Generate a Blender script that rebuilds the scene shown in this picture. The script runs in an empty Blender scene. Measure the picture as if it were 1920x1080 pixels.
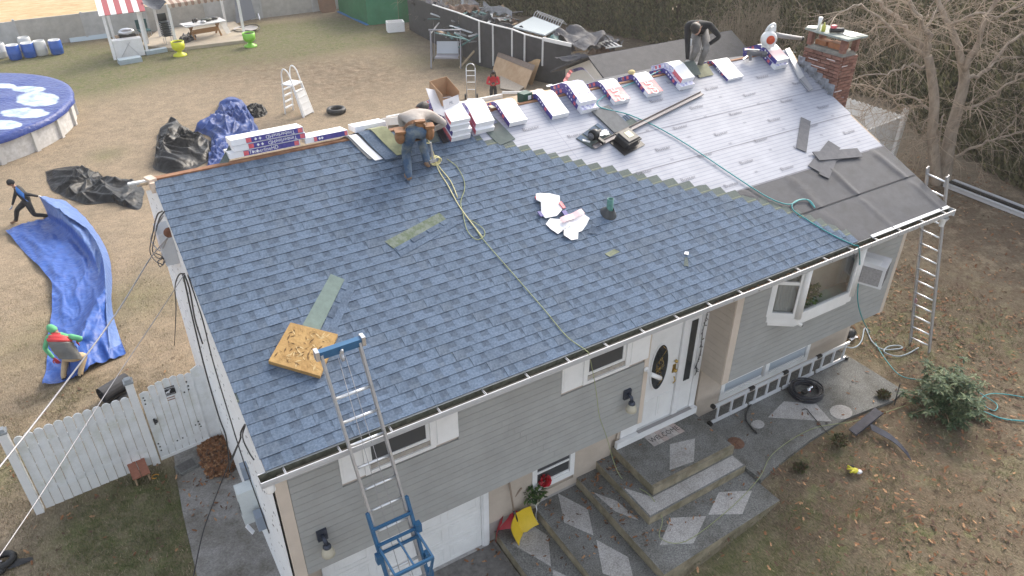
import bpy, bmesh, math, random
import numpy as np
from mathutils import Vector, Matrix, noise
S = bpy.context.scene
COL = S.collection
R = math.radians
V = Vector
rnd = random.Random(7)

# ------------------------------------------------------------------ camera, sky, sun, exposure
CAM = V((-0.731, -6.2014, 10.2051)); CF = 1418.3; TH = 0.5714; PH = 0.54790; RO = 0.0012
cd = bpy.data.cameras.new('camera'); cam = bpy.data.objects.new('camera', cd); COL.objects.link(cam)
_f = V((math.sin(PH)*math.cos(TH), math.cos(PH)*math.cos(TH), -math.sin(TH)))
_r = V((math.cos(PH), -math.sin(PH), 0)); _u = _r.cross(_f)
_r2 = _r*math.cos(RO)+_u*math.sin(RO); _u2 = -_r*math.sin(RO)+_u*math.cos(RO)
m = Matrix((_r2, _u2, -_f)).transposed().to_4x4(); m.translation = CAM
cam.matrix_world = m
cd.sensor_width = 36; cd.lens = CF/1920*36; cd.clip_end = 800; cd.clip_start = 0.1
S.camera = cam
SUN_AZ, SUN_EL = R(62), R(36)          # azimuth from +Y towards +X
w = bpy.data.worlds.new('World'); S.world = w; w.use_nodes = True
nt = w.node_tree; nt.nodes.clear()
sky = nt.nodes.new('ShaderNodeTexSky'); sky.sky_type = 'NISHITA'; sky.sun_disc = False
sky.sun_elevation = SUN_EL; sky.sun_rotation = SUN_AZ; sky.dust_density = 3.0; sky.ozone_density = 1.0; sky.air_density = 1.0
bg = nt.nodes.new('ShaderNodeBackground'); bg.inputs['Strength'].default_value = 0.15
out = nt.nodes.new('ShaderNodeOutputWorld')
hs = nt.nodes.new('ShaderNodeHueSaturation'); hs.inputs['Saturation'].default_value = .42      # thin high overcast
nt.links.new(sky.outputs[0], hs.inputs['Color']); nt.links.new(hs.outputs[0], bg.inputs[0]); nt.links.new(bg.outputs[0], out.inputs[0])
sd = bpy.data.lights.new('sun', 'SUN'); sd.energy = 1.0; sd.angle = R(24); sd.color = (1.0, 0.87, 0.70)
sun = bpy.data.objects.new('sun', sd); COL.objects.link(sun)
sdir = V((math.sin(SUN_AZ)*math.cos(SUN_EL), math.cos(SUN_AZ)*math.cos(SUN_EL), math.sin(SUN_EL)))
sun.rotation_euler = sdir.to_track_quat('Z', 'Y').to_euler(); sun.location = (30, 10, 30)
S.view_settings.view_transform = 'Standard'; S.view_settings.look = 'None'
S.view_settings.exposure = 1.36; S.view_settings.gamma = 1; S.view_settings.use_curve_mapping = False
S.render.engine = 'CYCLES'
S.cycles.use_denoising = True
S.cycles.max_bounces = 6; S.cycles.transparent_max_bounces = 8

# ------------------------------------------------------------------ survey helpers (photo point -> place on a surface of the site)
EZ, RY, RX, SL, ZB = 4.25, 4.14, 12.0, 4.487, 1.85   # eave height, ridge y, roof length, slope length, underside of overhang
CA, SA = RY/SL, (1.731)/SL
YU, YL = 0.45, 0.98                                   # upper and lower front wall planes
def sstep(a, b, x):
    t = max(0., min(1., (x-a)/(b-a))); return t*t*(3-2*t)
def ground(x, y):
    z = -1.2*sstep(8, 24, y)
    z += 0.6*max(0., min(1., (x-3.4)/4.2))*(1-sstep(9, 17, y))
    return z
def ray(px, py):
    d = _f*CF+_r2*(px-960)-_u2*(py-540); return d.normalized()
def G(px, py, dz=0.):
    d = ray(px, py); z = 0.
    for _ in range(25):
        p = CAM+d*((z+dz-CAM.z)/d.z); z = .5*z+.5*ground(p.x, p.y)
    return p
def PZ(px, py, z):
    d = ray(px, py); return CAM+d*((z-CAM.z)/d.z)
def PY(px, py, y):
    d = ray(px, py); return CAM+d*((y-CAM.y)/d.y)
def PX(px, py, x):
    d = ray(px, py); return CAM+d*((x-CAM.x)/d.x)
def VP(px, py, ref, fwd=0.):
    """point on the upright plane through ref that faces the viewer (fwd metres further away)"""
    h = V((_f.x, _f.y, 0)).normalized(); d = ray(px, py)
    return CAM+d*(((V(ref)-CAM).dot(h)+fwd)/d.dot(h))
RN = V((0, -SA, CA))
def RP(u, v, n=0.):
    return V((u, v*CA, EZ+v*SA))+RN*n
def RF(px, py, n=0.):
    d = ray(px, py); o = V((0, 0, EZ))+RN*n
    return CAM+d*((o-CAM).dot(RN)/d.dot(RN))
def UV(px, py):
    p = RF(px, py); return p.x, p.y/CA
def PR(P):
    d = V(P)-CAM; z = d.dot(_f); return 960+CF*d.dot(_r2)/z, 540-CF*d.dot(_u2)/z

# ------------------------------------------------------------------ materials
MATS = {}
def mat(name, col, rough=.7, metal=0., var=0., scale=8., bump=0., bscale=None, col2=None, spec=None, detail=6., stretch=None, stain=0., trans=0., sscale=1.4, thr=None, crease=0.):
    if name in MATS: return MATS[name]
    mt = bpy.data.materials.new(name); mt.use_nodes = True; t = mt.node_tree; b = t.nodes['Principled BSDF']
    b.inputs['Base Color'].default_value = (*col, 1); b.inputs['Roughness'].default_value = rough; b.inputs['Metallic'].default_value = metal
    if spec is not None: b.inputs['Specular IOR Level'].default_value = spec
    if trans: b.inputs['Transmission Weight'].default_value = trans
    if var or bump or col2 or stain:
        tc = t.nodes.new('ShaderNodeTexCoord'); src = tc.outputs['Object']
        if stretch:
            mp = t.nodes.new('ShaderNodeMapping'); mp.inputs['Scale'].default_value = stretch
            t.links.new(src, mp.inputs[0]); src = mp.outputs[0]
        nz = t.nodes.new('ShaderNodeTexNoise'); nz.inputs['Scale'].default_value = scale; nz.inputs['Detail'].default_value = detail
        nz.inputs['Roughness'].default_value = .65
        t.links.new(src, nz.inputs['Vector'])
        if var or col2:
            rp = t.nodes.new('ShaderNodeValToRGB')
            c2 = col2 or tuple(min(1, c*(1+var)) for c in col); c1 = col if col2 else tuple(c*(1-var) for c in col)
            a_, b_ = thr or (.32, .68)
            rp.color_ramp.elements[0].position = a_; rp.color_ramp.elements[1].position = b_
            rp.color_ramp.elements[0].color = (*c1, 1); rp.color_ramp.elements[1].color = (*c2, 1)
            t.links.new(nz.outputs[0], rp.inputs[0])
            t.links.new(rp.outputs[0], b.inputs['Base Color'])
        if stain:                                  # blotchy dirt with its own shape
            n3 = t.nodes.new('ShaderNodeTexNoise'); n3.inputs['Scale'].default_value = sscale; n3.inputs['Detail'].default_value = 8; n3.inputs['Roughness'].default_value = .7
            t.links.new(tc.outputs['Object'], n3.inputs['Vector']); r3 = t.nodes.new('ShaderNodeValToRGB'); r3.color_ramp.elements[0].position = .36; r3.color_ramp.elements[1].position = .6
            r3.color_ramp.elements[0].color = (1-stain, 1-stain*1.05, 1-stain*1.15, 1); r3.color_ramp.elements[1].color = (1, 1, 1, 1); t.links.new(n3.outputs[0], r3.inputs[0])
            mm = t.nodes.new('ShaderNodeMix'); mm.data_type = 'RGBA'; mm.blend_type = 'MULTIPLY'; mm.inputs['Factor'].default_value = 1
            bc = b.inputs['Base Color']
            if bc.links: t.links.new(bc.links[0].from_socket, mm.inputs[6])
            else: mm.inputs[6].default_value = (*col, 1)
            t.links.new(r3.outputs[0], mm.inputs[7]); t.links.new(mm.outputs[2], bc)
        if bump:
            n2 = nz
            if bscale:
                n2 = t.nodes.new('ShaderNodeTexNoise'); n2.inputs['Scale'].default_value = bscale; n2.inputs['Detail'].default_value = 4
                t.links.new(src, n2.inputs['Vector'])
            bp = t.nodes.new('ShaderNodeBump'); bp.inputs['Strength'].default_value = bump; bp.inputs['Distance'].default_value = .02
            hs_ = n2.outputs[0]
            if crease:                              # sharp crumple lines of plastic sheet
                vo = t.nodes.new('ShaderNodeTexVoronoi'); vo.feature = 'DISTANCE_TO_EDGE'; vo.inputs['Scale'].default_value = crease; t.links.new(src, vo.inputs['Vector'])
                sm_ = t.nodes.new('ShaderNodeMath'); sm_.operation = 'MULTIPLY_ADD'; t.links.new(vo.outputs['Distance'], sm_.inputs[0]); sm_.inputs[1].default_value = 1.6; t.links.new(n2.outputs[0], sm_.inputs[2]); hs_ = sm_.outputs[0]
                bp.inputs['Distance'].default_value = .05
            t.links.new(hs_, bp.inputs['Height']); t.links.new(bp.outputs[0], b.inputs['Normal'])
    MATS[name] = mt; return mt

# ------------------------------------------------------------------ mesh building and scene objects
class MB:
    def __init__(s): s.v = []; s.f = []; s.mi = []; s.sm = []
    def add(s, vs, fs, mi=0, smooth=False):
        o = len(s.v); s.v.extend(V(p) for p in vs)
        for f in fs: s.f.append([i+o for i in f]); s.mi.append(mi); s.sm.append(smooth)
        return s
    def box(s, c, d, rot=None, mi=0, taper=None):
        hx, hy, hz = d[0]/2, d[1]/2, d[2]/2; c = V(c); vs = []
        for z in (-1, 1):
            k = taper if (taper and z > 0) else 1
            for x, y in ((-1, -1), (1, -1), (1, 1), (-1, 1)):
                p = V((x*hx*k, y*hy*k, z*hz)); vs.append(c+(rot @ p if rot else p))
        return s.add(vs, [(3, 2, 1, 0), (4, 5, 6, 7), (0, 1, 5, 4), (1, 2, 6, 5), (2, 3, 7, 6), (3, 0, 4, 7)], mi)
    def bb(s, a, b, mi=0):
        a = V(a); b = V(b); return s.box((a+b)/2, [abs(b[i]-a[i]) for i in range(3)], None, mi)
    def bar(s, a, b, w, h, mi=0, up=(0, 0, 1)):
        a = V(a); b = V(b); d = (b-a); L = d.length; z = d.normalized(); u = V(up)
        if abs(z.dot(u)) > .98: u = V((0, 1, 0))
        x = u.cross(z).normalized(); y = z.cross(x); rot = Matrix((x, y, z)).transposed()
        return s.box((a+b)/2, (w, h, L), rot, mi)
    def tube(s, pts, r, n=6, mi=0, cap=True, smooth=True):
        pts = [V(p) for p in pts]; k = len(pts); rs = r if isinstance(r, (list, tuple)) else [r]*k
        vs = []; t0 = None; fr = None
        for i, p in enumerate(pts):
            t = (pts[min(i+1, k-1)]-pts[max(i-1, 0)]); t = t.normalized() if t.length > 1e-9 else V((0, 0, 1))
            if fr is None:
                a = V((0, 0, 1)) if abs(t.z) < .9 else V((1, 0, 0)); fr = t.cross(a).normalized()
            else:
                fr = fr-t*fr.dot(t); fr = fr.normalized() if fr.length > 1e-6 else t.orthogonal().normalized()
            b = t.cross(fr)
            for j in range(n):
                an = 2*math.pi*j/n; vs.append(p+(fr*math.cos(an)+b*math.sin(an))*rs[i])
        fs = [(i*n+j, i*n+(j+1) % n, (i+1)*n+(j+1) % n, (i+1)*n+j) for i in range(k-1) for j in range(n)]
        s.add(vs, fs, mi, smooth)
        if cap:
            o = len(s.v)-len(vs)
            s.f.append([o+j for j in range(n)][::-1]); s.mi.append(mi); s.sm.append(False)
            s.f.append([o+(k-1)*n+j for j in range(n)]); s.mi.append(mi); s.sm.append(False)
        return s
    def lathe(s, c, prof, n=16, mi=0, ax=None, smooth=True, sx=1, sy=1):
        c = V(c); q = V((0, 0, 1)).rotation_difference(V(ax)).to_matrix() if ax else None; vs = []
        for r_, z in prof:
            for j in range(n):
                an = 2*math.pi*j/n; p = V((r_*math.cos(an)*sx, r_*math.sin(an)*sy, z)); vs.append(c+(q @ p if q else p))
        k = len(prof)
        fs = [(i*n+j, i*n+(j+1) % n, (i+1)*n+(j+1) % n, (i+1)*n+j) for i in range(k-1) for j in range(n)]
        return s.add(vs, fs, mi, smooth)
    def prism(s, poly, z0, z1, mi=0, side=None):
        n = len(poly); a = sum(poly[i][0]*poly[(i+1) % n][1]-poly[(i+1) % n][0]*poly[i][1] for i in range(n))
        if a < 0: poly = poly[::-1]
        f0 = z0 if callable(z0) else (lambda x, y: z0); f1 = z1 if callable(z1) else (lambda x, y: z1)
        vs = [(p[0], p[1], f0(p[0], p[1])) for p in poly]+[(p[0], p[1], f1(p[0], p[1])) for p in poly]
        s.add(vs, [tuple(range(n, 2*n)), tuple(range(n))[::-1]], mi)
        return s.add(vs, [(i, (i+1) % n, n+(i+1) % n, n+i) for i in range(n)], mi if side is None else side)
    def slab(s, pts, nrm, th, mi=0):
        """polygon of 3-D points pushed th along nrm"""
        n = len(pts); pts = [V(p) for p in pts]; q = V(nrm)*th
        vs = pts+[p+q for p in pts]
        e = (pts[1]-pts[0]).cross(pts[2]-pts[0])
        if e.dot(V(nrm)) < 0: vs = pts[::-1]+[p+q for p in pts[::-1]]
        return s.add(vs, [tuple(range(n, 2*n)), tuple(range(n))[::-1]]+[(i, (i+1) % n, n+(i+1) % n, n+i) for i in range(n)], mi)
    def grid(s, fn, nu, nv, mi=0, smooth=True, th=None):
        vs = [V(fn(i/nu, j/nv)) for i in range(nu+1) for j in range(nv+1)]; k = nv+1
        fs = [(i*k+j, (i+1)*k+j, (i+1)*k+j+1, i*k+j+1) for i in range(nu) for j in range(nv)]
        return s.add(vs, fs, mi, smooth)
    def ball(s, c, r, n=10, m=6, mi=0, sq=(1, 1, 1), rot=None):
        c = V(c); vs = []
        for i in range(m+1):
            th = math.pi*i/m
            for j in range(n):
                an = 2*math.pi*j/n; p = V((math.sin(th)*math.cos(an)*r*sq[0], math.sin(th)*math.sin(an)*r*sq[1], math.cos(th)*r*sq[2]))
                vs.append(c+(rot @ p if rot else p))
        return s.add(vs, [(i*n+j, (i+1)*n+j, (i+1)*n+(j+1) % n, i*n+(j+1) % n) for i in range(m) for j in range(n)], mi, True)
    def mesh(s, name, mats, off=None):
        me = bpy.data.meshes.new(name)
        vs = s.v if off is None else [p-off for p in s.v]
        me.from_pydata([tuple(p) for p in vs], [], s.f)
        for m_ in (mats if isinstance(mats, (list, tuple)) else [mats]): me.materials.append(m_)
        me.polygons.foreach_set('material_index', s.mi); me.polygons.foreach_set('use_smooth', s.sm); me.update()
        return me
ORG = {}
def tag(o, label=None, cat=None, group=None, kind=None):
    if label: o['label'] = label
    if cat: o['category'] = cat
    if group: o['group'] = group
    if kind: o['kind'] = kind
    return o
def thing(name, label, cat, loc=(0, 0, 0), rz=0., group=None):
    o = bpy.data.objects.new(name, None); COL.objects.link(o); o.empty_display_size = .2
    o.location = loc; o.rotation_euler = (0, 0, rz); ORG[o.name] = V(loc)
    return tag(o, label, cat, group)
def link(name, me, parent=None):
    o = bpy.data.objects.new(name, me); COL.objects.link(o)
    if parent is not None: o.parent = parent
    return o
def part(mb, name, mats, parent, label=None, kind=None):
    """geometry given in site coordinates, stored relative to its parents"""
    off = V((0, 0, 0)); p = parent
    while p is not None: off += p.location; p = p.parent
    o = link(name, mb.mesh(name, mats, off), parent); tag(o, label, None, None, kind); return o
def solo(mb, name, mats, label, cat, group=None):
    """a thing that is a single mesh, its origin at its base"""
    xs = [p.x for p in mb.v]; ys = [p.y for p in mb.v]; zs = [p.z for p in mb.v]
    o0 = V(((min(xs)+max(xs))/2, (min(ys)+max(ys))/2, min(zs)))
    o = link(name, mb.mesh(name, mats, o0)); o.location = o0; return tag(o, label, cat, group)
def struct(mb, name, mats): return tag(link(name, mb.mesh(name, mats)), kind='structure')
def children(o): return [c for c in COL.objects if c.parent == o]
def dup(o, loc=None, rz=None, label=None, group=None, parent=None):
    c = o.copy(); COL.objects.link(c)
    if parent is not None: c.parent = parent
    if loc is not None: c.location = loc
    if rz is not None: c.rotation_euler = (0, 0, rz)
    if label: c['label'] = label
    if group: c['group'] = group
    for ch in list(o.children):
        dup(ch, parent=c)
    return c
def spline(pts, k=6):
    """Catmull-Rom through the points"""
    P = [V(p) for p in pts]; P = [P[0]*2-P[1]]+P+[P[-1]*2-P[-2]]; o = []
    for i in range(1, len(P)-2):
        for j in range(k):
            t = j/k; a, b, c, d = P[i-1:i+3]
            o.append(.5*((2*b)+(c-a)*t+(2*a-5*b+4*c-d)*t*t+(3*b-a-3*c+d)*t**3))
    o.append(P[-2]); return o
def text_mesh(body, size, name, align='CENTER', ext=0.):
    cu = bpy.data.curves.new(name, 'FONT'); cu.body = body; cu.size = size; cu.align_x = align; cu.align_y = 'CENTER'; cu.resolution_u = 2; cu.extrude = ext
    o = bpy.data.objects.new(name, cu); COL.objects.link(o)
    dg = bpy.context.evaluated_depsgraph_get(); me = bpy.data.meshes.new_from_object(o.evaluated_get(dg))
    bpy.data.objects.remove(o); bpy.data.curves.remove(cu)
    vs = [V(v.co) for v in me.vertices]; fs = [tuple(p.vertices) for p in me.polygons]; bpy.data.meshes.remove(me); return vs, fs
TXT = {}
def put_text(mb, body, size, o, ex, ey, mi=0, squash=1.):
    """flat lettering: o centre, ex reading direction, ey up direction"""
    if (body, size) not in TXT: TXT[(body, size)] = text_mesh(body, size, 'lettering')
    vs, fs = TXT[(body, size)]; o = V(o); ex = V(ex).normalized(); ey = V(ey).normalized()
    mb.add([o+ex*(p.x*squash)+ey*p.y for p in vs], fs, mi)
def nz3(x, y, z=0., s=1.): return noise.noise(V((x*s, y*s, z*s)))

# ------------------------------------------------------------------ palette
M = dict(
 siding=mat('grey_vinyl_siding', (.35, .355, .345), .55, stain=.10, var=.06, scale=3, bump=.05, bscale=60),
 beige=mat('beige_siding', (.50, .43, .36), .6, stain=.14, var=.06, scale=3),
 beige_trim=mat('beige_trim', (.58, .50, .42), .6, var=.05, scale=4),
 white=mat('white_paint', (.78, .78, .78), .5, stain=.10, var=.04, scale=4),
 dirtywhite=mat('weathered_white_paint', (.85, .85, .85), .6, col2=(.70, .68, .64), scale=5, thr=(.55, .8), bump=.08),
 vinyl=mat('white_vinyl', (.81, .81, .80), .4, stain=.09, var=.03, scale=5),
 oldvinyl=mat('mildewed_white_vinyl', (.80, .81, .81), .45, stain=.16, sscale=3., col2=(.56, .58, .46), scale=2.2, thr=(.52, .85)),
 gutterw=mat('white_gutter_metal', (.54, .55, .57), .35, var=.05, scale=6),
 gutterin=mat('dirty_gutter_inside', (.10, .10, .075), .8, var=.5, scale=14),
 alu=mat('aluminium', (.60, .61, .63), .34, .85, var=.08, scale=20),
 aludull=mat('dull_aluminium', (.50, .50, .51), .5, .6, var=.1, scale=12),
 rung=mat('bright_rung_aluminium', (.78, .80, .82), .3, .7),
 bluep=mat('blue_painted_steel', (.022, .105, .22), .4, var=.1, scale=10),
 dark=mat('dark_plastic', (.018, .018, .02), .45), black=mat('black_rubber', (.012, .012, .013), .55),
 cable=mat('black_cable', (.02, .02, .022), .5), greycable=mat('grey_aluminium_cable', (.36, .35, .36), .5, .3),
 glass=mat('window_glass_dark', (.022, .026, .03), .04, spec=.8),
 screen=mat('window_screen', (.055, .058, .062), .35),
 deck=mat('bare_plywood_deck', (.40, .30, .20), .8, var=.22, scale=3, bump=.1, stretch=(1, 6, 1)),
 darkfelt=mat('dark_roof_membrane', (.045, .048, .060), .7, var=.25, scale=4, bump=.25, bscale=120),
 redwood=mat('rusty_ridge_board', (.20, .085, .045), .85, col2=(.33, .18, .10), scale=6),
 wood=mat('weathered_wood', (.33, .23, .14), .8, var=.3, scale=5, stretch=(1, 1, 8)),
 conc=mat('exposed_aggregate', (.115, .118, .115), .85, stain=.42, sscale=1.7, col2=(.285, .285, .27), scale=46, thr=(.38, .66), bump=.5, bscale=90),
 concl=mat('light_aggregate_inlay', (.30, .292, .285), .85, stain=.30, sscale=1.9, col2=(.56, .545, .53), scale=50, thr=(.36, .64), bump=.5, bscale=90),
 concedge=mat('mossy_concrete_edge', (.34, .29, .21), .85, stain=.4, sscale=4., col2=(.20, .18, .12), scale=5, bump=.3),
 asphalt=mat('worn_asphalt', (.21, .20, .19), .9, stain=.55, sscale=.9, col2=(.36, .345, .325), scale=34, thr=(.35, .7), bump=.4, bscale=80),
 asphaltd=mat('dark_asphalt', (.10, .096, .09), .8, col2=(.20, .19, .18), scale=9, bump=.4, bscale=80),
 brick=mat('red_brick', (.23, .11, .08), .85, var=.3, scale=5, bump=.3, bscale=40),
 brick2=mat('dark_red_brick', (.165, .075, .055), .85, var=.25, scale=5, bump=.3, bscale=40),
 mortar=mat('grey_mortar', (.36, .29, .26), .9, var=.2, scale=14),
 stone=mat('stone_cap', (.30, .33, .30), .8, var=.3, scale=9, bump=.3),
 brass=mat('brass', (.55, .38, .12), .3, .9),
 tealhose=mat('teal_air_hose', (.02, .26, .28), .4), limerope=mat('lime_rope', (.30, .33, .16), .7), yellowrope=mat('yellow_rope', (.66, .60, .32), .7),
 greyhose=mat('grey_hose', (.28, .34, .38), .5),
 sh_l=mat('shingle_light_blue', (.075, .115, .18), .92, stain=.18, sscale=2.2, col2=(.16, .215, .30), scale=38, bump=.35, bscale=260),
 sh_m=mat('shingle_mid_blue', (.068, .104, .165), .92, stain=.18, sscale=2.2, col2=(.148, .198, .275), scale=38, bump=.35, bscale=260),
 sh_d=mat('shingle_dark_blue', (.05, .077, .122), .92, stain=.18, sscale=2.2, col2=(.118, .158, .222), scale=38, bump=.35, bscale=260),
 sh_h=mat('shingle_grey_green_headlap', (.085, .105, .10), .9, col2=(.125, .15, .135), scale=40, bump=.3, bscale=260),
 sh_y=mat('shingle_nail_line', (.19, .21, .14), .85, var=.15, scale=30),
 sh_e=mat('shingle_edge_painted_shade', (.013, .017, .024), .9),  # front edges near black: the course shadow line painted into their colour
 leaf=mat('dry_leaf_brown', (.20, .085, .035), .8, var=.4, scale=9), leaf2=mat('dry_leaf_tan', (.34, .19, .095), .8, var=.3, scale=9), leaf3=mat('dead_leaf_dark', (.10, .055, .035), .85, var=.3, scale=9),
 paper=mat('white_wrapper', (.80, .80, .82), .45, var=.03, scale=8, bump=.25, bscale=9),
 wnavy=mat('navy_print', (.045, .045, .22), .4, col2=(.10, .08, .33), scale=14), wred=mat('red_print', (.62, .07, .10), .4, col2=(.75, .22, .24), scale=9),
 wpurp=mat('purple_print', (.28, .27, .55), .45, col2=(.78, .78, .84), scale=16, thr=(.38, .6)), card=mat('cardboard', (.40, .25, .15), .8, var=.1, scale=5),
 cardw=mat('white_card', (.72, .70, .72), .6, var=.04, scale=6), ink=mat('grey_ink', (.27, .28, .33), .6),
)
GRASS = None

# ------------------------------------------------------------------ ground
def blob_field(x, y, blobs):
    v = 0.
    for bx, by, r_, k in blobs: v += k*math.exp(-((x-bx)**2+(y-by)**2)/(r_*r_))
    return v
def _bl(px, py, r_, k): p = G(px, py); return (p.x, p.y, r_, k)
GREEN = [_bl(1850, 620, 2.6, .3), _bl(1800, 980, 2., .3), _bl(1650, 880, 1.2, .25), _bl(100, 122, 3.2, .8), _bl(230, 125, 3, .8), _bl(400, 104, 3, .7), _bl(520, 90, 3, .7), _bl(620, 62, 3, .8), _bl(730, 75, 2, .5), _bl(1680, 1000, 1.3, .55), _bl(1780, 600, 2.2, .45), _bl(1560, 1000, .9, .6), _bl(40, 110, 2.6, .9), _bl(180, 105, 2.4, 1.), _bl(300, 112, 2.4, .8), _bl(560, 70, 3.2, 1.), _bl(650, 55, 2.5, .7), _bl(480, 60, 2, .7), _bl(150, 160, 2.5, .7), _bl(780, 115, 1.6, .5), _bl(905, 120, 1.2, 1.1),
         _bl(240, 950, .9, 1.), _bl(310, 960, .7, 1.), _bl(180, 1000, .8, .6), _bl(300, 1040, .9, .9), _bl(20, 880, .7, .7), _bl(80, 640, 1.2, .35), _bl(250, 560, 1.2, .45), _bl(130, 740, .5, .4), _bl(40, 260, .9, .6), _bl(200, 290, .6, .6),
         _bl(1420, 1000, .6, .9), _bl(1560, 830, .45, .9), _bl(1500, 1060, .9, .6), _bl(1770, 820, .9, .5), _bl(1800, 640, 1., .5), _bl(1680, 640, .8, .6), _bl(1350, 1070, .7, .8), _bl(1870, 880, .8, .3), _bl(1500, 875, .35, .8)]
BROWN = [_bl(1850, 650, 3.2, .5), _bl(1760, 1000, 2.4, .5), _bl(1600, 950, 1.2, .5), _bl(1800, 720, 2.6, .8), _bl(1700, 960, 1.8, .75), _bl(1880, 900, 1.8, .6), _bl(930, 30, 5, 2.), _bl(860, 20, 5, 2.), _bl(1050, 60, 5, 2.), _bl(1130, 80, 4, 2.), _bl(430, 130, 3.0, .7), _bl(560, 130, 3., .6), _bl(700, 130, 3.5, .8), _bl(640, 170, 2.5, .5), _bl(1480, 890, .8, 1.), _bl(1560, 920, .9, .8), _bl(1700, 790, .8, 1.), _bl(1620, 860, .8, .8), _bl(1830, 500, 3.5, .8), _bl(1880, 600, 2.5, .5), _bl(60, 920, .8, .5), _bl(60, 690, 1.4, .6), _bl(1850, 1000, 1.2, .4), _bl(1780, 950, .9, .4), _bl(1760, 360, 2.5, 1.4), _bl(1900, 430, 2.0, 1.), _bl(360, 830, 1., .6), _bl(190, 930, .6, .5), _bl(1500, 1050, .6, .4), _bl(205, 80, 1.2, .9), _bl(600, 22, 2, .7)]  # front-right blobs here and in GREEN: leaf litter plus painted lawn shade
def make_ground():
    xs = list(np.arange(-60, -8, 3.))+list(np.arange(-8, 24, .4))+list(np.arange(24, 120, 4.))
    ys = list(np.arange(-30, -8, 3.))+list(np.arange(-8, 44, .4))+list(np.arange(44, 240, 6.))
    vs = []; gr = []; br = []; fl = []
    for y in ys:
        for x in xs:
            z = ground(x, y)+.012*nz3(x, y, 0, 1.3)*(1 if y > -6 else 0)
            if -1.3 < x < 12.4 and -2.6 < y < 8.2: z -= .05          # the slabs and the house sit here
            if 3.2 < x < 7.6 and -4 < y < 1: z -= .12
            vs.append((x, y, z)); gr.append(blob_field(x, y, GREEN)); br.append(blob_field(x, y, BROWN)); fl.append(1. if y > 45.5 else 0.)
    nx = len(xs); fs = [(j*nx+i, j*nx+i+1, (j+1)*nx+i+1, (j+1)*nx+i) for j in range(len(ys)-1) for i in range(nx-1)]
    me = bpy.data.meshes.new('ground'); me.from_pydata(vs, [], fs)
    for nm, arr in (('green', gr), ('brown', br), ('field', fl)):
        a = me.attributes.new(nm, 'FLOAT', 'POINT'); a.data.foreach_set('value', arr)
    me.polygons.foreach_set('use_smooth', [True]*len(fs))
    mt = bpy.data.materials.new('lawn'); mt.use_nodes = True; t = mt.node_tree; b = t.nodes['Principled BSDF']; b.inputs['Roughness'].default_value = .95
    b.inputs['Specular IOR Level'].default_value = .1
    N = t.nodes.new; L = t.links.new
    tc = N('ShaderNodeTexCoord')
    def nse(sc, det=6, rough=.65, st=None):
        n = N('ShaderNodeTexNoise'); n.inputs['Scale'].default_value = sc; n.inputs['Detail'].default_value = det; n.inputs['Roughness'].default_value = rough
        if st:
            mp = N('ShaderNodeMapping'); mp.inputs['Scale'].default_value = st; mp.inputs['Rotation'].default_value = (0, 0, .7); L(tc.outputs['Object'], mp.inputs[0]); L(mp.outputs[0], n.inputs['Vector'])
        else: L(tc.outputs['Object'], n.inputs['Vector'])
        return n.outputs[0]
    def ramp(f, p0, p1, c0=(0, 0, 0), c1=(1, 1, 1)):
        r_ = N('ShaderNodeValToRGB'); e = r_.color_ramp.elements; e[0].position = p0; e[1].position = p1; e[0].color = (*c0, 1); e[1].color = (*c1, 1); L(f, r_.inputs[0]); return r_.outputs[0]
    def mix(f, a, c):
        x = N('ShaderNodeMix'); x.data_type = 'RGBA'; L(f, x.inputs['Factor'])
        for s_, v_ in ((6, a), (7, c)):
            if isinstance(v_, tuple): x.inputs[s_].default_value = (*v_, 1)
            else: L(v_, x.inputs[s_])
        return x.outputs[2]
    def mth(op, a, c):
        x = N('ShaderNodeMath'); x.operation = op; x.use_clamp = True
        for i, v_ in enumerate((a, c)):
            if isinstance(v_, (int, float)): x.inputs[i].default_value = v_
            else: L(v_, x.inputs[i])
        return x.outputs[0]
    def att(nm):
        a = N('ShaderNodeAttribute'); a.attribute_name = nm; return a.outputs['Fac']
    fine = nse(42, 5, .75, (1, .35, 1)); mid = nse(5, 6, .7); big = nse(.7, 5)
    tan = mix(ramp(fine, .3, .72), (.155, .118, .082), (.385, .305, .215))
    tan = mix(ramp(mid, .35, .7), tan, mix(ramp(fine, .3, .7), (.22, .168, .118), (.47, .375, .27)))
    grn = mix(ramp(fine, .28, .72), (.05, .064, .022), (.175, .19, .082))
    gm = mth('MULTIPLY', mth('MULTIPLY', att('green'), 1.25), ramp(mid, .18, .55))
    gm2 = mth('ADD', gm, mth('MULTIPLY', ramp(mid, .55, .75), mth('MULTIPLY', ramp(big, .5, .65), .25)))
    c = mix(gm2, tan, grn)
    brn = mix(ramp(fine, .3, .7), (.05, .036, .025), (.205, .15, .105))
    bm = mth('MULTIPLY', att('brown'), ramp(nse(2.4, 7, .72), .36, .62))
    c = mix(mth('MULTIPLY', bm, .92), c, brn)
    fld = mix(ramp(nse(1.2, 6, .7, (1, 3, 1)), .35, .65), (.40, .27, .145), (.60, .46, .28))  # field beyond the fence: dry grass with sunlight put into its colour
    spk = ramp(nse(13, 4, .6), .58, .70); c = mix(mth('MULTIPLY', spk, .75), c, mix(ramp(fine, .3, .7), (.06, .05, .035), (.20, .16, .11)))
    mot = ramp(nse(1.6, 6, .75), .40, .62); c = mix(mth('MULTIPLY', mot, .6), c, mix(ramp(fine, .3, .7), (.085, .072, .05), (.27, .225, .165)))
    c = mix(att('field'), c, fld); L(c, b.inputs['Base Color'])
    bp = N('ShaderNodeBump'); bp.inputs['Strength'].default_value = .55; bp.inputs['Distance'].default_value = .03; L(fine, bp.inputs['Height']); L(bp.outputs[0], b.inputs['Normal'])
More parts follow.
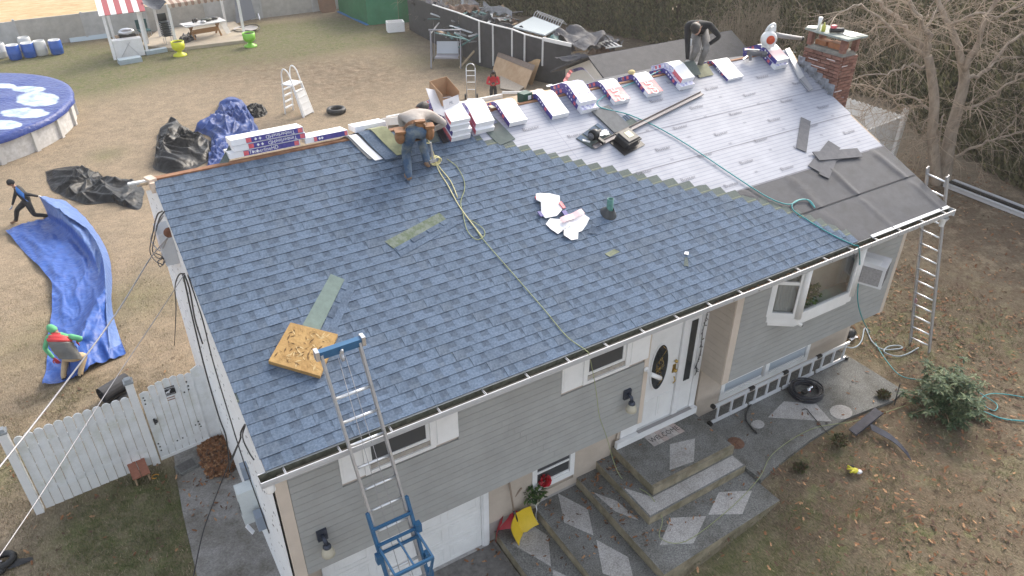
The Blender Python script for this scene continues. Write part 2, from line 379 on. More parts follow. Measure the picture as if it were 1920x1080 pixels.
    me.materials.append(mt); o = link('ground', me); tag(o, kind='structure'); return o
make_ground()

# driveway beside and in front of the house
drv = MB(); edge = [(-1.02, -4), (-1.02, 2.78), (-.95, 4.2), (-.87, 5.2), (-.8, 5.75), (.1, 5.75), (.1, .98), (3.3, .98), (3.3, -4)]
drv.prism(edge, -.06, .012); o = struct(drv, 'driveway', M['asphalt'])
dk = MB(); dk.prism([(.3, .97), (3.25, .97), (3.25, -1.9), (2.2, -1.6), (1.2, -.9), (.5, .2)], .0125, .0165); struct(dk, 'driveway_dark_apron', M['asphaltd'])  # darker asphalt patch in front of the garage door
dk = MB(); dk.prism([(-.86, 5.7), (.0, 5.7), (.03, 5.2), (-.06, 4.75), (-.25, 4.5), (-.36, 4.1), (-.55, 3.85), (-.6, 3.4), (-.8, 3.1), (-.97, 3.3), (-.93, 4.2)], .0125, .0165); pass

# ------------------------------------------------------------------ the house
HX0, HX1, HY1 = .10, 11.78, 7.83
house = thing('raised_ranch_house', 'grey raised ranch house with a half shingled blue roof and white garage door', 'house', (6, 4, 0))
def siding(xa, xb, za, zb, y, expo, holes, ma, nm='siding_board', lip=.024):
    z = za; k = 0
    while z < zb-1e-4:
        z2 = min(z+expo, zb); segs = [(xa, xb)]
        for hx0, hx1, hz0, hz1 in holes:
            if hz0 < z2-1e-4 and hz1 > z+1e-4:
                ns = []
                for a, b in segs:
                    if hx1 <= a or hx0 >= b: ns.append((a, b)); continue
                    if hx0 > a: ns.append((a, hx0))
                    if hx1 < b: ns.append((hx1, b))
                segs = ns
        for a, b in segs:
            # long runs are laid from boards that meet at a joint
            cuts = [a]
            x = a+2.0+((k*37) % 19)/10.
            while x < b-1.2: cuts.append(x); x += 3.66
            cuts.append(b)
            for p, q in zip(cuts[:-1], cuts[1:]):
                q -= .003 if q < b else 0
                g_ = .012 if expo < .13 else .010; mb = MB(); mb.add([(p, y-lip, z), (q, y-lip, z), (q, y-lip+.007, z2-g_), (p, y-lip+.007, z2-g_), (p, y+.012, z), (q, y+.012, z), (q, y+.012, z2-g_), (p, y+.012, z2-g_)],
                                  [(0, 1, 2, 3), (5, 4, 7, 6), (4, 5, 1, 0), (3, 2, 6, 7), (4, 0, 3, 7), (1, 5, 6, 2)])
                part(mb, nm, ma, house)
        z = z2; k += 1
# structural walls (thick, behind the boards)
wl = MB()
wl.bb((.12, YL+.02, -.1), (HX1-.02, YL+.14, ZB-.01)); wl.bb((.12, YU+.014, ZB), (5.72, YU+.12, 4.14)); wl.bb((7.53, YU+.014, ZB), (HX1-.02, YU+.12, 4.14))
wl.bb((5.72, YL+.02, ZB), (7.53, YL+.14, 4.14))
wl.bb((HX1-.14, YL+.14, -.1), (HX1-.02, HY1, 4.14)); wl.bb((.12, HY1-.12, -.1), (HX1-.14, HY1, 4.14)); wl.bb((.13, YL+.14, -.1), (.25, HY1-.12, 4.14))
part(wl, 'wall', M['beige'], house)
so = MB(); so.bb((.1, YU, ZB-.02), (5.75, YL+.02, ZB)); so.bb((7.5, YU, ZB-.02), (HX1, YL+.02, ZB)); so.bb((.1, -.02, 4.13), (HX1+.1, YL+.2, 4.145)); part(so, 'soffit', M['beige'], house)
# windows of the upper floor (unit = casing, frame, glass, sill) and their white panels
W1 = (.88, 2.49, 3.17, 3.95); W2 = (4.13, 5.71, 3.17, 3.95)
def upper_window(x0, x1, z0, z1, pl, pr):
    y = YU
    for a, b in ((x0, x0+pl), (x1-pr, x1)):
        cs = MB(); cs.bb((a, y-.035, z0), (b, y+.01, z1))
        cs.bb((a+.03, y-.042, z0+.03), (b-.03, y-.0345, z1-.03)); part(cs, 'shutter_panel', M['vinyl'], house)
    a, b = x0+pl, x1-pr
    f = MB(); f.bb((a+.002, y-.055, z0), (a+.07, y+.01, z1)); f.bb((b-.07, y-.055, z0), (b-.002, y+.01, z1)); f.bb((a+.07, y-.055, z0), (b-.07, y+.01, z0+.05)); f.bb((a+.07, y-.055, z1-.05), (b-.07, y+.01, z1))
    w_ = part(f, 'window', M['vinyl'], house)
    s_ = MB(); s_.bb((a+.07, y-.03, z0+.05), (b-.07, y-.002, z0+.12)); part(s_, 'window_sill', mat('dusty_sill', (.36, .33, .29), .8, var=.2, scale=9), w_)
    s_ = MB(); s_.bb((a+.07, y-.02, z0+.125), (a+.115, y, z1-.05)); s_.bb((b-.115, y-.02, z0+.125), (b-.07, y, z1-.05)); s_.bb((a+.115, y-.02, z0+.125), (b-.115, y, z0+.17)); s_.bb((a+.115, y-.02, z0+.5), (b-.115, y, z0+.54)); part(s_, 'sash', M['vinyl'], w_)
    g_ = MB(); g_.bb((a+.115, y-.008, z0+.17), (b-.115, y-.002, z0+.5)); part(g_, 'pane', M['screen'], w_)
    g_ = MB(); g_.bb((a+.115, y-.006, z0+.54), (b-.115, y-.001, z1-.05)); part(g_, 'pane', M['glass'], w_)
upper_window(*W1, .30, .34); upper_window(*W2, .36, .38)
BAY = (8.29, 10.45, 2.98, 4.12)
holes_l = [W1, W2]
siding(.26, 5.66, ZB+.005, 4.13, YU, .114, holes_l, M['siding'])
siding(7.66, HX1-.1, ZB+.005, 4.13, YU, .114, [(8.45, 10.3, 3.08, 4.13)], M['siding'])
# corner boards and trims
for x0, x1 in ((.10, .255), (5.665, 5.75), (7.50, 7.655), (HX1-.095, HX1)):
    t_ = MB(); t_.bb((x0, YU-.02, ZB-.012), (x1, YU+.1, 4.135)); part(t_, 'corner_board', M['beige_trim'], house)
t_ = MB(); t_.bb((.12, YU-.02, 4.1355), (5.74, YU, 4.16)); part(t_, 'frieze_board', M['beige_trim'], house)
# lower storey boards (beige), openings for the garage, basement windows and the entry
GD = (.52, 3.19, -.1, 2.2); BW1 = (4.02, 4.85, .70, 1.42); BW2 = (8.15, 10.55, .80, 1.40)
siding(.12, 5.62, .45, ZB-.02, YL, .155, [GD, BW1], M['beige'])
siding(7.56, HX1-.1, .62, ZB-.02, YL, .155, [BW2], M['beige'])
ft = MB(); ft.bb((3.19, YL-.01, -.1), (5.62, YL+.02, .45)); part(ft, 'foundation_wall', mat('painted_foundation', (.33, .31, .29), .9, var=.12, scale=5), house)
t_ = MB(); t_.bb((HX1-.1, YL-.02, .3), (HX1-.01, YL+.1, ZB-.022)); part(t_, 'corner_board', M['beige_trim'], house)
# return walls of the recessed entry: tall beige boards
for z in np.arange(ZB, 4.12, .135):
    b_ = MB(); b_.bb((7.500-.012, YU+.004, z), (7.506, YL, min(z+.131, 4.13)))
    part(b_, 'siding_board', M['beige'], house)
siding(5.75, 5.80, .80, 4.13, YL, .155, [], M['beige'])
# garage door
gf = MB(); gf.bb((.52, YL-.05, .0), (.62, YL+.02, ZB-.024)); gf.bb((3.07, YL-.05, .0), (3.20, YL+.02, ZB-.024)); gf.bb((3.095, YL-.065, .0), (3.175, YL-.051, ZB-.024)); gf.bb((.62, YL-.04, 1.80), (3.07, YL+.02, ZB-.024))
gd = part(gf, 'garage_door', M['white'], house)
for k in range(4):
    z0 = .02+k*.447
    s_ = MB(); s_.bb((.622, YL-.018, z0), (3.068, YL+.018, z0+.441)); part(s_, 'door_panel', M['vinyl'], gd)
    for c in range(4):
        x0 = .70+c*.60; s_ = MB()
        a, b, c0, c1 = x0, x0+.50, z0+.07, z0+.375
        s_.bb((a, YL-.026, c0), (b, YL-.019, c0+.022)); s_.bb((a, YL-.026, c1-.022), (b, YL-.019, c1)); s_.bb((a, YL-.026, c0+.022), (a+.022, YL-.019, c1-.022)); s_.bb((b-.022, YL-.026, c0+.022), (b, YL-.019, c1-.022))
        s_.bb((a+.06, YL-.024, c0+.06), (b-.06, YL-.019, c1-.06)); part(s_, 'raised_panel', M['vinyl'], gd)
s_ = MB(); s_.bb((.55, YL-.07, .012), (3.12, YL-.02, .03)); part(s_, 'threshold', mat('cracked_concrete_strip', (.36, .35, .34), .9, var=.3, scale=8), gd)
# basement windows
def low_window(x0, x1, z0, z1, n=1):
    f = MB(); f.bb((x0, YL-.04, z0), (x1, YL+.02, z0+.11)); f.bb((x0, YL-.04, z1-.06), (x1, YL+.02, z1)); f.bb((x0, YL-.04, z0+.11), (x0+.09, YL+.02, z1-.06)); f.bb((x1-.09, YL-.04, z0+.11), (x1, YL+.02, z1-.06))
    for i in range(1, n): xm = x0+(x1-x0)*i/n; f.bb((xm-.05, YL-.045, z0+.11), (xm+.05, YL+.02, z1-.06))
    w_ = part(f, 'basement_window', M['vinyl'], house)
    for i in range(n):
        a = x0+(x1-x0)*i/n+.095; b = x0+(x1-x0)*(i+1)/n-.095
        s_ = MB(); s_.bb((a, YL-.02, z0+.112), (b, YL, z0+.15)); s_.bb((a, YL-.02, z0+.36), (b, YL, z0+.40)); part(s_, 'sash', M['vinyl'], w_)
        g_ = MB(); g_.bb((a, YL-.005, z0+.15), (b, YL+.005, z1-.065)); part(g_, 'pane', M['screen'] if n == 1 else mat('pale_pane', (.42, .47, .52), .15), w_)
low_window(*BW1); low_window(*BW2, 2)
# entry door with side light
DZ = 1.05; DY = YL+.01
ed = MB(); ed.bb((5.80, DY-.05, .93), (6.16, DY+.03, 4.13)); ed.bb((6.94, DY-.06, DZ-.02), (7.06, DY+.03, 3.10)); ed.bb((7.36, DY-.05, .93), (7.485, DY+.03, 3.2)); ed.bb((6.16, DY-.05, 3.10), (7.36, DY+.03, 3.25)); ed.bb((6.16, DY-.05, .95), (7.36, DY+.03, 1.04))
ed.bb((5.80, DY-.03, 3.25), (7.485, DY+.03, 4.13))
door = part(ed, 'entry_door', M['white'], house)
d_ = MB(); d_.bb((6.165, DY-.02, DZ), (6.935, DY+.02, 3.095)); part(d_, 'door_leaf', M['vinyl'], door)
def oval(mb, c, rx, rz, y, n=28, th=.01, mi=0):
    mb.slab([(c[0]+rx*math.cos(2*math.pi*i/n), y, c[1]+rz*math.sin(2*math.pi*i/n)) for i in range(n)], (0, -1, 0), th, mi)
d_ = MB(); oval(d_, (6.52, 2.28), .20, .50, DY-.02, th=.014); part(d_, 'oval_frame', M['white'], door)
d_ = MB(); oval(d_, (6.52, 2.28), .17, .465, DY-.033, th=.006)
for k in range(7):
    zz = 1.9+k*.12; d_.tube([(6.52+.1*math.sin(k*1.3), DY-.041, zz), (6.52+.1*math.sin(k*1.3+1.5), DY-.041, zz+.1)], .004, 4, 1)
for k in range(10):
    an = k*.63; d_.tube([(6.52, DY-.041, 2.28), (6.52+.09*math.cos(an), DY-.041, 2.28+.13*math.sin(an)), (6.52+.05*math.cos(an+.8), DY-.041, 2.28+.22*math.sin(an+.8))], .0035, 4, 1)
part(d_, 'leaded_glass', [M['glass'], M['brass']], door)
for (a, b, z0, z1) in ((6.24, 6.5, 1.17, 1.62), (6.58, 6.86, 1.17, 1.62)):
    d_ = MB(); d_.bb((a, DY-.028, z0), (b, DY-.021, z1)); d_.bb((a+.04, DY-.033, z0+.04), (b-.04, DY-.029, z1-.04)); part(d_, 'raised_panel', M['vinyl'], door)
d_ = MB()
d_.ball((6.87, DY-.055, 2.28), .032); d_.bb((6.835, DY-.03, 2.02), (6.905, DY-.021, 2.2)); d_.ball((6.87, DY-.06, 2.08), .035); d_.tube([(6.87, DY-.05, 1.95), (6.87, DY-.09, 1.88), (6.87, DY-.05, 1.8)], .012, 6); part(d_, 'door_handle', M['brass'], door)
d_ = MB(); d_.bb((7.065, DY-.025, 1.05), (7.355, DY+.02, 3.095)); sl_ = part(d_, 'side_light', M['vinyl'], door)
d_ = MB(); d_.bb((7.13, DY-.035, 1.72), (7.27, DY-.026, 3.0)); part(d_, 'side_light_glass', M['glass'], door)
d_ = MB(); d_.bb((5.68, DY-.13, .895), (7.49, DY-.06, 1.035)); part(d_, 'threshold_board', M['white'], house)
d_ = MB(); d_.bb((6.15, DY-.12, 1.036), (7.36, DY-.055, 1.05)); part(d_, 'door_sill', mat('grey_sill_metal', (.33, .32, .32), .5, .4), door)
# bay window
bx0, bx1, bz0, bz1 = BAY; by = YU-.30
def baybox():
    P = [(bx0, YU), (bx0+.41, by), (bx1-.41, by), (bx1, YU)]
    f = MB(); f.prism([(bx0-.02, YU+.01), (bx0+.39, by-.03), (bx1-.39, by-.03), (bx1+.02, YU+.01)], bz0-.12, bz0)
    f.prism([(bx0+.02, YU+.01), (bx0+.42, by+.02), (bx1-.42, by+.02), (bx1-.02, YU+.01)], bz0-.2, bz0-.121)
    bay = part(f, 'bay_window', M['vinyl'], house)
    for i in range(3):
        a = V((*P[i], 0)); b = V((*P[i+1], 0)); d = (b-a).normalized(); n_ = V((d.y, -d.x, 0))
        def fr(s0, s1, z0, z1, o0=-.03, o1=.03, mm=M['vinyl'], nm='frame'):
            q = MB(); c = [a+d*s0+n_*o0, a+d*s1+n_*o0, a+d*s1+n_*o1, a+d*s0+n_*o1]; q.prism([(p.x, p.y) for p in c], z0, z1); return q
        L_ = (b-a).length; q = fr(.0, .085, bz0+.001, bz1)
        for args in ((L_-.085, L_, bz0+.001, bz1), (.085, L_-.085, bz0+.001, bz0+.09), (.085, L_-.085, bz1-.08, bz1)):
            z = fr(*args); q.add(z.v, z.f)
        s_ = part(q, 'sash', M['vinyl'], bay)
        if i == 0:
            q = fr(.085, L_-.085, 3.62, 3.68, -.012, .022); part(q, 'sash_rail', M['vinyl'], bay)
        q = fr(.085, L_-.085, bz0+.09, bz1-.08, -.006, -.001)
        part(q, 'pane', mat('clear_pane', (.92, .95, .95), .02, trans=1.), bay)
    for p in P[1:3]:
        q = MB(); q.tube([(p[0], p[1]-.012, bz0+.002), (p[0], p[1]-.012, bz1)], .06, 10); part(q, 'mullion', M['vinyl'], bay)
    # inside: back board, side of the room, lace curtains and the seat board
    q = MB(); q.bb((8.3, YU+.9, 2.6), (10.5, YU+.93, 4.13)); q.bb((8.2, YU+.13, 2.6), (8.23, YU+.9, 4.13)); q.bb((10.45, YU+.13, 2.6), (10.48, YU+.9, 4.13)); part(q, 'room_wall', mat('room_wall', (.26, .25, .24), .9), bay)
    q = MB(); q.prism([(bx0+.15, YU), (bx0+.43, by+.06), (bx1-.43, by+.06), (bx1-.15, YU), (bx1-.2, YU+.7), (bx0+.2, YU+.7)], bz0+.001, bz0+.03); part(q, 'seat_board', mat('seat_board', (.42, .44, .42), .5), bay)
    for x0, x1, y0, y1 in ((8.55, 9.25, YU+.02, YU+.02), (9.95, 10.25, YU+.05, YU-.02), (8.42, 8.70, YU-.03, by+.12)):
        q = MB(); nn = 40
        q.grid(lambda s, t: (x0+(x1-x0)*s, y0+(y1-y0)*s+.022*math.sin(s*70), bz0+.05+1.3*t), nn, 1); part(q, 'lace_curtain', mat('lace', (.55, .55, .54), .9), bay)
    return bay
bay = baybox()

# white gable wall on the left: wide weathered panels, rake boards
def gable_z(y): return EZ-.14+ (y if y < RY else 2*RY-y)*SA/CA
ys = [.45, 7.83]
prev = -.05; levels = [.62, 1.25, 1.9, 2.55, 3.2, 3.85, 4.6, 5.75]
for i, zt in enumerate(levels):
    lo = prev
    def clipy(z): # wall extent at height z under the roof
        if z <= gable_z(.45): return .45, 7.83
        yy = (z-EZ+.14)*CA/SA; return min(yy, RY-.01), max(2*RY-yy, RY+.01)
    a0, a1 = clipy(lo); b0, b1 = clipy(zt-.012)
    pts = [(.10, a0, lo), (.10, b0, zt-.012), (.10, b1, zt-.012), (.10, a1, lo)]
    if a0 == .45 and b0 > .45:
        pts = [(.10, .45, lo), (.10, .45, gable_z(.45)), (.10, b0, zt-.012), (.10, b1, zt-.012), (.10, 7.83, gable_z(7.83)), (.10, 7.83, lo)]
    b_ = MB(); b_.slab(pts, (1, 0, 0), .02)
    part(b_, 'wall_panel', M['dirtywhite'], house); prev = zt
gp = MB()
gp.slab([(.13, .45, -.05), (.13, .45, gable_z(.45)), (.13, RY, gable_z(RY)), (.13, 7.83, gable_z(7.83)), (.13, 7.83, -.05)], (1, 0, 0), .02); part(gp, 'gap_backing', M['dark'], house)
sp = MB()
for k in range(170):
    y = rnd.uniform(.5, 7.6); z = rnd.uniform(.3, gable_z(y)-.15); r_ = rnd.choice((.008, .01, .014))
    sp.slab([(.0995, y-r_, z-r_), (.0995, y+r_, z-r_), (.0995, y+r_, z+r_*1.6), (.0995, y-r_, z+r_)], (-1, 0, 0), .002)
part(sp, 'nail_heads', mat('rust_spot', (.18, .13, .10), .9), house, kind='stuff')
fp = MB()                                     # a row of nail heads on the seams
for zt in levels[2:7]:
    for y in np.arange(.6, 7.7, .41):
        if zt < gable_z(y)-.1: fp.box((.099, y, zt-.006), (.006, .035, .014))
part(fp, 'seam_clips', M['dark'], house, kind='stuff')
rk = MB()
def rake_pt(v, n, x): p = RP(x, v, n); return p
rk.slab([RP(-.012, -.02, -.015), RP(-.012, SL, -.015), RP(-.012, SL, -.185), RP(-.012, -.02, -.185)], (1, 0, 0), .03)
part(rk, 'rake_board', M['dirtywhite'], house)
rk = MB(); rk.slab([RP(.02, 0, -.10), RP(.02, SL, -.10), RP(.098, SL, -.10), RP(.098, 0, -.10)], RN, .02); part(rk, 'rake_soffit', M['white'], house)
rk = MB(); rk.bb((-.06, RY-.16, EZ+1.731-.12), (.0, RY+.12, EZ+1.731+.02)); rk.box((-.03, RY-.02, EZ+1.731+.03), (.1, .16, .04), Matrix.Rotation(.3, 3, 'Z')); part(rk, 'peak_block', mat('raw_bare_wood', (.62, .50, .40), .8, var=.2, scale=9), house)
rk = MB(); rk.bar((-.30, RY+.12, 5.95), (.0, RY+.04, 5.97), .05, .02); part(rk, 'drip_strip', M['white'], house)
# back slope, rear addition roof, roof deck
rf = MB()
rf.slab([(0, 0, EZ), (RX, 0, EZ), (RX, RY, EZ+1.731), (0, RY, EZ+1.731)], -RN, .03)
rf.slab([(0, RY, EZ+1.731), (RX, RY, EZ+1.731), (RX, 2*RY, EZ), (0, 2*RY, EZ)], (0, -SA, -CA), .03)
roof = part(rf, 'roof', M['deck'], house)
ad = MB(); AZ = lambda y: 5.985-(y-RY)*.345
ad.slab([(4.55, RY+.02, AZ(RY)+.0), (11.6, RY+.02, AZ(RY)+.0), (11.6, 7.28, AZ(7.28)), (4.55, 7.28, AZ(7.28))], (0, 0, -1), .04)
part(ad, 'rear_roof_deck', M['deck'], house)
for k, x0 in enumerate((4.56, 5.78, 7.0)):
    for r_ in range(2):
        y0 = RY+.05+r_*1.6; y1 = min(y0+1.59, 7.27)
        b_ = MB(); b_.slab([(x0, y0, AZ(y0)+.001), (x0+1.21, y0, AZ(y0)+.001), (x0+1.21, y1, AZ(y1)+.001), (x0, y1, AZ(y1)+.001)], (0, 0, 1), .011); part(b_, 'deck_panel', M['deck'], roof)
b_ = MB(); b_.slab([(7.35, RY+.6, AZ(RY+.6)+.016), (8.2, RY+.1, AZ(RY+.1)+.016), (11.55, RY+.06, AZ(RY+.06)+.016), (11.55, 7.27, AZ(7.27)+.016), (8.6, 7.27, AZ(7.27)+.016), (7.9, 6.2, AZ(6.2)+.016)], (0, 0, 1), .004); part(b_, 'rear_felt', M['darkfelt'], roof)
aw = MB(); aw.bb((4.6, 7.85, 3.2), (11.5, 7.95, 3.3)); aw.bb((4.7, 7.84, 0-1), (11.5, 7.9, 4.1)); part(aw, 'rear_wall', M['siding'], house)
fas = MB(); fas.slab([(4.62, 7.28, AZ(7.28)+.10), (7.26, 7.28, AZ(7.28)+.10), (7.26, 7.28, AZ(7.28)-.16), (4.62, 7.28, AZ(7.28)-.16)], (0, 1, 0), .05)
fas.slab([(7.27, 7.33, AZ(7.28)+.09), (7.31, 7.33, AZ(7.28)+.09), (7.3, 6.3, AZ(6.3)+.05), (7.26, 6.3, AZ(6.3)+.05)], (0, 0, 1), .05)
part(fas, 'rear_fascia', M['white'], house)
fas = MB(); fas.bar((4.50, 7.2, AZ(7.2)+.02), (4.50, 5.6, AZ(5.6)+.02), .05, .14); part(fas, 'rear_rake_board', M['white'], house)
rb = MB(); rb.bar((0, RY+.01, EZ+1.738), (5.2, RY+.01, EZ+1.738), .09, .03); part(rb, 'ridge_board', M['redwood'], roof)
rb = MB(); rb.bar((5.2, RY+.01, EZ+1.738), (RX-.2, RY+.01, EZ+1.738), .07, .02); part(rb, 'ridge_board', M['redwood'], roof)
# gutter along the front eave
gt = MB(); x0, x1 = -.085, 12.04; zt = EZ-.02
prof = [(0.0, zt+.012), (0.0, zt-.13), (-.085, zt-.13), (-.10, zt-.085), (-.125, zt-.05), (-.135, zt), (-.122, zt), (-.112, zt-.05), (-.085, zt-.115), (-.012, zt-.115), (-.012, zt+.012)]
k = len(prof); vs = [(x0, *p) for p in prof]+[(x1, *p) for p in prof]
for i in range(k): 
    j = (i+1) % k; gt.add([vs[i], vs[j], vs[k+j], vs[k+i]], [(0, 1, 2, 3)], 1 if 6 <= i <= 8 or i == 9 else 0)
gt.bb((x0-.003, -.13, zt-.128), (x0, -.0, zt)); gt.bb((x1, -.13, zt-.128), (x1+.003, .0, zt))
gut = part(gt, 'gutter', [M['gutterw'], M['gutterin']], house)
for x in np.arange(.18, 12., .61):
    h = MB(); h.box((x, -.066, zt-.014), (.018, .122, .01)); h.box((x+.008, -.066, zt-.008), (.006, .115, .018)); part(h, 'gutter_hanger', M['aludull'], gut)
q = MB(); q.lathe((11.86, -.065, zt-.30), [(.045, 0), (.05, .1), (.085, .16), (.085, .172)], 12); part(q, 'gutter_outlet', M['vinyl'], gut)
q = MB(); q.lathe((.0, -.03, zt-.27), [(.035, 0), (.05, .03), (.05, .1), (.035, .14)], 10); q.tube([(.03, -.02, zt-.26), (.06, .3, zt-.33), (.08, .42, zt-.5)], .03, 8); part(q, 'gutter_outlet', M['vinyl'], gut)
q = MB()
for k in range(900):
    x = rnd.uniform(6, 11.2)+rnd.random()*.4; y = rnd.uniform(-.10, -.015); z = zt-.112+.05*rnd.random(); a = rnd.uniform(0, 6.3); l = rnd.uniform(.015, .045)
    c, s_ = math.cos(a)*l, math.sin(a)*l*.8
    q.add([(x-c, max(-.108, y-s_), z), (x+s_*.6, y-c*.3, z+.012), (x+c, min(-.013, y+s_), z+.004)], [(0, 1, 2)], rnd.randint(0, 2))
part(q, 'gutter_leaves', [M['leaf'], M['leaf2'], M['leaf3']], gut, kind='stuff')
q = MB(); q.slab([RP(0.01, -.025, .001), RP(9.9, -.025, .001), RP(9.9, .03, .001), RP(0.01, .03, .001)], RN, .003); part(q, 'drip_edge', mat('grey_drip_edge', (.36, .37, .36), .5, .3), roof)
q = MB(); q.slab([RP(9.9, -.04, .002), RP(11.98, -.04, .002), RP(11.98, .015, .002), RP(9.9, .015, .002)], RN, .014); part(q, 'drip_edge', M['white'], roof)

# underlayment: white printed sheets above, dark membrane along the eave
STAIR = [UV(*p) for p in ((1612, 452), (1520, 417), (1440, 388), (1345, 368), (1245, 350), (1180, 335), (1100, 318), (1030, 297), (960, 280), (905, 268), (890, 262))]
STAIR.sort(key=lambda t: t[1])
def stair_u(v):
    for (a, b), (c, d) in zip(STAIR[:-1], STAIR[1:]):
        if b <= v <= d: return a+(c-a)*(v-b)/(d-b)
    return STAIR[0][0] if v < STAIR[0][1] else STAIR[-1][0]
VM = 1.605
und = mat('white_underlayment', (.31, .325, .38), .65, col2=(.385, .40, .455), scale=2.5, bump=.12, bscale=3)
t = und.node_tree; b = t.nodes['Principled BSDF']                       # printed dashed grid on the sheet
tc = t.nodes.new('ShaderNodeTexCoord'); br_ = t.nodes.new('ShaderNodeTexBrick'); br_.inputs['Scale'].default_value = 1
mp = t.nodes.new('ShaderNodeMapping'); mp.inputs['Rotation'].default_value = (0, 0, 0); t.links.new(tc.outputs['Object'], mp.inputs[0]); t.links.new(mp.outputs[0], br_.inputs['Vector'])
br_.inputs['Brick Width'].default_value = 30.; br_.inputs['Row Height'].default_value = .072; br_.inputs['Mortar Size'].default_value = .007; br_.offset = 0.; br_.inputs['Mortar Smooth'].default_value = .2
br_.inputs['Color1'].default_value = (1, 1, 1, 1); br_.inputs['Color2'].default_value = (1, 1, 1, 1); br_.inputs['Mortar'].default_value = (.76, .77, .82, 1)
mx = t.nodes.new('ShaderNodeMix'); mx.data_type = 'RGBA'; mx.blend_type = 'MULTIPLY'; mx.inputs['Factor'].default_value = 1.
lk = b.inputs['Base Color'].links[0].from_socket; t.links.new(lk, mx.inputs[6]); t.links.new(br_.outputs[0], mx.inputs[7]); t.links.new(mx.outputs[2], b.inputs['Base Color'])
sheets = [(VM, 2.56), (2.5, 3.33), (3.27, SL-.0)]
for i, (v0, v1) in enumerate(sheets):
    ul = [stair_u(v0)-1.2, stair_u(v1)-1.2]
    n_ = 40; 
    def fn(s, t_, v0=v0, v1=v1, i=i):
        v = v0+(v1-v0)*t_; u0 = max(.5, stair_u(v)-.25); u1 = RX+.012+(-.05 if i == 0 else 0); u = u0+(u1-u0)*s
        n__ = .0035+.0018*i+.012*max(0, nz3(u*.6+v, v*2.2, 3.+i, 1.6)-.1)*min(1, max(0, (u-stair_u(v)-.1)*2))*math.sin(math.pi*t_)
        if t_ == 0: n__ = .0025+.0018*i
        return RP(u, v, n__)
    q = MB(); q.grid(fn, 90, 12); part(q, 'underlayment_sheet', und, roof)
    e = MB(); uu = stair_u(v0)-.6; e.slab([RP(uu, v0-.018, .003), RP(RX, v0-.018, .003), RP(RX, v0, .0035+.0022*i), RP(uu, v0, .0035+.0022*i)], RN, .001); part(e, 'sheet_edge', mat('sheet_edge_grey', (.22, .22, .25), .8), roof)
pr_ = MB(); ex = V((1, 0, 0)); ey = V((0, CA, SA))
for r_, v in enumerate(np.arange(VM+.14, SL-.1, .36)):
    i = 0 if v < 2.5 else (1 if v < 3.27 else 2)
    for k, u in enumerate(np.arange(5.6+(r_ % 2)*.66, RX-.3, 1.32)):
        if u < stair_u(v)+.3: continue
        put_text(pr_, 'Buster', .105, RP(u, v, .0125+.0022*i), ex, ey, 0, 1.15)
        put_text(pr_, 'RB', .05, RP(u+.66, v+.10, .0125+.0022*i), ex, ey, 0, 1.15)
part(pr_, 'sheet_lettering', mat('print_grey', (.175, .18, .22), .7), roof, kind='stuff')
def mfn(v0, v1, lift, wr):
    def fn(s, t_):
        v = v0+(v1-v0)*t_; u0 = max(5, stair_u(v)-.25); u = u0+(RX+.0-u0)*s; rp_ = min(1, max(0, (u-stair_u(v)-.05)*3))
        h = lift+rp_*min(1, max(0, (v1-.10-v)*8))*(wr*max(0, math.sin(u*6.1+1.9*nz3(u, v*.3, 2, .8)+v*.4)**13)+.010*max(0, nz3(u, v, 8, 1.1)))
        return RP(u, v, h)
    return fn
q = MB(); q.grid(mfn(.80, VM+.09, .0026, .026), 160, 10); part(q, 'membrane_sheet', M['darkfelt'], roof)
q = MB(); q.grid(mfn(-.02, .86, .005, .012), 160, 10); part(q, 'membrane_sheet', M['darkfelt'], roof)

e = MB(); e.slab([RP(stair_u(.8)-.1, .795, .012), RP(RX, .795, .012), RP(RX, .812, .013), RP(stair_u(.8)-.1, .812, .013)], RN, .002); part(e, 'membrane_edge', mat('felt_edge', (.022, .023, .03), .8), roof)

# shingles -------------------------------------------------------------------
EXP, SHH = .1437, .337
def shingle_mesh(w, seed, head=SHH, teeth=True):
    """one laminated strip lying on the roof, local u along the eave, v up the slope, n off the deck"""
    rr = random.Random(seed); mb = MB(); nb, nt_ = .0165, .0012; th = .003
    def P(u, v, d): return (u, v, nb+(nt_-nb)*v/SHH+d)
    def plate(u0, u1, v0, v1, d0, d1, mi, edge=5):
        vs = [P(u0, v0, d0), P(u1, v0, d0), P(u1, v1, d0), P(u0, v1, d0), P(u0, v0, d1), P(u1, v0, d1), P(u1, v1, d1), P(u0, v1, d1)]
        mb.add(vs, [(4, 5, 6, 7)], mi); mb.add(vs, [(0, 1, 5, 4)], edge); mb.add(vs, [(1, 2, 6, 5), (3, 0, 4, 7)], mi)
    plate(.001, w-.001, -.002, EXP+.004, -.0062, th*.7, rr.choice((0, 1, 6)))                        # under layer seen in the cut-outs
    plate(.001, w-.001, EXP-.02, head, 0, th*.9, 3)
    plate(.001, w-.001, EXP+.035, EXP+.05, th*.9, th*.9+.0006, 4)
    u = -rr.uniform(0, .1); 
    while u < w:
        tw = rr.uniform(.10, .24); a, b = max(u, .002), min(u+tw, w-.002)
        if b-a > .02: plate(a, b, -.003, EXP+.012, -.0055, th*.7+.0024, rr.choice((0, 0, 0, 1, 1, 6)))
        gw = rr.uniform(.06, .15); c, d = max(u+tw, .002), min(u+tw+gw, w-.002)
        if d-c > .02: plate(c, d, EXP*rr.uniform(.34, .5), EXP+.010, 0, th*.7+.0007, 2)
        u += tw+gw
    me = mb.mesh('shingle', [M['sh_l'], M['sh_m'], M['sh_d'], M['sh_h'], M['sh_y'], M['sh_e'], M['sh_m2']])
    return me
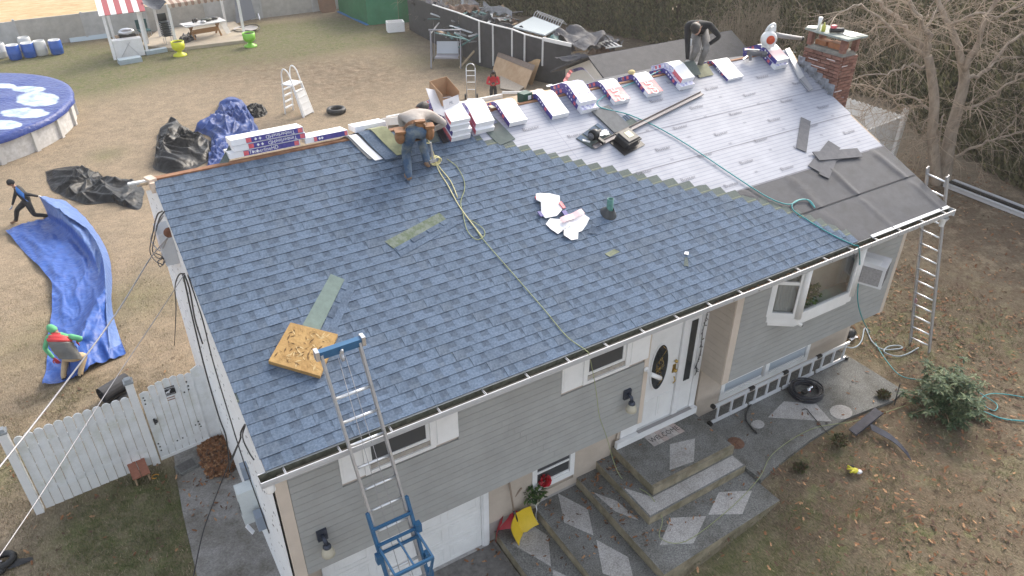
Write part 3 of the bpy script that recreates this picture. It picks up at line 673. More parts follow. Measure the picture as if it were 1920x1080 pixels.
M['sh_m2'] = mat('shingle_grey_blue', (.072, .105, .158), .92, stain=.18, sscale=2.2, col2=(.152, .196, .262), scale=38, bump=.35, bscale=260)
ROT = Matrix((V((1, 0, 0)), V((0, CA, SA)), RN)).transposed().to_4x4()
VAR = [shingle_mesh(1.0, 100+i) for i in range(14)]
def lay(me, u, v, parent, n=0.):
    o = link('shingle', me, parent); mw = ROT.copy(); mw.translation = RP(u, v, n)-house.location; o.matrix_local = mw; return o
nsh = 0
for i in range(31):
    v = i*EXP-.006 if i == 0 else i*EXP; ue = min(stair_u(v+.05), RX); off = (i*.165) % 1.0; u = -off; hd = min(SHH, SL-.005-v)
    while u < ue-.05:
        a, b = max(u, -.012), min(u+1.0, ue)
        if b-a > .995 and hd >= SHH: me = rnd.choice(VAR)
        else: me = shingle_mesh(b-a, 5000+nsh, hd)
        if b-a > .03: lay(me, a, v, roof, rnd.uniform(0, .0012)); nsh += 1
        u += 1.0
print('shingles', nsh)

# ------------------------------------------------------------------ chimney (bricks are pieces of the house's chimney)
CX0, CX1, CY0, CY1, CZ = 12.02, 12.46, 2.78, 3.66, 6.19
chm = MB(); chm.bb((CX0+.012, CY0+.012, 0.3), (CX1-.012, CY1-.012, CZ-.03)); chim = part(chm, 'chimney', M['mortar'], house)
BW, BH = .2, .066
brick_m = {}
def brick_mesh(l, d, h, k):
    key = (round(l, 3), round(d, 3), k)
    if key not in brick_m:
        q = MB(); q.box((0, 0, 0), (l, d, h)); brick_m[key] = q.mesh('brick', M['brick'] if k else M['brick2'])
    return brick_m[key]
def put_brick(c, l, d, k):
    o = link('brick', brick_mesh(l, d, BH-.011, k), chim); o.location = V(c)-house.location
nrow = 30
for r_ in range(nrow):
    z = CZ-.03-BH*(r_+.5)
    lo_x = CY0
    # face towards the roof (-X): runs along y
    n = 4; bl = (CY1-CY0)/n; sh = (r_ % 2)*.5
    y = CY0-sh*bl
    while y < CY1-.02:
        a, b = max(y, CY0), min(y+bl, CY1)
        if b-a > .05: put_brick((CX0+.006, (a+b)/2, z), .05+rnd.uniform(0, .006), b-a-.012, rnd.random() < .72)
        y += bl
    n = 2; bl = (CX1-CX0)/n; x = CX0-(1-sh*2)*.5*bl
    while x < CX1-.02:
        a, b = max(x, CX0+.035), min(x+bl, CX1)
        if b-a > .05: put_brick(((a+b)/2, CY0+.006, z), b-a-.012, .05+rnd.uniform(0, .006), rnd.random() < .72)
        x += bl
q = MB()
for c, d in (((CX0-.02, 3.25, CZ-.31), (.006, .34, .014)), ((CX0-.02, 3.12, CZ-.50), (.006, .36, .014)), ((CX0-.02, 3.4, CZ-.2), (.006, .22, .012)), ((CX0-.02, 3.0, CZ-.12), (.006, .2, .012)), ((12.12, CY0-.021, CZ-.2), (.16, .006, .012)), ((12.1, CY0-.021, CZ-.68), (.2, .006, .014)), ((CX0-.02, 2.84, CZ-.70), (.006, .10, .014))): q.box(c, d)
part(q, 'mortar_smear', mat('white_mortar', (.68, .63, .62), .9), chim)
q = MB(); q.prism([(CX0+.03, CY0+.03), (CX1-.03, CY0+.03), (CX1-.03, CY1-.03), (CX0+.03, CY1-.03)], CZ-.04, CZ+.045)
q.grid(lambda s, t: (CX0+(CX1-CX0)*s, CY0+(CY1-CY0)*t, CZ-.028+.07*min(s*5, (1-s)*5, t*9, (1-t)*9, 1)+.012*nz3(s*8, t*8)), 10, 16); part(q, 'crown', mat('sooty_crown', (.17, .165, .15), .95, col2=(.30, .28, .24), scale=9, bump=.4), chim)
for (x, y) in ((CX0+.05, CY0+.06), (CX1-.05, CY0+.06), (CX0+.05, CY1-.06), (CX1-.05, CY1-.06)):
    for k in range(4):
        q = MB(); q.box((x, y, CZ+.03+.066*(k+.5)), (.09, .1, .06)); part(q, 'cap_brick', M['brick'], chim)
q = MB(); q.bb((CX0+.12, CY0+.16, CZ+.03), (CX1-.1, CY1-.42, CZ+.15)); q.bb((CX0+.12, CY0+.52, CZ+.03), (CX1-.1, CY1-.12, CZ+.13)); part(q, 'flue', mat('orange_flue_clay', (.36, .15, .07), .85, var=.2), chim)
q = MB(); q.prism([(CX0-.06, CY0-.08), (CX1+.08, CY0-.07), (CX1+.06, CY1+.05), (CX1-.2, CY1+.09), (CX0-.03, CY1+.06), (CX0-.07, 3.2)], CZ+.295, CZ+.33); part(q, 'cap_slab', M['stone'], chim)
st = MB()
for k in range(6):
    v = (CY0+.16*k)/CA; z = RP(12, v).z
    st.box((CX0-.024, CY0+.08+.16*k, z+.12), (.008, .165, .22)); st.box((CX0-.05, CY0+.08+.16*k, z+.05+.02*(k % 2)), (.06, .03, .1), Matrix.Rotation(.5, 3, 'X'))
part(st, 'step_flashing', mat('old_lead_flashing', (.40, .42, .46), .5, .3, col2=(.16, .16, .17), scale=9), chim)
# things left on the chimney cap
def cap(x, y): return V((x, y, CZ+.33))
q = MB(); q.lathe(cap(12.05, 3.46), [(.0, 0), (.035, 0), (.028, .12), (.042, .24), (.0, .24)], 12); solo(q, 'white_cup', M['vinyl'], 'tall white cup standing on the chimney cap', 'cup')
q = MB(); q.lathe(cap(12.04, 3.60), [(0, 0), (.05, 0), (.105, .03), (.1, .034), (.0, .012)], 16); solo(q, 'plate', mat('cream_plate', (.78, .76, .66), .4), 'round cream plate on the far left end of the chimney cap', 'plate')
q = MB(); q.lathe(cap(12.05, 3.35), [(0, 0), (.04, 0), (.04, .1), (.015, .13), (.015, .16), (0, .16)], 10); solo(q, 'yellow_bottle', mat('yellow_green_plastic', (.50, .50, .10), .4), 'yellow green bottle beside the white cup on the chimney', 'bottle')
tl = thing('power_tool', 'black power tool with a red and white battery on the chimney cap', 'tool', cap(12.18, 3.1))
q = MB(); q.tube([cap(12.05, 3.2)+V((0, 0, .05)), cap(12.25, 3.05)+V((0, 0, .06))], .045, 10); q.tube([cap(12.2, 3.09)+V((0, 0, .05)), cap(12.3, 3.2)+V((0, 0, .03))], .03, 8); part(q, 'tool_body', M['dark'], tl)
q = MB(); q.box(cap(12.1, 3.17)+V((0, 0, .12)), (.1, .07, .05)); part(q, 'battery', M['wred'], tl)
q = MB(); q.grid(lambda s, t: cap(12.16+.3*s, 2.76+.26*t)+V((0, 0, .012+.03*abs(nz3(s*4, t*4, 5)))), 8, 8); solo(q, 'crumpled_foil', mat('pale_foil', (.62, .63, .60), .35, .5, bump=.4), 'crumpled pale foil at the near corner of the chimney cap', 'foil')

# ------------------------------------------------------------------ loose things on the roof
def rthing(name, label, cat, u, v, ang=0., n=.0, group=None):
    o = thing(name, label, cat, RP(u, v, n), 0, group); q = (ROT.to_3x3() @ Matrix.Rotation(ang, 3, 'Z')).to_4x4(); q.translation = RP(u, v, n); o.matrix_world = q; return o
def lpart(mb, name, mats, parent, label=None): return tag(link(name, mb.mesh(name, mats), parent), label)
NB = .0118+.0075
def rect_px(a, b, c, d): return [UV(*p) for p in (a, b, c, d)]

# roof vent pipe with its boot
vp = rthing('plumbing_vent', 'green topped vent pipe in a dark rubber boot between the shingles', 'vent pipe', *UV(1140, 402), 0, NB)
q = MB(); q.lathe((0, 0, 0), [(.125, 0), (.12, .012), (.085, .05), (.062, .10), (.053, .11)], 18, sy=1.1); lpart(q, 'boot', mat('dark_rubber_boot', (.045, .05, .055), .5, bump=.1), vp)
q = MB(); up = V((0, SA, CA)); q.lathe((0, 0, .06), [(.05, 0), (.05, .2), (.042, .2), (.042, .05)], 14, ax=up); lpart(q, 'pipe', mat('green_copper_pipe', (.08, .22, .19), .5, var=.3), vp)

# loose shingle strips. corners from the photo, laid on the roof
def strip(name, label, pts, ma, n=NB, cat='shingle', group=None, th=.005, two=None, parts=True):
    P = [UV(*p) for p in pts]; cu = sum(p[0] for p in P)/4; cv = sum(p[1] for p in P)/4
    o = rthing(name, label, cat, cu, cv, 0, n, group)
    L = [V((p[0]-cu, p[1]-cv, 0)) for p in P]
    def at(s, t): return (L[0]*(1-s)+L[1]*s)*(1-t)+(L[3]*(1-s)+L[2]*s)*t
    q = MB(); nu, nv = 10, 4
    q.grid(lambda s, t: at(s, t)+V((0, 0, th+.014*(2*s-1)**4*abs(nz3(cu, s*2, t)))), nu, nv); q.grid(lambda s, t: at(1-s, t)+V((0, 0, .014*(1-2*s)**4*abs(nz3(cu, 1-s, t))*.3)), nu, nv)
    for a, b in ((0, 1), (1, 2), (2, 3), (3, 0)): q.add([L[a], L[b], L[b]+V((0, 0, th)), L[a]+V((0, 0, th))], [(0, 1, 2, 3)], 0)
    lpart(q, 'backing' if two else 'strip_sheet', ma, o)
    if two:
        q = MB(); k = 0
        for s0, s1 in two:
            q.slab([at(s0, .02)+V((0, 0, th+.002)), at(s1, .02)+V((0, 0, th+.002)), at(s1, .44)+V((0, 0, th+.002)), at(s0, .44)+V((0, 0, th+.002))], (0, 0, 1), .006, k % 3); k += 1
        lpart(q, 'tabs', [M['sh_l'], M['sh_d'], M['sh_m']], o)
    return o
TABS = [(.02, .22), (.3, .52), (.6, .8), (.86, .99)]
strip('loose_shingle', 'mossy green loose shingle lying face down left of the yellow rope', ((721, 455), (823, 401), (836, 413), (738, 468)), mat('mossy_shingle', (.105, .135, .085), .9, col2=(.17, .20, .17), scale=9, thr=(.42, .58)))
strip('loose_shingle', 'blue loose shingle with tabs just below the mossy green one', ((738, 468), (836, 413), (856, 424), (752, 483)), M['sh_m'], two=TABS)
strip('loose_shingle', 'grey green loose shingle pointing up the roof above the board', ((567, 612), (620, 516), (646, 526), (598, 625)), mat('green_grey_shingle', (.16, .21, .19), .9, var=.12, scale=12))
strip('loose_shingle', 'blue loose shingle pointing up the roof right of the grey green one', ((600, 625), (645, 530), (668, 538), (625, 634)), M['sh_m'], two=TABS)
strip('shingle_scrap', 'small yellow green shingle scrap among the blue shingles', ((1133, 478), (1150, 469), (1161, 474), (1142, 484)), M['sh_y'], cat='scrap')
strip('shingle_scrap', 'small dark triangular shingle scrap below the torn wrapper', ((1102, 440), (1108, 424), (1122, 430), (1118, 441)), M['sh_d'], cat='scrap')
strip('shingle_scrap', 'pale shingle scrap lying near the middle of the eave', ((1281, 500), (1283, 484), (1288, 484), (1290, 502)), M['sh_h'], cat='scrap')
strip('paper_scrap', 'tiny white paper scrap above the pale shingle scrap', ((1281, 479), (1283, 474), (1290, 475), (1289, 481)), M['paper'], cat='scrap', n=NB+.01)
GM = mat('grey_starter_strip', (.125, .125, .135), .85, var=.16, scale=9, bump=.2)
strip('starter_strip', 'single dark grey strip standing upright in the white underlayment', ((1492, 279), (1501, 221), (1519, 229), (1511, 287)), GM, .016)
strip('starter_strip', 'dark grey strip lowest of the crossed pile on the membrane edge', ((1514, 312), (1552, 265), (1575, 279), (1535, 324)), GM, .016)
strip('starter_strip', 'dark grey strip sticking out below the crossed pile', ((1534, 328), (1552, 290), (1570, 296), (1553, 337)), GM, .022)
strip('starter_strip', 'dark grey strip lying level on top of the crossed pile', ((1521, 288), (1605, 281), (1615, 297), (1534, 304)), GM, .032, th=.012)
SG = mat('shingle_back_grey', (.15, .155, .16), .9, var=.15, scale=12)
strip('loose_shingle', 'wide grey shingle face down above the roof vent', ((1108, 211), (1139, 200), (1183, 243), (1151, 252)), SG, .02, th=.02)
strip('loose_shingle', 'green grey shingle under the black air tool', ((1079, 261), (1120, 232), (1152, 258), (1110, 280)), mat('dark_green_shingle', (.10, .125, .12), .9, var=.15), .014, two=TABS)
strip('loose_shingle', 'dark blue green shingle half under the long metal strip', ((1163, 222), (1174, 216), (1196, 232), (1182, 241)), M['sh_h'], .016, two=TABS)
strip('loose_shingle', 'green grey shingle under the left side of the white curved bundle', ((882, 222), (912, 206), (966, 262), (937, 274)), mat('dark_green_shingle', (.10, .125, .12), .9, var=.15), .014, two=[(.5, .9)])
# torn wrapper
def wrapper(label, pts, seed):
    P = [V((*UV(*p), 0)) for p in pts]; c = sum(P, V((0, 0, 0)))/len(P); o = rthing('torn_wrapper', label, 'wrapper', c.x, c.y, 0, NB)
    q = MB(); Q = [p-c for p in P]; n = len(Q); vs = []; fs = []; K = 6
    for k in range(K+1):
        for i in range(n):
            f = k/K; p = Q[i]*f; vs.append(p+V((0, 0, .012+.05*abs(nz3(p.x*5+seed, p.y*5, seed, 1.3)))))
    for k in range(K):
        for i in range(n): fs.append((k*n+i, (k+1)*n+i, (k+1)*n+(i+1) % n, k*n+(i+1) % n))
    q.add(vs, fs, 0, True); lpart(q, 'plastic_sheet', M['paper'], o); return o, Q
o, Q = wrapper('torn white shingle wrapper lying upper left beside the vent pipe', ((1003, 368), (1012, 366), (1030, 367), (1048, 370), (1049, 385), (1053, 397), (1043, 408), (1022, 412), (1014, 405), (1012, 385), (1004, 380)), 2.)
for c_, s_, m_ in ((Q[4]+V((.0, -.05, .035)), (.05, .13, .02), 'wred'), (Q[0]+V((-.02, -.08, .03)), (.05, .06, .02), 'wred'), (Q[5]+V((.0, -.08, .03)), (.07, .1, .02), 'wnavy'), (Q[8]+V((-.02, -.0, .03)), (.05, .1, .02), 'wnavy')):
    q = MB(); q.box(c_, s_); lpart(q, 'printed_strip', M[m_], o)
o, Q = wrapper('torn white shingle wrapper with a pink stripe, lower right of the pair', ((1022, 423), (1030, 413), (1050, 415), (1062, 408), (1078, 407), (1085, 404), (1094, 406), (1104, 413), (1098, 425), (1090, 436), (1083, 438), (1082, 452), (1070, 453), (1055, 446), (1056, 434), (1045, 442), (1032, 434)), 5.)
q = MB(); q.grid(lambda s, t: V((-.1+.42*s, .05+.1*t+.05*s, .062+.01*math.sin(s*9))), 8, 2); lpart(q, 'pink_stripe', mat('faded_pink_print', (.72, .50, .52), .5), o)
# osb offcut
P = [UV(*p) for p in ((504, 684), (545, 612), (633, 634), (600, 712))]; cu = sum(p[0] for p in P)/4; cv = sum(p[1] for p in P)/4
o = rthing('strand_board', 'square yellow brown strand board resting near the hoist ladder', 'board', cu, cv, 0, NB+.002)
OSB = mat('strand_board_wood', (.33, .19, .065), .8, col2=(.46, .29, .11), scale=7, bump=.4, bscale=25)
q = MB(); L = [V((p[0]-cu, p[1]-cv, 0)) for p in P]; q.slab(L, (0, 0, 1), .065); lpart(q, 'board', OSB, o)
q = MB()
for k in range(130):
    s, t_ = rnd.uniform(.06, .94), rnd.uniform(.06, .94); c = (L[0]*(1-s)+L[1]*s)*(1-t_)+(L[3]*(1-s)+L[2]*s)*t_
    a = rnd.uniform(0, 3.14); l = rnd.uniform(.02, .05); d = V((math.cos(a), math.sin(a), 0))*l; e = V((-d.y, d.x, 0))*.22
    q.add([c-d+V((0, 0, .0655)), c+e+V((0, 0, .069)), c+d+V((0, 0, .0655)), c-e+V((0, 0, .067))], [(0, 1, 2, 3)], rnd.choice((0, 0, 1, 2)))
so_ = lpart(q, 'strands', [OSB, mat('dark_strand', (.13, .075, .03), .9), mat('pale_strand', (.55, .40, .20), .85)], o); so_['kind'] = 'stuff'
# roof box vent, long flashing strip, air tool
c = UV(1172, 268); o = rthing('roof_box_vent', 'black square roof vent with a yellow sticker lying on its flange', 'roof vent', *c, .22, .018)
q = MB(); q.box((0, 0, .004), (.52, .44, .006)); lpart(q, 'flange', M['dark'], o)
q = MB(); q.box((0, 0, .07), (.30, .28, .11), taper=.9); q.box((0, -.01, .135), (.34, .32, .02), taper=.93); q.box((0, -.01, .155), (.30, .28, .03), taper=.85); lpart(q, 'hood', M['dark'], o)
q = MB(); q.box((.01, -.0, .172), (.12, .13, .003)); lpart(q, 'sticker', mat('yellow_sticker', (.68, .70, .42), .5), o)
q = MB()
for k in range(12): q.box((-.14+.025*k, -.165, .06), (.008, .006, .08))
lpart(q, 'louvres', mat('vent_grey', (.06, .06, .065), .4), o)
a = UV(1112, 279); b = UV(1315, 178); c = ((a[0]+b[0])/2, (a[1]+b[1])/2); ang = math.atan2(b[1]-a[1], b[0]-a[0]); L_ = math.hypot(b[0]-a[0], b[1]-a[1])
o = rthing('metal_strip', 'long grey metal flashing strip lying across the white underlayment', 'flashing', *c, ang, .03)
q = MB(); q.box((0, 0, .004), (L_, .085, .006)); q.box((0, -.04, .016), (L_, .006, .02)); lpart(q, 'strip_sheet', mat('mauve_grey_metal', (.17, .155, .165), .5, .1), o)
q = MB(); q.box((0, .04, .014), (L_, .012, .022)); lpart(q, 'folded_lip', mat('dark_lip', (.07, .055, .05), .6), o)
c = UV(1110, 262); o = rthing('air_nailer', 'black round air nailer with a white rag beside it', 'nail gun', *c, .3, .022)
q = MB(); q.tube([(-.05, 0, .09), (.03, 0, .09), (.1, 0, .08)], [.085, .09, .05], 14); q.tube([(.05, 0, .08), (.22, .03, .05)], .03, 8); q.box((.02, -.12, .06), (.05, .2, .05)); lpart(q, 'tool_body', M['dark'], o)
q = MB(); q.lathe((-.07, 0, .09), [(.0, 0), (.055, 0), (.06, .02), (0, .03)], 14, ax=(-1, 0, 0)); lpart(q, 'drum_cap', mat('grey_plastic', (.12, .12, .13), .4), o)
q = MB(); q.grid(lambda s, t: V((.06+.24*s, .08+.13*t, .03+.05*abs(nz3(s*3, t*3, 9)))), 8, 6); c = UV(1128, 254); o2 = rthing('rag', 'white rag lying beside the black air nailer', 'rag', *c, 0, .03); 
q.v = [p-V((.18, .14, .02)) for p in q.v]; lpart(q, 'cloth', M['paper'], o2)
o = rthing('chalk_stick', 'short white stick on the green shingle left of the air nailer', 'stick', *UV(1098, 268), -.6, .03); q = MB(); q.box((0, 0, .01), (.13, .03, .02)); lpart(q, 'stick', M['vinyl'], o)
# right rake: white trim piece and grey piece near the chimney
o = strip('trim_board', 'white metal trim piece running down the right rake below the blower', ((1470, 96), (1478, 93), (1506, 147), (1497, 152)), M['gutterw'], .02, 'trim', th=.03)
o = strip('trim_board', 'grey metal trim piece just below the white one on the rake', ((1498, 152), (1507, 148), (1522, 170), (1515, 173)), mat('grey_trim', (.42, .43, .46), .5, .3), .02, 'trim', th=.03)
o = strip('plywood_strip', 'bare plywood strip along the rake beside the chimney', ((1478, 97), (1484, 97), (1500, 124), (1494, 126)), M['deck'], .012, 'board', th=.012)

# ------------------------------------------------------------------ shingle bundles on the ridge
def ridge_path(u, half_f, half_b, h, y_off=0.):
    """profile over the ridge from the front slope to the back, h above the surface"""
    sb = .345 if u > 4.55 else SA/CA
    pts = []
    for k in range(15):
        s = -half_f+(half_f+half_b)*k/14
        if s < 0: y = RY+s*CA; z = EZ+1.731+s*SA
        else: y = RY+s*.96; z = EZ+1.731-s*sb*.96
        z_soft = EZ+1.731-.10; w_ = math.exp(-(s/.2)**2); z = z-w_*.0+.03*w_
        pts.append((y+y_off, z))
    out = []
    for i, (y, z) in enumerate(pts):
        a = pts[max(0, i-1)]; b = pts[min(14, i+1)]; d = V((0, b[0]-a[0], b[1]-a[1])).normalized(); n = V((0, -d.z, d.y)); out.append(V((0, y, z))+n*h)
    return out
BUND = 'shingle bundles along the ridge'
def bundle(u, label, base=.012, style='gaf', hf=.52, hb=.40, wd=.335, th=.085, yaw=0.):
    lo = ridge_path(u, hf, hb, base); hi = ridge_path(u, hf, hb, base+th)
    o = thing('shingle_bundle', label, 'shingle bundle', V((u, RY, lo[7].z)), 0, BUND)
    def X(i, sgn): return u+sgn*wd/2+(lo[i].y-RY)*yaw
    q = MB(); n = len(lo)
    for i in range(n-1):
        a, b = lo[i], lo[i+1]; c, d = hi[i], hi[i+1]; f = i/(n-1)
        top = 0
        if style == 'gaf': top = 1 if f < .30 else (3 if f < .45 else 0)
        elif style == 'print': top = 3 if f < .55 else 0
        elif style == 'pink': top = 4 if .02 < f < .35 else 0
        q.add([(X(i, -1), c.y, c.z), (X(i, 1), c.y, c.z), (X(i+1, 1), d.y, d.z), (X(i+1, -1), d.y, d.z)], [(0, 1, 2, 3)], top, True)
        side = 2 if style != 'white' or f > .15 else 2
        if style == 'red' : side = 1 if f < .35 else 3
        if f < .1 and style in ('gaf', 'print'): side = 0
        for sgn in (-1, 1):
            vs = [(X(i, sgn), a.y, a.z), (X(i+1, sgn), b.y, b.z), (X(i+1, sgn), d.y, d.z), (X(i, sgn), c.y, c.z)]
            q.add(vs if sgn > 0 else vs[::-1], [(0, 1, 2, 3)], side)
        q.add([(X(i, 1), a.y, a.z), (X(i, -1), a.y, a.z), (X(i+1, -1), b.y, b.z), (X(i+1, 1), b.y, b.z)], [(0, 1, 2, 3)], 0)
    for i in (0, n-1):
        a, c = lo[i], hi[i]; vs = [(X(i, -1), a.y, a.z), (X(i, 1), a.y, a.z), (X(i, 1), c.y, c.z), (X(i, -1), c.y, c.z)]; q.add(vs if i == 0 else vs[::-1], [(0, 1, 2, 3)], 0)
    part(q, 'wrapper', [M['paper'], M['wred'], M['wnavy'], M['wpurp'], mat('faded_pink_print', (.72, .50, .52), .5)], o)
    d1 = (hi[4]-hi[0]).normalized(); nn = V((0, -d1.z, d1.y)); mid = (hi[1]+hi[3])*.5
    if style == 'gaf':
        t_ = MB(); put_text(t_, 'GAF', .20, V((u, mid.y, mid.z))+nn*.013, d1, V((-1, 0, 0)), 0, .9); part(t_, 'lettering', M['paper'], o)
    # red blocks and white diamonds on the side seen
    t_ = MB()
    for i in (3, 9, 11):
        a, b, c, d = lo[i], lo[i+1], hi[i], hi[i+1]; k = .2
        pts = [V((X(i, -1)-.002, *(a+(c-a)*k).yz)), V((X(i+1, -1)-.002, *(b+(d-b)*k).yz)), V((X(i+1, -1)-.002, *(b+(d-b)*.85).yz)), V((X(i, -1)-.002, *(a+(c-a)*.85).yz))]
        t_.add(pts, [(3, 2, 1, 0)], 1)
    for i in (5, 6, 7, 12):
        m_ = (lo[i]+hi[i])*.5; x = X(i, -1)-.002; d = (lo[i+1]-lo[i]).normalized(); e = V((0, -d.z, d.y)); mm = V((x, m_.y, m_.z))
        t_.add([mm-d*.024, mm+e*.024, mm+d*.024, mm-e*.024], [(0, 1, 2, 3)], 0)
    part(t_, 'side_print', [M['paper'], M['wred']], o)
    return o
bundle(4.36, 'lowest bundle of the stack under the cardboard box', .012, 'red', .50)
bundle(4.38, 'second bundle of the stack under the cardboard box', .10, 'white', .47)
bundle(4.34, 'third bundle of the stack under the cardboard box', .188, 'white', .44)
bundle(4.36, 'topmost bundle of the stack under the cardboard box', .276, 'red', .40, th=.06)
bundle(4.86, 'lower bundle of the pair just right of the cardboard box', .012, 'red', .46, yaw=.12)
bundle(4.86, 'upper red and white bundle of the pair right of the cardboard box', .10, 'red', .40, yaw=.10)
bundle(5.42, 'plain white bundle draped over a loose green shingle', .022, 'white', .46)
bundle(6.22, 'plain white bundle beside the green box on the ridge', .012, 'white', .50)
bundle(6.80, 'lower bundle with printed sides in the pair above the grey shingle', .012, 'print', .52)
bundle(6.80, 'upper purple printed bundle in the pair above the grey shingle', .10, 'print', .42)
bundle(7.52, 'red topped bundle nearest to the roof vent', .012, 'gaf', .48)
bundle(8.27, 'red topped bundle with a small yellow sponge on its crest', .012, 'gaf', .47)
bundle(9.02, 'lower bundle of the pair at the feet of the man in black', .012, 'print', .47)
bundle(9.06, 'upper red striped bundle at the feet of the man in black', .10, 'red', .38, wd=.30)
bundle(10.22, 'flat white bundle right of the man in black', .008, 'white', .50, .2, .40, .05)
bundle(11.46, 'lower bundle of the pair under the leaf blower', .012, 'print', .48)
bundle(11.48, 'upper pink printed bundle under the leaf blower', .10, 'pink', .42)
q = MB(); q.ball(V((8.12, RY+.06, EZ+1.731+.15)), .06, 10, 6, sq=(1.2, 1, .7)); solo(q, 'sponge', mat('yellow_sponge', (.62, .50, .25), .9, bump=.4), 'small yellow sponge on the crest of a red topped bundle', 'sponge')
# stack behind the ridge on the left
tb = Matrix.Rotation(-.16, 3, 'X')
def flatbundle(x0, x1, k, label, open_=False):
    c = V(((x0+x1)/2, RY+.20, EZ+1.731+.03+k*.088)); o = thing('shingle_bundle', label, 'shingle bundle', c, 0, BUND)
    q = MB(); q.box(c+V((0, 0, .04)), (x1-x0, .335, .082), tb); part(q, 'wrapper', M['paper'], o)
    f = lambda a, b: c+V((0, 0, .04))+tb @ V((a, -.1695, b))
    q = MB(); q.add([f(-.30*(x1-x0)+.0, -.036), f(.49*(x1-x0), -.036), f(.49*(x1-x0), .036), f(-.30*(x1-x0), .036)], [(0, 1, 2, 3)], 0)
    g = lambda a, b: f(a, b)+tb @ V((0, -.002, 0))
    q.add([g(-.30*(x1-x0), -.03), g(-.23*(x1-x0), -.03), g(-.23*(x1-x0), .03), g(-.30*(x1-x0), .03)], [(0, 1, 2, 3)], 1); q.add([g(.42*(x1-x0), -.03), g(.485*(x1-x0), -.03), g(.485*(x1-x0), .03), g(.42*(x1-x0), .03)], [(0, 1, 2, 3)], 1)
    for dx in (-.17, -.11): q.add([g(dx*(x1-x0)-.02, 0), g(dx*(x1-x0), -.022), g(dx*(x1-x0)+.02, 0), g(dx*(x1-x0), .022)], [(0, 1, 2, 3)], 2)
    part(q, 'side_print', [M['wnavy'], M['wred'], M['paper']], o)
    if x1-x0 > .9:
        q = MB(); put_text(q, 'TimberlineHD', .075, g(.17*(x1-x0), 0)+tb @ V((0, -.001, 0)), V((-1, 0, 0)), tb @ V((0, 0, -1)), 0, .95) if k else put_text(q, 'TimberlineHD', .075, g(-.02, 0)+tb @ V((0, -.001, 0)), V((1, 0, 0)), tb @ V((0, 0, 1)), 0, .95)
        part(q, 'lettering', M['paper'], o)
    return o
flatbundle(1.02, 2.02, 0, 'bottom bundle of the stack behind the left end of the ridge')
flatbundle(1.10, 2.12, 1, 'middle bundle of the stack behind the left end of the ridge')
flatbundle(1.08, 2.10, 2, 'topmost bundle of the stack behind the left end of the ridge')
flatbundle(2.10, 2.75, 0, 'single navy printed bundle between the left stack and the draped shingles')
q = MB(); q.slab([(.86, RY+.02, EZ+1.731+.01), (1.2, RY+.42, EZ+1.731+.20), (1.25, RY+.44, EZ+1.731+.17), (.98, RY+.0, EZ+1.731+.01)], (-.5, 0, .4), .012); solo(q, 'loose_shingle', M['sh_h'], 'pale grey shingle leaning on the end of the left bundle stack', 'shingle')
# shingles draped over the ridge right of that stack
def draped(u, wd, ma, label, hf, hb, base, yaw, name='draped_shingle', cat='shingle'):
    lo = ridge_path(u, hf, hb, base); q = MB()
    for i in range(14):
        a, b = lo[i], lo[i+1]
        for h, fl in ((.0, True), (.006, False)):
            vs = [(u-wd/2+(p.y-RY)*yaw+dx, p.y, p.z+h) for p, dx in ((a, 0), (a, wd), (b, wd), (b, 0))]
            q.add(vs if not fl else vs[::-1], [(0, 1, 2, 3)], 0, True)
        for dx in (0, wd):
            vs = [(u-wd/2+(p.y-RY)*yaw+dx, p.y, p.z+h) for p, h in ((a, 0), (b, 0), (b, .006), (a, .006))]; q.add(vs, [(0, 1, 2, 3)], 0)
    a = lo[0]; x = u-wd/2+(a.y-RY)*yaw; q.add([(x, a.y, a.z), (x+wd, a.y, a.z), (x+wd, a.y, a.z+.006), (x, a.y, a.z+.006)], [(0, 1, 2, 3)])
    return solo(q, name, ma, label, cat)
draped(2.80, .12, M['paper'], 'crumpled white wrapper strip draped over the ridge', .55, .30, .03, -.35, 'draped_wrapper', 'wrapper')
draped(2.86, .30, SG, 'dark grey shingle back draped over the ridge under the blue one', .50, .25, .022, -.3)
draped(3.02, .26, M['sh_m'], 'blue shingle draped over the ridge right of the white wrapper', .60, .25, .05, -.3)
draped(3.20, .24, mat('yellow_green_shingle', (.26, .27, .16), .9, var=.2, scale=8), 'yellow green shingle back draped over the ridge left of the worker', .58, .3, .07, -.3)
q = MB(); q.box((3.15, RY+.28, EZ+1.731+.05), (.5, .3, .085), tb); solo(q, 'shingle_bundle', M['paper'], 'short white bundle behind the draped shingles near the worker', 'shingle bundle', BUND)
draped(3.98, .26, M['sh_h'], 'blue green shingle draped at the worker right knee', .45, .2, .03, .2)
draped(4.12, .10, M['dark'], 'black rubber strip hanging down left of the boxed stack', .52, .2, .05, .05, 'rubber_strip', 'strip')
draped(5.18, .07, mat('yellow_paper', (.68, .64, .45), .7), 'pale yellow release strip between two bundles', .05, .9, .05, -.25, 'release_strip', 'strip')
draped(9.38, .34, M['sh_h'], 'grey green shingle draped over the bundles near the man in black', .30, .3, .13, .3)
draped(9.72, .36, mat('olive_shingle', (.25, .25, .17), .9, var=.25, scale=6), 'crumpled olive shingle back at the feet of the man in black', .28, .2, .02, .2)
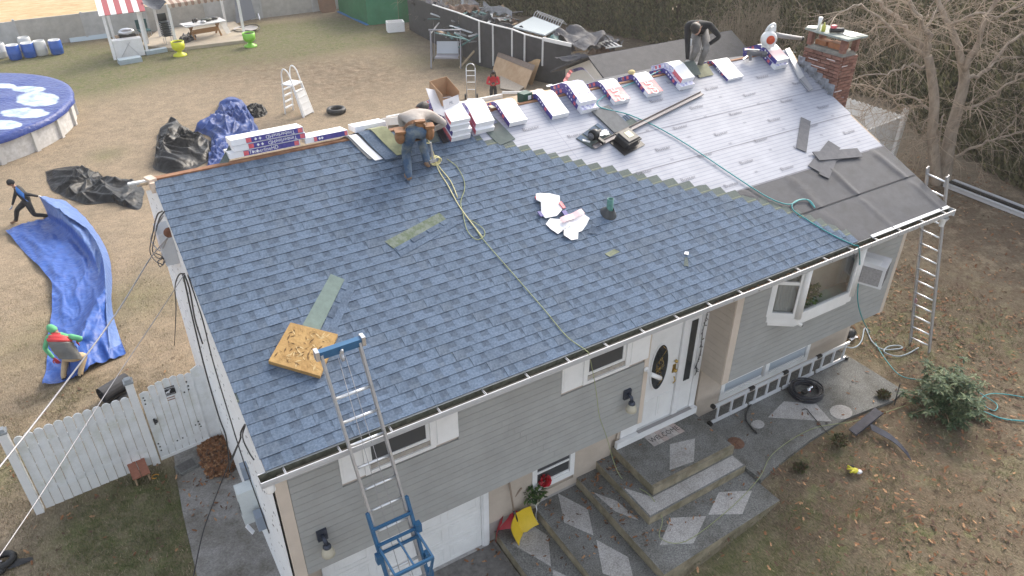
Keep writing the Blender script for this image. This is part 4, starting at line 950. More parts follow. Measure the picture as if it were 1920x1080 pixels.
# cardboard box on the stack
bxp = V((4.30, RY-.08, EZ+1.731+.345)); o = thing('cardboard_box', 'open cardboard box with white flaps on the bundle stack', 'box', bxp, 0)
rb_ = Matrix.Rotation(.25, 3, 'Z') @ Matrix.Rotation(.10, 3, 'X')
def bp_(x, y, z): return bxp+rb_ @ V((x, y, z))
def panel(a, b, c, d, mats=0, th=.006):
    q = MB(); A = [bp_(*p) for p in (a, b, c, d)]; n = (A[1]-A[0]).cross(A[2]-A[0]).normalized(); q.slab(A, n, th, 0); return q
hw, hd, hh = .17, .15, .30
q = MB()
for z in (panel((-hw, hd, 0), (hw, hd, 0), (hw, hd, hh), (-hw, hd, hh)), panel((hw, -hd, 0), (hw, hd, 0), (hw, hd, hh), (hw, -hd, hh*.55)), panel((-hw, -hd, .0), (-hw, hd, 0), (-hw, hd, hh), (-hw, -hd, hh*.6)), panel((-hw, -hd, .004), (hw, -hd, .004), (hw, hd, .004), (-hw, hd, .004))): q.add(z.v, z.f)
part(q, 'box_body', M['card'], o)
q = panel((-hw-.18, -hd-.02, -.05), (-hw+.03, -hd-.10, -.16), (-hw, hd-.12, .20), (-hw-.16, hd-.1, .26)); part(q, 'flap', M['cardw'], o)
q = panel((-hw+.02, -hd-.03, -.11), (hw, -hd-.03, -.08), (hw, -hd+.02, .10), (-hw+.02, -hd+.02, .08)); part(q, 'flap', M['cardw'], o)
q = MB(); put_text(q, 'ML', .07, bp_(0, -hd-.016, .02), rb_ @ V((1, 0, 0)), rb_ @ V((0, .2, 1)), 0); part(q, 'box_print', M['ink'], o)
# small things on the rear deck
q = MB(); c = V((5.92, RY+.15, AZ(RY+.15)+.02)); o = thing('nail_box', 'dark green carton of nails on the ridge', 'box', c, 0); q.box(c+V((0, 0, .08)), (.2, .16, .16), Matrix.Rotation(.2, 3, 'Z')); part(q, 'carton', mat('dark_green_card', (.02, .07, .045), .5), o)
q = MB(); q.box(c+V((.04, -.085, .09)), (.07, .004, .07), Matrix.Rotation(.2, 3, 'Z')); part(q, 'label_sticker', M['paper'], o)
q = MB(); c = V((6.2, RY+.35, AZ(RY+.35)+.02)); q.box(c+V((0, 0, .04)), (.34, .2, .07), Matrix.Rotation(.3, 3, 'Z')); q.grid(lambda s, t: c+V((-.2+.5*s, -.1+.3*t, .08+.05*abs(nz3(s*4, t*4, 3)))), 8, 6); solo(q, 'crumpled_bag', mat('peach_paper', (.66, .52, .44), .7, bump=.3), 'crumpled peach coloured paper bag beside the nail carton', 'bag')
q = MB(); c = V((6.2, RY+.06, EZ+1.75)); q.box(c+V((0, 0, .03)), (.2, .1, .05), Matrix.Rotation(.2, 3, 'Z')); solo(q, 'red_bag', M['wred'], 'small red packet in front of the peach paper bag', 'packet')
def onAD(px, py): 
    d = ray(px, py); o_ = V((0, RY, 5.985)); n = V((0, .345, 1)); return CAM+d*((o_-CAM).dot(n)/d.dot(n))
q = MB(); p = onAD(980, 176); q.ball(p+V((0, 0, .04)), .06, 8, 6, sq=(1.3, 1, .7)); solo(q, 'knee_pad', M['dark'], 'small dark knee pad alone on the bare plywood', 'knee pad')
def adsheet(label, pts, ma, name, cat, h=.03):
    P = [onAD(*p)+V((0, 0, h+.03*abs(nz3(i, .5*i, 3)))) for i, p in enumerate(pts)]; q = MB(); q.slab(P, (0, 0, 1), .012); return solo(q, name, ma, label, cat)
adsheet('white card sheet behind the purple printed bundles', ((1034, 163), (1062, 156), (1080, 161), (1072, 167), (1045, 168)), M['paper'], 'card_sheet', 'card')
adsheet('small white scrap left of the white card sheet', ((1024, 163), (1035, 161), (1035, 165), (1025, 166)), M['paper'], 'card_scrap', 'scrap')
adsheet('dark felt scrap on the rear roof', ((1088, 164), (1105, 160), (1112, 163), (1100, 168)), M['dark'], 'felt_scrap', 'scrap')
A = [onAD(1058, 154), onAD(1075, 143)+V((0, 0, .18)), onAD(1090, 142)+V((0, 0, .22)), onAD(1115, 151)]
sp_ = spline([A[0], A[0].lerp(A[1], .6)+V((0, 0, .08)), A[1]+V((0, 0, .0)), A[2], A[2].lerp(A[3], .5)+V((0, 0, .05)), A[3]], 4); q = MB(); side = V((.1, .26, .0))
for i in range(len(sp_)-1): q.add([sp_[i]-side*.5, sp_[i+1]-side*.5, sp_[i+1]+side*.5, sp_[i]+side*.5], [(0, 1, 2, 3), (3, 2, 1, 0)], 1 if i < 7 else (2 if i < 14 else 3), True)
solo(q, 'empty_wrapper', [M['paper'], M['wred'], M['wnavy'], M['wpurp']], 'empty arched red and blue wrapper on the rear roof', 'wrapper')
# leaf blower
c = V((11.35, RY-.12, EZ+1.731+.19)); o = thing('leaf_blower', 'white and grey leaf blower with a red fan cover on the bundles', 'leaf blower', c)
fd = V((-.45, -.9, .0)).normalized(); sd_ = V((.85, -.1, -.18)).normalized()
q = MB(); q.lathe(c+V((0, 0, .16))-fd*.08, [(0, 0), (.11, 0), (.15, .05), (.15, .14), (.10, .19), (0, .19)], 18, ax=fd); q.box(c+V((.02, 0, .03)), (.2, .16, .06)); part(q, 'fan_housing', M['vinyl'], o)
q = MB(); q.lathe(c+V((0, 0, .16))+fd*.11, [(0, 0), (.085, 0), (.08, .02), (0, .03)], 16, ax=fd); part(q, 'fan_cover', mat('red_orange_plastic', (.55, .07, .02), .4), o)
q = MB(); q.tube(spline([c+V((-.05, .05, .30)), c+V((-.03, 0, .40)), c+V((.1, 0, .42)), c+V((.14, 0, .28))], 5), .025, 8); q.box(c+V((.06, .02, .33)), (.14, .1, .1)); part(q, 'handle', M['vinyl'], o)
q = MB(); s0 = c+V((.12, 0, .22)); q.tube([s0, s0+sd_*.2, s0+sd_*.75], [.055, .045, .04], 12); part(q, 'tube', mat('grey_blower_tube', (.30, .29, .29), .45), o)
q = MB(); q.tube([s0+sd_*.75, s0+sd_*.80], [.042, .045], 12); part(q, 'nozzle', M['dark'], o)
c = V((11.02, RY-.12, EZ+1.731+.03)); o = thing('air_nailer', 'grey air nailer lying beside the blower bundles', 'nail gun', c)
q = MB(); q.tube([c+V((-.15, .02, .1)), c+V((.12, -.06, .07))], .05, 10); q.tube([c+V((.12, -.06, .07)), c+V((.22, -.09, .05))], [.05, .06], 10); q.bar(c+V((-.1, .0, .1)), c+V((-.14, -.05, -.02)), .05, .05); part(q, 'tool_body', mat('grey_plastic', (.12, .12, .13), .4), o)
q = MB(); q.bar(c+V((-.2, .08, .16)), c+V((.1, -.02, .13)), .03, .03); q.bar(c+V((-.28, -.0, .0)), c+V((-.1, .06, .03)), .03, .02); part(q, 'magazine', M['alu'], o)

# ------------------------------------------------------------------ ropes and hoses on the roof
def rope(name, label, cat, pts, r, ma, k=6, n=6):
    q = MB(); q.tube(spline(pts, k), r, n); return solo(q, name, ma, label, cat)
def RFn(px, py, n=.03): return RF(px, py, n)
wk = RF(790, 330)
yr = [RFn(803, 262, .35), RFn(812, 285, .14)]+[RFn(*p) for p in ((822, 318), (840, 348), (856, 378), (872, 402), (905, 445))]
rope('safety_rope', 'pale yellow doubled safety rope below the worker', 'rope', yr, .007, M['yellowrope'])
rope('safety_rope', 'second pale yellow strand looping from the worker hip', 'rope', [RFn(800, 268, .4), RFn(808, 272, .2), RFn(813, 296, .08), RFn(826, 316), RFn(845, 340), RFn(858, 370)], .007, M['yellowrope'])
q = MB(); c = RFn(816, 301, .08)
for k in range(5): q.tube([c+V((.09*math.cos(a_*.7+k), .04*math.sin(a_*.7+k*2), .06*math.sin(a_*.7+k))) for a_ in range(9)], .008, 6)
solo(q, 'rope_knot', M['yellowrope'], 'bulky pale yellow knot at the worker knee', 'knot')
rope('lime_rope', 'thin lime rope running down the roof over the gutter to the steps', 'rope',
     [RFn(838, 298), RFn(856, 312), RFn(869, 335), RFn(871, 355), RFn(864, 378), RFn(868, 400), RFn(876, 432), RFn(893, 449), RFn(908, 442), RFn(905, 428), RFn(880, 412), RFn(890, 425), RFn(905, 448), RFn(960, 511), RFn(1020, 580), RFn(1062, 630), RFn(1096, 655), PZ(1104, 664, 4.26), PY(1110, 690, .25), PY(1118, 735, .2), PY(1124, 780, .2), PY(1136, 815, .35), V((5.45, .45, .75)), V((5.6, -.1, .76)), V((5.55, -.5, .62)), V((5.3, -.75, .58)), V((5.6, -1.0, .57)), V((6.6, -.9, .58)), V((7.5, -.7, .62)), G(1450, 850, .03), G(1520, 805, .03), G(1600, 790, .03), G(1655, 775, .03), G(1740, 745, .03)], .0055, M['limerope'])
rope('air_hose', 'teal air hose crossing the underlayment down to the lawn', 'hose',
     [V((8.9, RY+.1, 6.05)), RFn(1120, 190, .05), RFn(1180, 215), RFn(1230, 237), RFn(1290, 272), RFn(1380, 332), RFn(1440, 370), RFn(1478, 383), RFn(1500, 375), RFn(1518, 376), RFn(1528, 390), RFn(1512, 374), RFn(1490, 378), RFn(1486, 392), RFn(1510, 410), RFn(1560, 440), RFn(1600, 459), PZ(1610, 464, 4.27), PY(1612, 500, .12), PY(1608, 560, .10), PY(1618, 600, .25), G(1630, 622, .03), G(1645, 650, .03), G(1665, 680, .03), G(1690, 705, .03), G(1730, 712, .03), G(1790, 712, .04), G(1850, 745, .04), G(1870, 760, .03), G(1862, 770, .03), G(1838, 752, .03), G(1860, 738, .03), G(1920, 745, .03), G(1960, 760, .03)], .010, M['tealhose'])
rope('garden_hose', 'teal and grey hose looping on the lawn beside the right ladder', 'hose',
     [G(1575, 648, .03), G(1600, 652, .03), G(1615, 640, .03), G(1622, 615, .03), G(1635, 640, .03), G(1655, 655, .03), G(1690, 653, .03), G(1685, 648, .03), G(1665, 650, .03), G(1658, 660, .03), G(1680, 668, .03), G(1700, 664, .03), G(1722, 652, .03)], .014, M['greyhose'])
rope('garden_hose', 'loose teal hose end curling on the lawn beyond the shrub', 'hose', [G(1840, 770, .03), G(1880, 785, .03), G(1925, 790, .03)], .014, M['tealhose'])

# ------------------------------------------------------------------ people
SKIN = mat('skin_tan', (.36, .20, .135), .55, var=.06, scale=20)
HAIR = mat('black_hair', (.018, .014, .012), .5, bump=.4, bscale=90)
def ik(a, b, l1, l2, hint):
    d = b-a; D = d.length; L = l1+l2
    if D > L*.999: return a+d*(l1/L)
    u = d/D; x = (l1*l1-l2*l2+D*D)/(2*D); h = math.sqrt(max(0, l1*l1-x*x)); hh = V(hint)-u*V(hint).dot(u)
    return a+u*x+hh.normalized()*h
def person(name, label, H, pel, neck, head, face, right, feet, toes, hands, kh, eh, zones, hairm, hat=None, fat=1., long_hair=False, glove=None, curve=.03):
    k = H/1.75; root = thing('person', label, 'person', (feet[0]+feet[1])/2-V((0, 0, .08*k)))
    pel, neck, head = V(pel), V(neck), V(head); right = V(right).normalized(); face = V(face).normalized()
    up = (neck-pel).normalized(); back = up.cross(right).normalized()
    if back.dot(face) > 0: back = -back
    P = []; E = []; Z = []
    def v(p, r, par=None, z='shirt'):
        P.append((V(p), r*k)); i = len(P)-1
        if par is not None: E.append((par, i)); Z.append(z)
        return i
    r0 = v(pel, .135*fat)
    s0 = v(pel.lerp(neck, .13)+back*curve*.35, .136*fat, r0, 'pants'); s1 = v(pel.lerp(neck, .36)+back*curve, .135*fat, s0, 'shirt'); s2 = v(pel.lerp(neck, .74)+back*curve*1.3, .155*fat, s1, 'shirt'); nk = v(neck, .062, s2, 'shirt'); nh = v(neck.lerp(head, .6), .052, nk, 'skin')
    joints = {}
    for i, sg in enumerate((-1, 1)):          # left, right
        sh0 = pel.lerp(neck, .88); sp = sh0+right*sg*.185*k*fat; w_ = V(hands[i])
        el = ik(sp, w_, .30*k, .27*k, eh[i]); a = v(sp, .068*fat, s2, 'shirt'); b = v(sp.lerp(el, .5), .055*fat, a, 'sleeve'); c = v(el, .048*fat, b, 'sleeve'); d = v(el.lerp(w_, .9), .036, c, 'sleeve'); v(w_, .030, d, 'skin')
        joints['h%d' % i] = (el, w_)
        hp = pel+right*sg*.088*k-up*.03; an = V(feet[i]); kn = ik(hp, an, .43*k, .43*k, kh[i])
        a = v(hp, .098*fat, r0, 'pants'); b = v(hp.lerp(kn, .5), .082*fat, a, 'pants'); c = v(kn, .064*fat, b, 'pants'); c2 = v(kn.lerp(an, .5), .062*fat, c, 'pants'); d = v(an, .050, c2, 'pants')
        td = V(toes[i]).normalized(); v(an-td*.05*k-V((0, 0, .045*k)), .042, d, 'shoe'); e = v(an+td*.09*k-V((0, 0, .04*k)), .045, d, 'shoe'); v(an+td*.18*k-V((0, 0, .05*k)), .036, e, 'shoe')
    me = bpy.data.meshes.new('tmp'); me.from_pydata([tuple(p) for p, r in P], E, []); o = bpy.data.objects.new('tmp', me); COL.objects.link(o)
    md = o.modifiers.new('s', 'SKIN'); md.branch_smoothing = .3; md.use_smooth_shade = True
    sv = me.skin_vertices[0].data
    for i, (p, r) in enumerate(P): sv[i].radius = (r, r*(.8 if i in (r0, s0, s1, s2) else 1)); sv[i].use_root = i == 0
    o.modifiers.new('u', 'SUBSURF').levels = 1
    ev = o.evaluated_get(bpy.context.evaluated_depsgraph_get()).to_mesh()
    q = MB(); zn = list(zones); vs = [V(x.co) for x in ev.vertices]
    fs = []; fi = []
    for pl in ev.polygons:
        c = V(pl.center); best = None
        for (a, b), z in zip(E, Z):
            A, ra = P[a]; B, rb = P[b]; ab = B-A; t_ = max(0, min(1, (c-A).dot(ab)/max(1e-9, ab.length_squared))); dd = (c-A-ab*t_).length-(ra+(rb-ra)*t_)
            if best is None or dd < best[0]: best = (dd, z)
        fs.append(tuple(pl.vertices)); fi.append(best[1])
    for f, z in zip(fs, fi): pass
    o0 = len(q.v); q.v.extend(vs)
    for f, z in zip(fs, fi): q.f.append(list(f)); q.mi.append(zn.index(z)); q.sm.append(True)
    o.evaluated_get(bpy.context.evaluated_depsgraph_get()).to_mesh_clear(); bpy.data.objects.remove(o); bpy.data.meshes.remove(me)
    # head with face
    fx = face; hu = (head-neck).normalized(); hu = (hu-fx*hu.dot(fx)).normalized(); hr = fx.cross(hu).normalized(); rot = Matrix((hr, fx, hu)).transposed()
    sk = zn.index('skin')
    def hp_(x, y, z): return head+rot @ (V((x, y, z))*k)
    hv = []; nn, mm = 16, 12
    for i in range(mm+1):
        th = math.pi*i/mm
        for j in range(nn):
            an = 2*math.pi*j/nn; x, y, z = math.sin(th)*math.cos(an)*.078, math.sin(th)*math.sin(an)*.098, math.cos(th)*.118
            if z < 0: x *= 1+.9*z; y = y*(1+.5*z) if y > 0 else y*(1+1.6*z)
            if abs(x) < .02 and y > .07 and -.05 < z < .03: y += .022*(1-abs(x)/.02)
            hv.append(hp_(x, y, z))
    q.add(hv, [(i*nn+j, (i+1)*nn+j, (i+1)*nn+(j+1) % nn, i*nn+(j+1) % nn) for i in range(mm) for j in range(nn)], sk, True)
    for sg in (-1, 1):
        q.ball(hp_(.078*sg, -.005, -.01), .026*k, 6, 5, sk, (.4, .8, 1.2), rot)
        q.ball(hp_(.03*sg, .086, .012), .012*k, 6, 5, zn.index('eye'), (1.3, .5, .8), rot); q.bar(hp_(.012*sg, .094, .034), hp_(.05*sg, .084, .034), .008*k, .008*k, zn.index('eye'))
    q.ball(hp_(0, .099, -.012), .014*k, 6, 5, sk, (.8, 1.1, 1.5), rot); q.ball(hp_(0, .084, -.055), .022*k, 6, 4, zn.index('lip'), (1.1, .4, .35), rot)
    # hands
    gl = zn.index('glove') if 'glove' in zn else sk
    for i, sg in enumerate((-1, 1)):
        el, w_ = joints['h%d' % i]; fd_ = (w_-el).normalized(); sd_ = fd_.cross(back).normalized() if abs(fd_.dot(back)) < .95 else right; nd = sd_.cross(fd_).normalized()
        r3 = Matrix((sd_, fd_, nd)).transposed()
        q.ball(w_+fd_*.045*k, .05*k, 8, 6, gl, (.85, 1.05, .42), r3)
        for fgi, (off, ln) in enumerate(((-.032, .072), (-.011, .082), (.011, .077), (.032, .060))):
            b0 = w_+fd_*.082*k+sd_*off*k; q.tube([b0-fd_*.02*k, b0+fd_*ln*.45*k-nd*.012*k, b0+fd_*ln*.75*k-nd*.035*k, b0+fd_*ln*.85*k-nd*.055*k], [.0105*k, .010*k, .0085*k, .007*k], 6, gl)
        b0 = w_+fd_*.025*k-sd_*.036*k*sg; q.tube([b0, b0+(fd_*.5-sd_*sg*.6-nd*.2)*.05*k, b0+(fd_*.9-sd_*sg*.6-nd*.5)*.075*k], [.013*k, .011*k, .008*k], 6, gl)
    body = part(q, 'body', [zones[z] for z in zn], root)
    # hair or hat
    if hairm:
        hm = MB(); hv = []
        for i in range(9):
            th = math.pi*.62*i/8
            for j in range(18):
                an = 2*math.pi*j/18; cut = 1. if math.sin(an) < .25 else (.72 if not hat else .80); t2 = th*cut; rr = 1.09+.05*nz3(math.cos(an)*3, math.sin(an)*3, i*.7)
                hv.append(hp_(math.sin(t2)*math.cos(an)*.080*rr, math.sin(t2)*math.sin(an)*.100*rr-.004, math.cos(t2)*.122*rr+.004))
        hm.add(hv, [(i*18+j, (i+1)*18+j, (i+1)*18+(j+1) % 18, i*18+(j+1) % 18) for i in range(8) for j in range(18)], 0, True)
        if long_hair:
            for sg in (-1, 1):
                for j in range(4): hm.tube(spline([hp_(sg*.05, .02+.02*j-.05, .09), hp_(sg*.095, .02*j-.03, 0), hp_(sg*(.10+.01*j), .05+.015*j, -.14), hp_(sg*(.085+.012*j), .08, -.30)], 4), [.03*k]*9+[.022*k, .018*k, .012*k, .008*k], 6)
            hm.tube([hp_(0, -.07, .05), hp_(0, -.11, -.08), hp_(0, -.12, -.26)], [.07*k, .085*k, .05*k], 10)
        part(hm, hat or 'hair', hairm, root)
    return root, hp_, rot
EYE = mat('dark_eye', (.02, .015, .012), .3); LIP = mat('lip', (.28, .11, .09), .5)
def zs(shirt, pants, shoe, sleeve=None, glove=None, skin=SKIN):
    d = {'skin': skin, 'shirt': shirt, 'sleeve': sleeve or shirt, 'pants': pants, 'shoe': shoe, 'eye': EYE, 'lip': LIP}
    if glove: d['glove'] = glove
    return d
JEAN = mat('faded_jeans', (.045, .085, .15), .85, col2=(.23, .25, .23), scale=5.5, thr=(.42, .72), bump=.25, bscale=40)
BLK = mat('black_cloth', (.022, .022, .024), .85, var=.3, scale=9, bump=.25, bscale=30)
GRYP = mat('grey_work_trousers', (.20, .19, .18), .85, var=.25, scale=9, bump=.25, bscale=30)
KHA = mat('khaki_trousers', (.46, .35, .22), .85, var=.15, scale=8, bump=.3, bscale=25)
BOOT = mat('tan_boots', (.26, .16, .10), .8, var=.25, scale=14)
# 1 worker bending over the ridge, seen from behind
fL, fR = RF(767, 330, .09), RF(802, 306, .09); ref = (fL+fR)/2
pel = VP(780, 247, ref, .08); nk_ = VP(779, 213, ref, .52); hd_ = VP(790, 205, ref, .66)
rt = V((math.cos(PH*.5), -math.sin(PH*.5), 0)); fw_ = V((math.sin(PH*.5), math.cos(PH*.5), 0))
r_, hp_, rot = person('roofer', 'man in grey shirt and faded jeans bending over the ridge with a leather tool belt', 1.76, pel, nk_, hd_, fw_*.75+V((0, 0, -.65)), rt, (fL, fR), (fw_+rt*-.2, fw_+rt*.2),
       (VP(770, 262, ref, .72), VP(806, 246, ref, .62)), (fw_, fw_), (-rt-V((0, 0, .3)), rt-V((0, 0, .3))), zs(mat('sweaty_grey_shirt', (.33, .285, .25), .9, col2=(.45, .41, .375), scale=6, bump=.3, bscale=20), JEAN, BOOT), HAIR, fat=1.12, curve=.07)
LEA = mat('brown_leather', (.25, .115, .045), .6, var=.3, scale=10, bump=.25, bscale=30)
q = MB(); ax_ = (nk_-pel).normalized(); ctr = pel+ax_*.03
ring = [ctr+(rt*math.cos(a)+ax_.cross(rt)*math.sin(a)*.85)*.185 for a in np.linspace(0, 2*math.pi, 21)]
for a, b in zip(ring[:-1], ring[1:]): q.add([a-ax_*.045, b-ax_*.045, b+ax_*.045, a+ax_*.045], [(0, 1, 2, 3), (3, 2, 1, 0)])
belt = part(q, 'tool_belt', LEA, r_)
bk = ax_.cross(rt); bk = bk if bk.dot(fw_) < 0 else -bk
for c, s_ in ((ctr-rt*.235+V((0, 0, -.06)), (.13, .19, .17)), (ctr+rt*.19+V((0, 0, -.08))+bk*.05, (.12, .15, .19)), (ctr+rt*.06+bk*.13-V((0, 0, .05)), (.13, .08, .14))):
    r7 = Matrix((rt, fw_, V((0, 0, 1)))).transposed(); q = MB(); q.ball(c-V((0, 0, .01)), .5, 12, 8, sq=(s_[0]*1.2, s_[1]*1.2, s_[2]*1.25), rot=r7); q.box(c+V((0, 0, s_[2]*.40))+bk*.012, (s_[0]*1.05, s_[1]*1.05, s_[2]*.22), r7, taper=1.08); part(q, 'tool_pouch', LEA, r_)
q = MB(); q.bar(ctr+rt*.2+V((0, 0, -.2)), ctr+rt*.22+V((0, 0, -.48)), .025, .025); q.bar(ctr+rt*.17+V((0, 0, -.5)), ctr+rt*.27+V((0, 0, -.48)), .03, .04); part(q, 'hammer', M['alu'], r_)
# 2 man in black standing at the ridge, bending towards the viewer
b0 = V((9.35, RY+.32, EZ+1.731-.06)); fL, fR = VP(1292, 123, b0), VP(1311, 124, b0, .0)
fwd = -V((math.sin(PH), math.cos(PH), 0)); rt = V((math.cos(PH), -math.sin(PH), 0))
pel = VP(1312, 61, b0, .16); nk_ = VP(1310, 46, b0, -.24); hd_ = VP(1305, 54, b0, -.38)
r_, hp_, rot = person('roofer', 'man in black jacket and grey trousers bending down beyond the ridge', 1.78, pel, nk_, hd_, fwd*.6+V((0, 0, -.8)), rt, (fL, fR), (fwd+rt*-.2, fwd+rt*.2),
       (VP(1289, 112, b0, -.2), VP(1325, 86, b0, -.12)), (fwd, fwd), (-rt, rt), zs(BLK, GRYP, BOOT, glove=mat('white_glove', (.62, .60, .56), .8)), HAIR, curve=.08, fat=1.08)
q = MB(); c = VP(1292, 79, b0, -.12); q.box(c, (.07, .07, .12)); part(q, 'white_arm_patch', M['paper'], r_)
# 3 man pulling the tarp at far left
fL, fR = G(92, 404, .09), G(30, 413, .09); ref = (fL+fR)/2; vd = V((math.sin(PH), math.cos(PH), 0)); vr = V((math.cos(PH), -math.sin(PH), 0))
pel = VP(50, 376, ref, .0); nk_ = VP(29, 352, ref, -.22); hd_ = VP(20, 343, ref, -.30)
r_, hp_, rot = person('tarp_puller', 'man in black jacket, blue shirt and knit cap lunging while pulling the blue tarp', 1.74, pel, nk_, hd_, -vr*.75-vd*.5+V((0, 0, -.35)), -vr*.35-vd*-.0+vd*.75, (fL, fR), (-vr*.7-vd*.5, -vr*.8-vd*.5),
       (VP(72, 368, ref, .1), VP(23, 385, ref, -.35)), (-vd-vr*.6, -vd-vr*.5), (V((0, 0, 1))+vd, -vr), zs(BLK, BLK, BOOT, glove=mat('white_glove', (.62, .60, .56), .8)), mat('black_knit', (.02, .02, .022), .9), hat='knit_cap', fat=1.22)
q = MB(); A, B = VP(34, 358, ref, -.36), VP(50, 371, ref, -.30); q.grid(lambda s, t: A.lerp(B, s)+V((0, 0, .22))*(.5-t)*(1.6-.3*s)-vd*.09*math.sin(math.pi*t)-vr*.05*(.5-t), 6, 8); part(q, 'blue_shirt_front', mat('bright_blue_shirt', (.01, .10, .34), .8), r_)
# 4 man in vest on the tarp, from behind
fL, fR = G(118, 707, .10), G(149, 703, .10); ref = (fL+fR)/2
pel = VP(130, 668, ref, .02); nk_ = VP(108, 626, ref, .28); hd_ = VP(99, 618, ref, .36)
GRN = mat('lime_green_hoodie', (.12, .40, .20), .85, var=.15, scale=9)
r_, hp_, rot = person('tarp_worker', 'man in green hooded sweater and grey red vest stooping over the blue tarp', 1.74, pel, nk_, hd_, vd*.7-vr*.5+V((0, 0, -.4)), vr, (fL, fR), (vd-vr*.5, vd),
       (VP(101, 672, ref, .12), VP(146, 640, ref, .30)), (vd-vr*.4, vd), (-vr, vr-V((0, 0, .5))), zs(GRN, KHA, M['black'], sleeve=GRN, glove=mat('red_glove', (.40, .04, .05), .8)), GRN, hat='hood', fat=1.12, curve=.07)
ax_ = (nk_-pel).normalized(); bkv = ax_.cross(vr); bkv = bkv if bkv.dot(vd) < 0 else -bkv
VEST = mat('grey_puffer_vest', (.13, .13, .125), .6, var=.12, scale=8, bump=.3, bscale=20); VRED = mat('red_vest_yoke', (.50, .035, .04), .65, var=.1, scale=8)
def vest(t0, t1, ma, nm, r0=.235, tp=0.):
    q = MB(); n = 20
    def fn(s, t):
        a = 2*math.pi*s; c = pel.lerp(nk_, t0+(t1-t0)*t)+bkv*.07*math.sin(math.pi*min(1, max(0, t0+(t1-t0)*t))); f = 1-.25*max(0, (t0+(t1-t0)*t)-.8)*4*.4; bump = .022*abs(math.sin((t0+(t1-t0)*t)*19))+.012*nz3(math.cos(a)*3, t*4, 2.); f *= 1-.10*(1-min(1, t*3)) if t0 < 0 else 1-tp*t*t
        return c+(vr*math.cos(a)*(r0*f+bump)+bkv*math.sin(a)*(r0*.72*f+bump))
    q.grid(fn, n, 10); part(q, nm, ma, r_)
vest(-.12, .66, VEST, 'vest'); vest(.66, 1.06, VRED, 'vest_yoke', .234, .62)
# 5 woman in red looking at her phone
b0 = V((15.62, 22.2, -1.2)); fv = (V((CAM.x, CAM.y, 0))-V((b0.x, b0.y, 0))).normalized(); rv = V((-fv.y, fv.x, 0))
def W5(x, y, z): return b0+rv*x+fv*y+V((0, 0, z))
rv = -rv if rv.dot(vr) > 0 else rv
person('woman', 'woman with long black hair in red sweater looking at a phone in the yard', 1.64, W5(0, 0, .88), W5(0, .03, 1.34), W5(0, .10, 1.49), fv*.8+V((0, 0, -.6)), rv, (W5(-.1, 0, .08), W5(.1, 0, .08)), (fv, fv),
       (W5(-.06, .30, 1.08), W5(.06, .30, 1.08)), (fv, fv), (-rv-V((0, 0, 1)), rv-V((0, 0, 1))), zs(mat('red_sweater', (.50, .02, .035), .85, var=.15, scale=9), BLK, M['black']), HAIR, long_hair=True, fat=1.1)
q = MB(); q.box(W5(0, .36, 1.13), (.14, .012, .08), Matrix.Rotation(-.5, 3, 'X')); solo(q, 'phone', M['dark'], 'phone held by the woman in red', 'phone')

# ------------------------------------------------------------------ ladders
def ladder_parts(o, a0, a1, b0, b1, n, ma, rm, rw=.03, rh=.085, up=(0, 0, 1), s0=.18):
    """rails a0-a1 and b0-b1, n rungs"""
    for p, q_ in ((a0, a1), (b0, b1)):
        m_ = MB(); x = (V(b0)-V(a0)).normalized(); d = (V(q_)-V(p)).normalized(); y = d.cross(x).normalized(); rot = Matrix((x, y, d)).transposed(); m_.box((V(p)+V(q_))/2, (rw*.35, rh, (V(q_)-V(p)).length), rot)
        for s_ in (-1, 1): m_.box((V(p)+V(q_))/2+y*s_*(rh/2-.004)+x*(rw*.32 if p is a0 else -rw*.32), (rw*.7, .008, (V(q_)-V(p)).length), rot)
        part(m_, 'rail', ma, o)
    L_ = (V(a1)-V(a0)).length
    for i in range(n):
        f = (s0+i*.305)/L_; 
        if f > .99: break
        m_ = MB(); m_.tube([V(a0).lerp(V(a1), f), V(b0).lerp(V(b1), f)], .017, 8); part(m_, 'rung', rm, o)
# hoist ladder at the front left
topL, topR = V((.9, .47, 5.10)), V((1.30, .39, 5.17)); gL, gR = V((.9, -.16, 4.22)), V((1.30, -.16, 4.22))
topL = V((.793, .071, 5.437)); topR = V((1.223, .071, 5.44))
dn = (gL-topL).normalized()
dn = V((.065, -.205, -.977)).normalized()
def down(t, s): return t+dn*s
Lh = 5.55
o = thing('ladder_hoist', 'aluminium hoist ladder with blue carriage leaning on the gutter over the garage', 'ladder', (1.36, -1.07, .02))
aB, bB = down(topL, Lh), down(topR, Lh)
ladder_parts(o, aB, topL, bB, topR, 17, M['aludull'], M['rung'], s0=.12)
q = MB(); q.bar(topL+V((-.03, 0, 0)), topR+V((.03, 0, 0)), .07, .09); part(q, 'head_bar', M['bluep'], o)
q = MB(); q.box(topL+V((-.035, 0, .01)), (.04, .09, .11)); q.box(topR+V((.035, 0, .01)), (.04, .09, .11)); q.ball(topL.lerp(topR, .5)+V((0, -.055, .0)), .018); part(q, 'end_cap', M['alu'], o)
q = MB(); q.lathe(topL.lerp(topR, .5)+V((-.012, -.03, -.10)), [(0, 0), (.05, 0), (.045, .012), (.05, .025), (0, .025)], 14, ax=(1, 0, 0)); q.box(topL.lerp(topR, .5)+V((0, -.03, -.06)), (.04, .02, .1)); part(q, 'pulley', M['aludull'], o)
q = MB(); c0 = topL.lerp(topR, .46)+V((0, -.05, -.08))
for dx in (-.03, .045): q.tube([c0+V((dx, 0, 0)), down(c0, 3.6)+V((dx*2, -.02, 0))], .004, 4)
part(q, 'hoist_cable', M['greycable'], o)
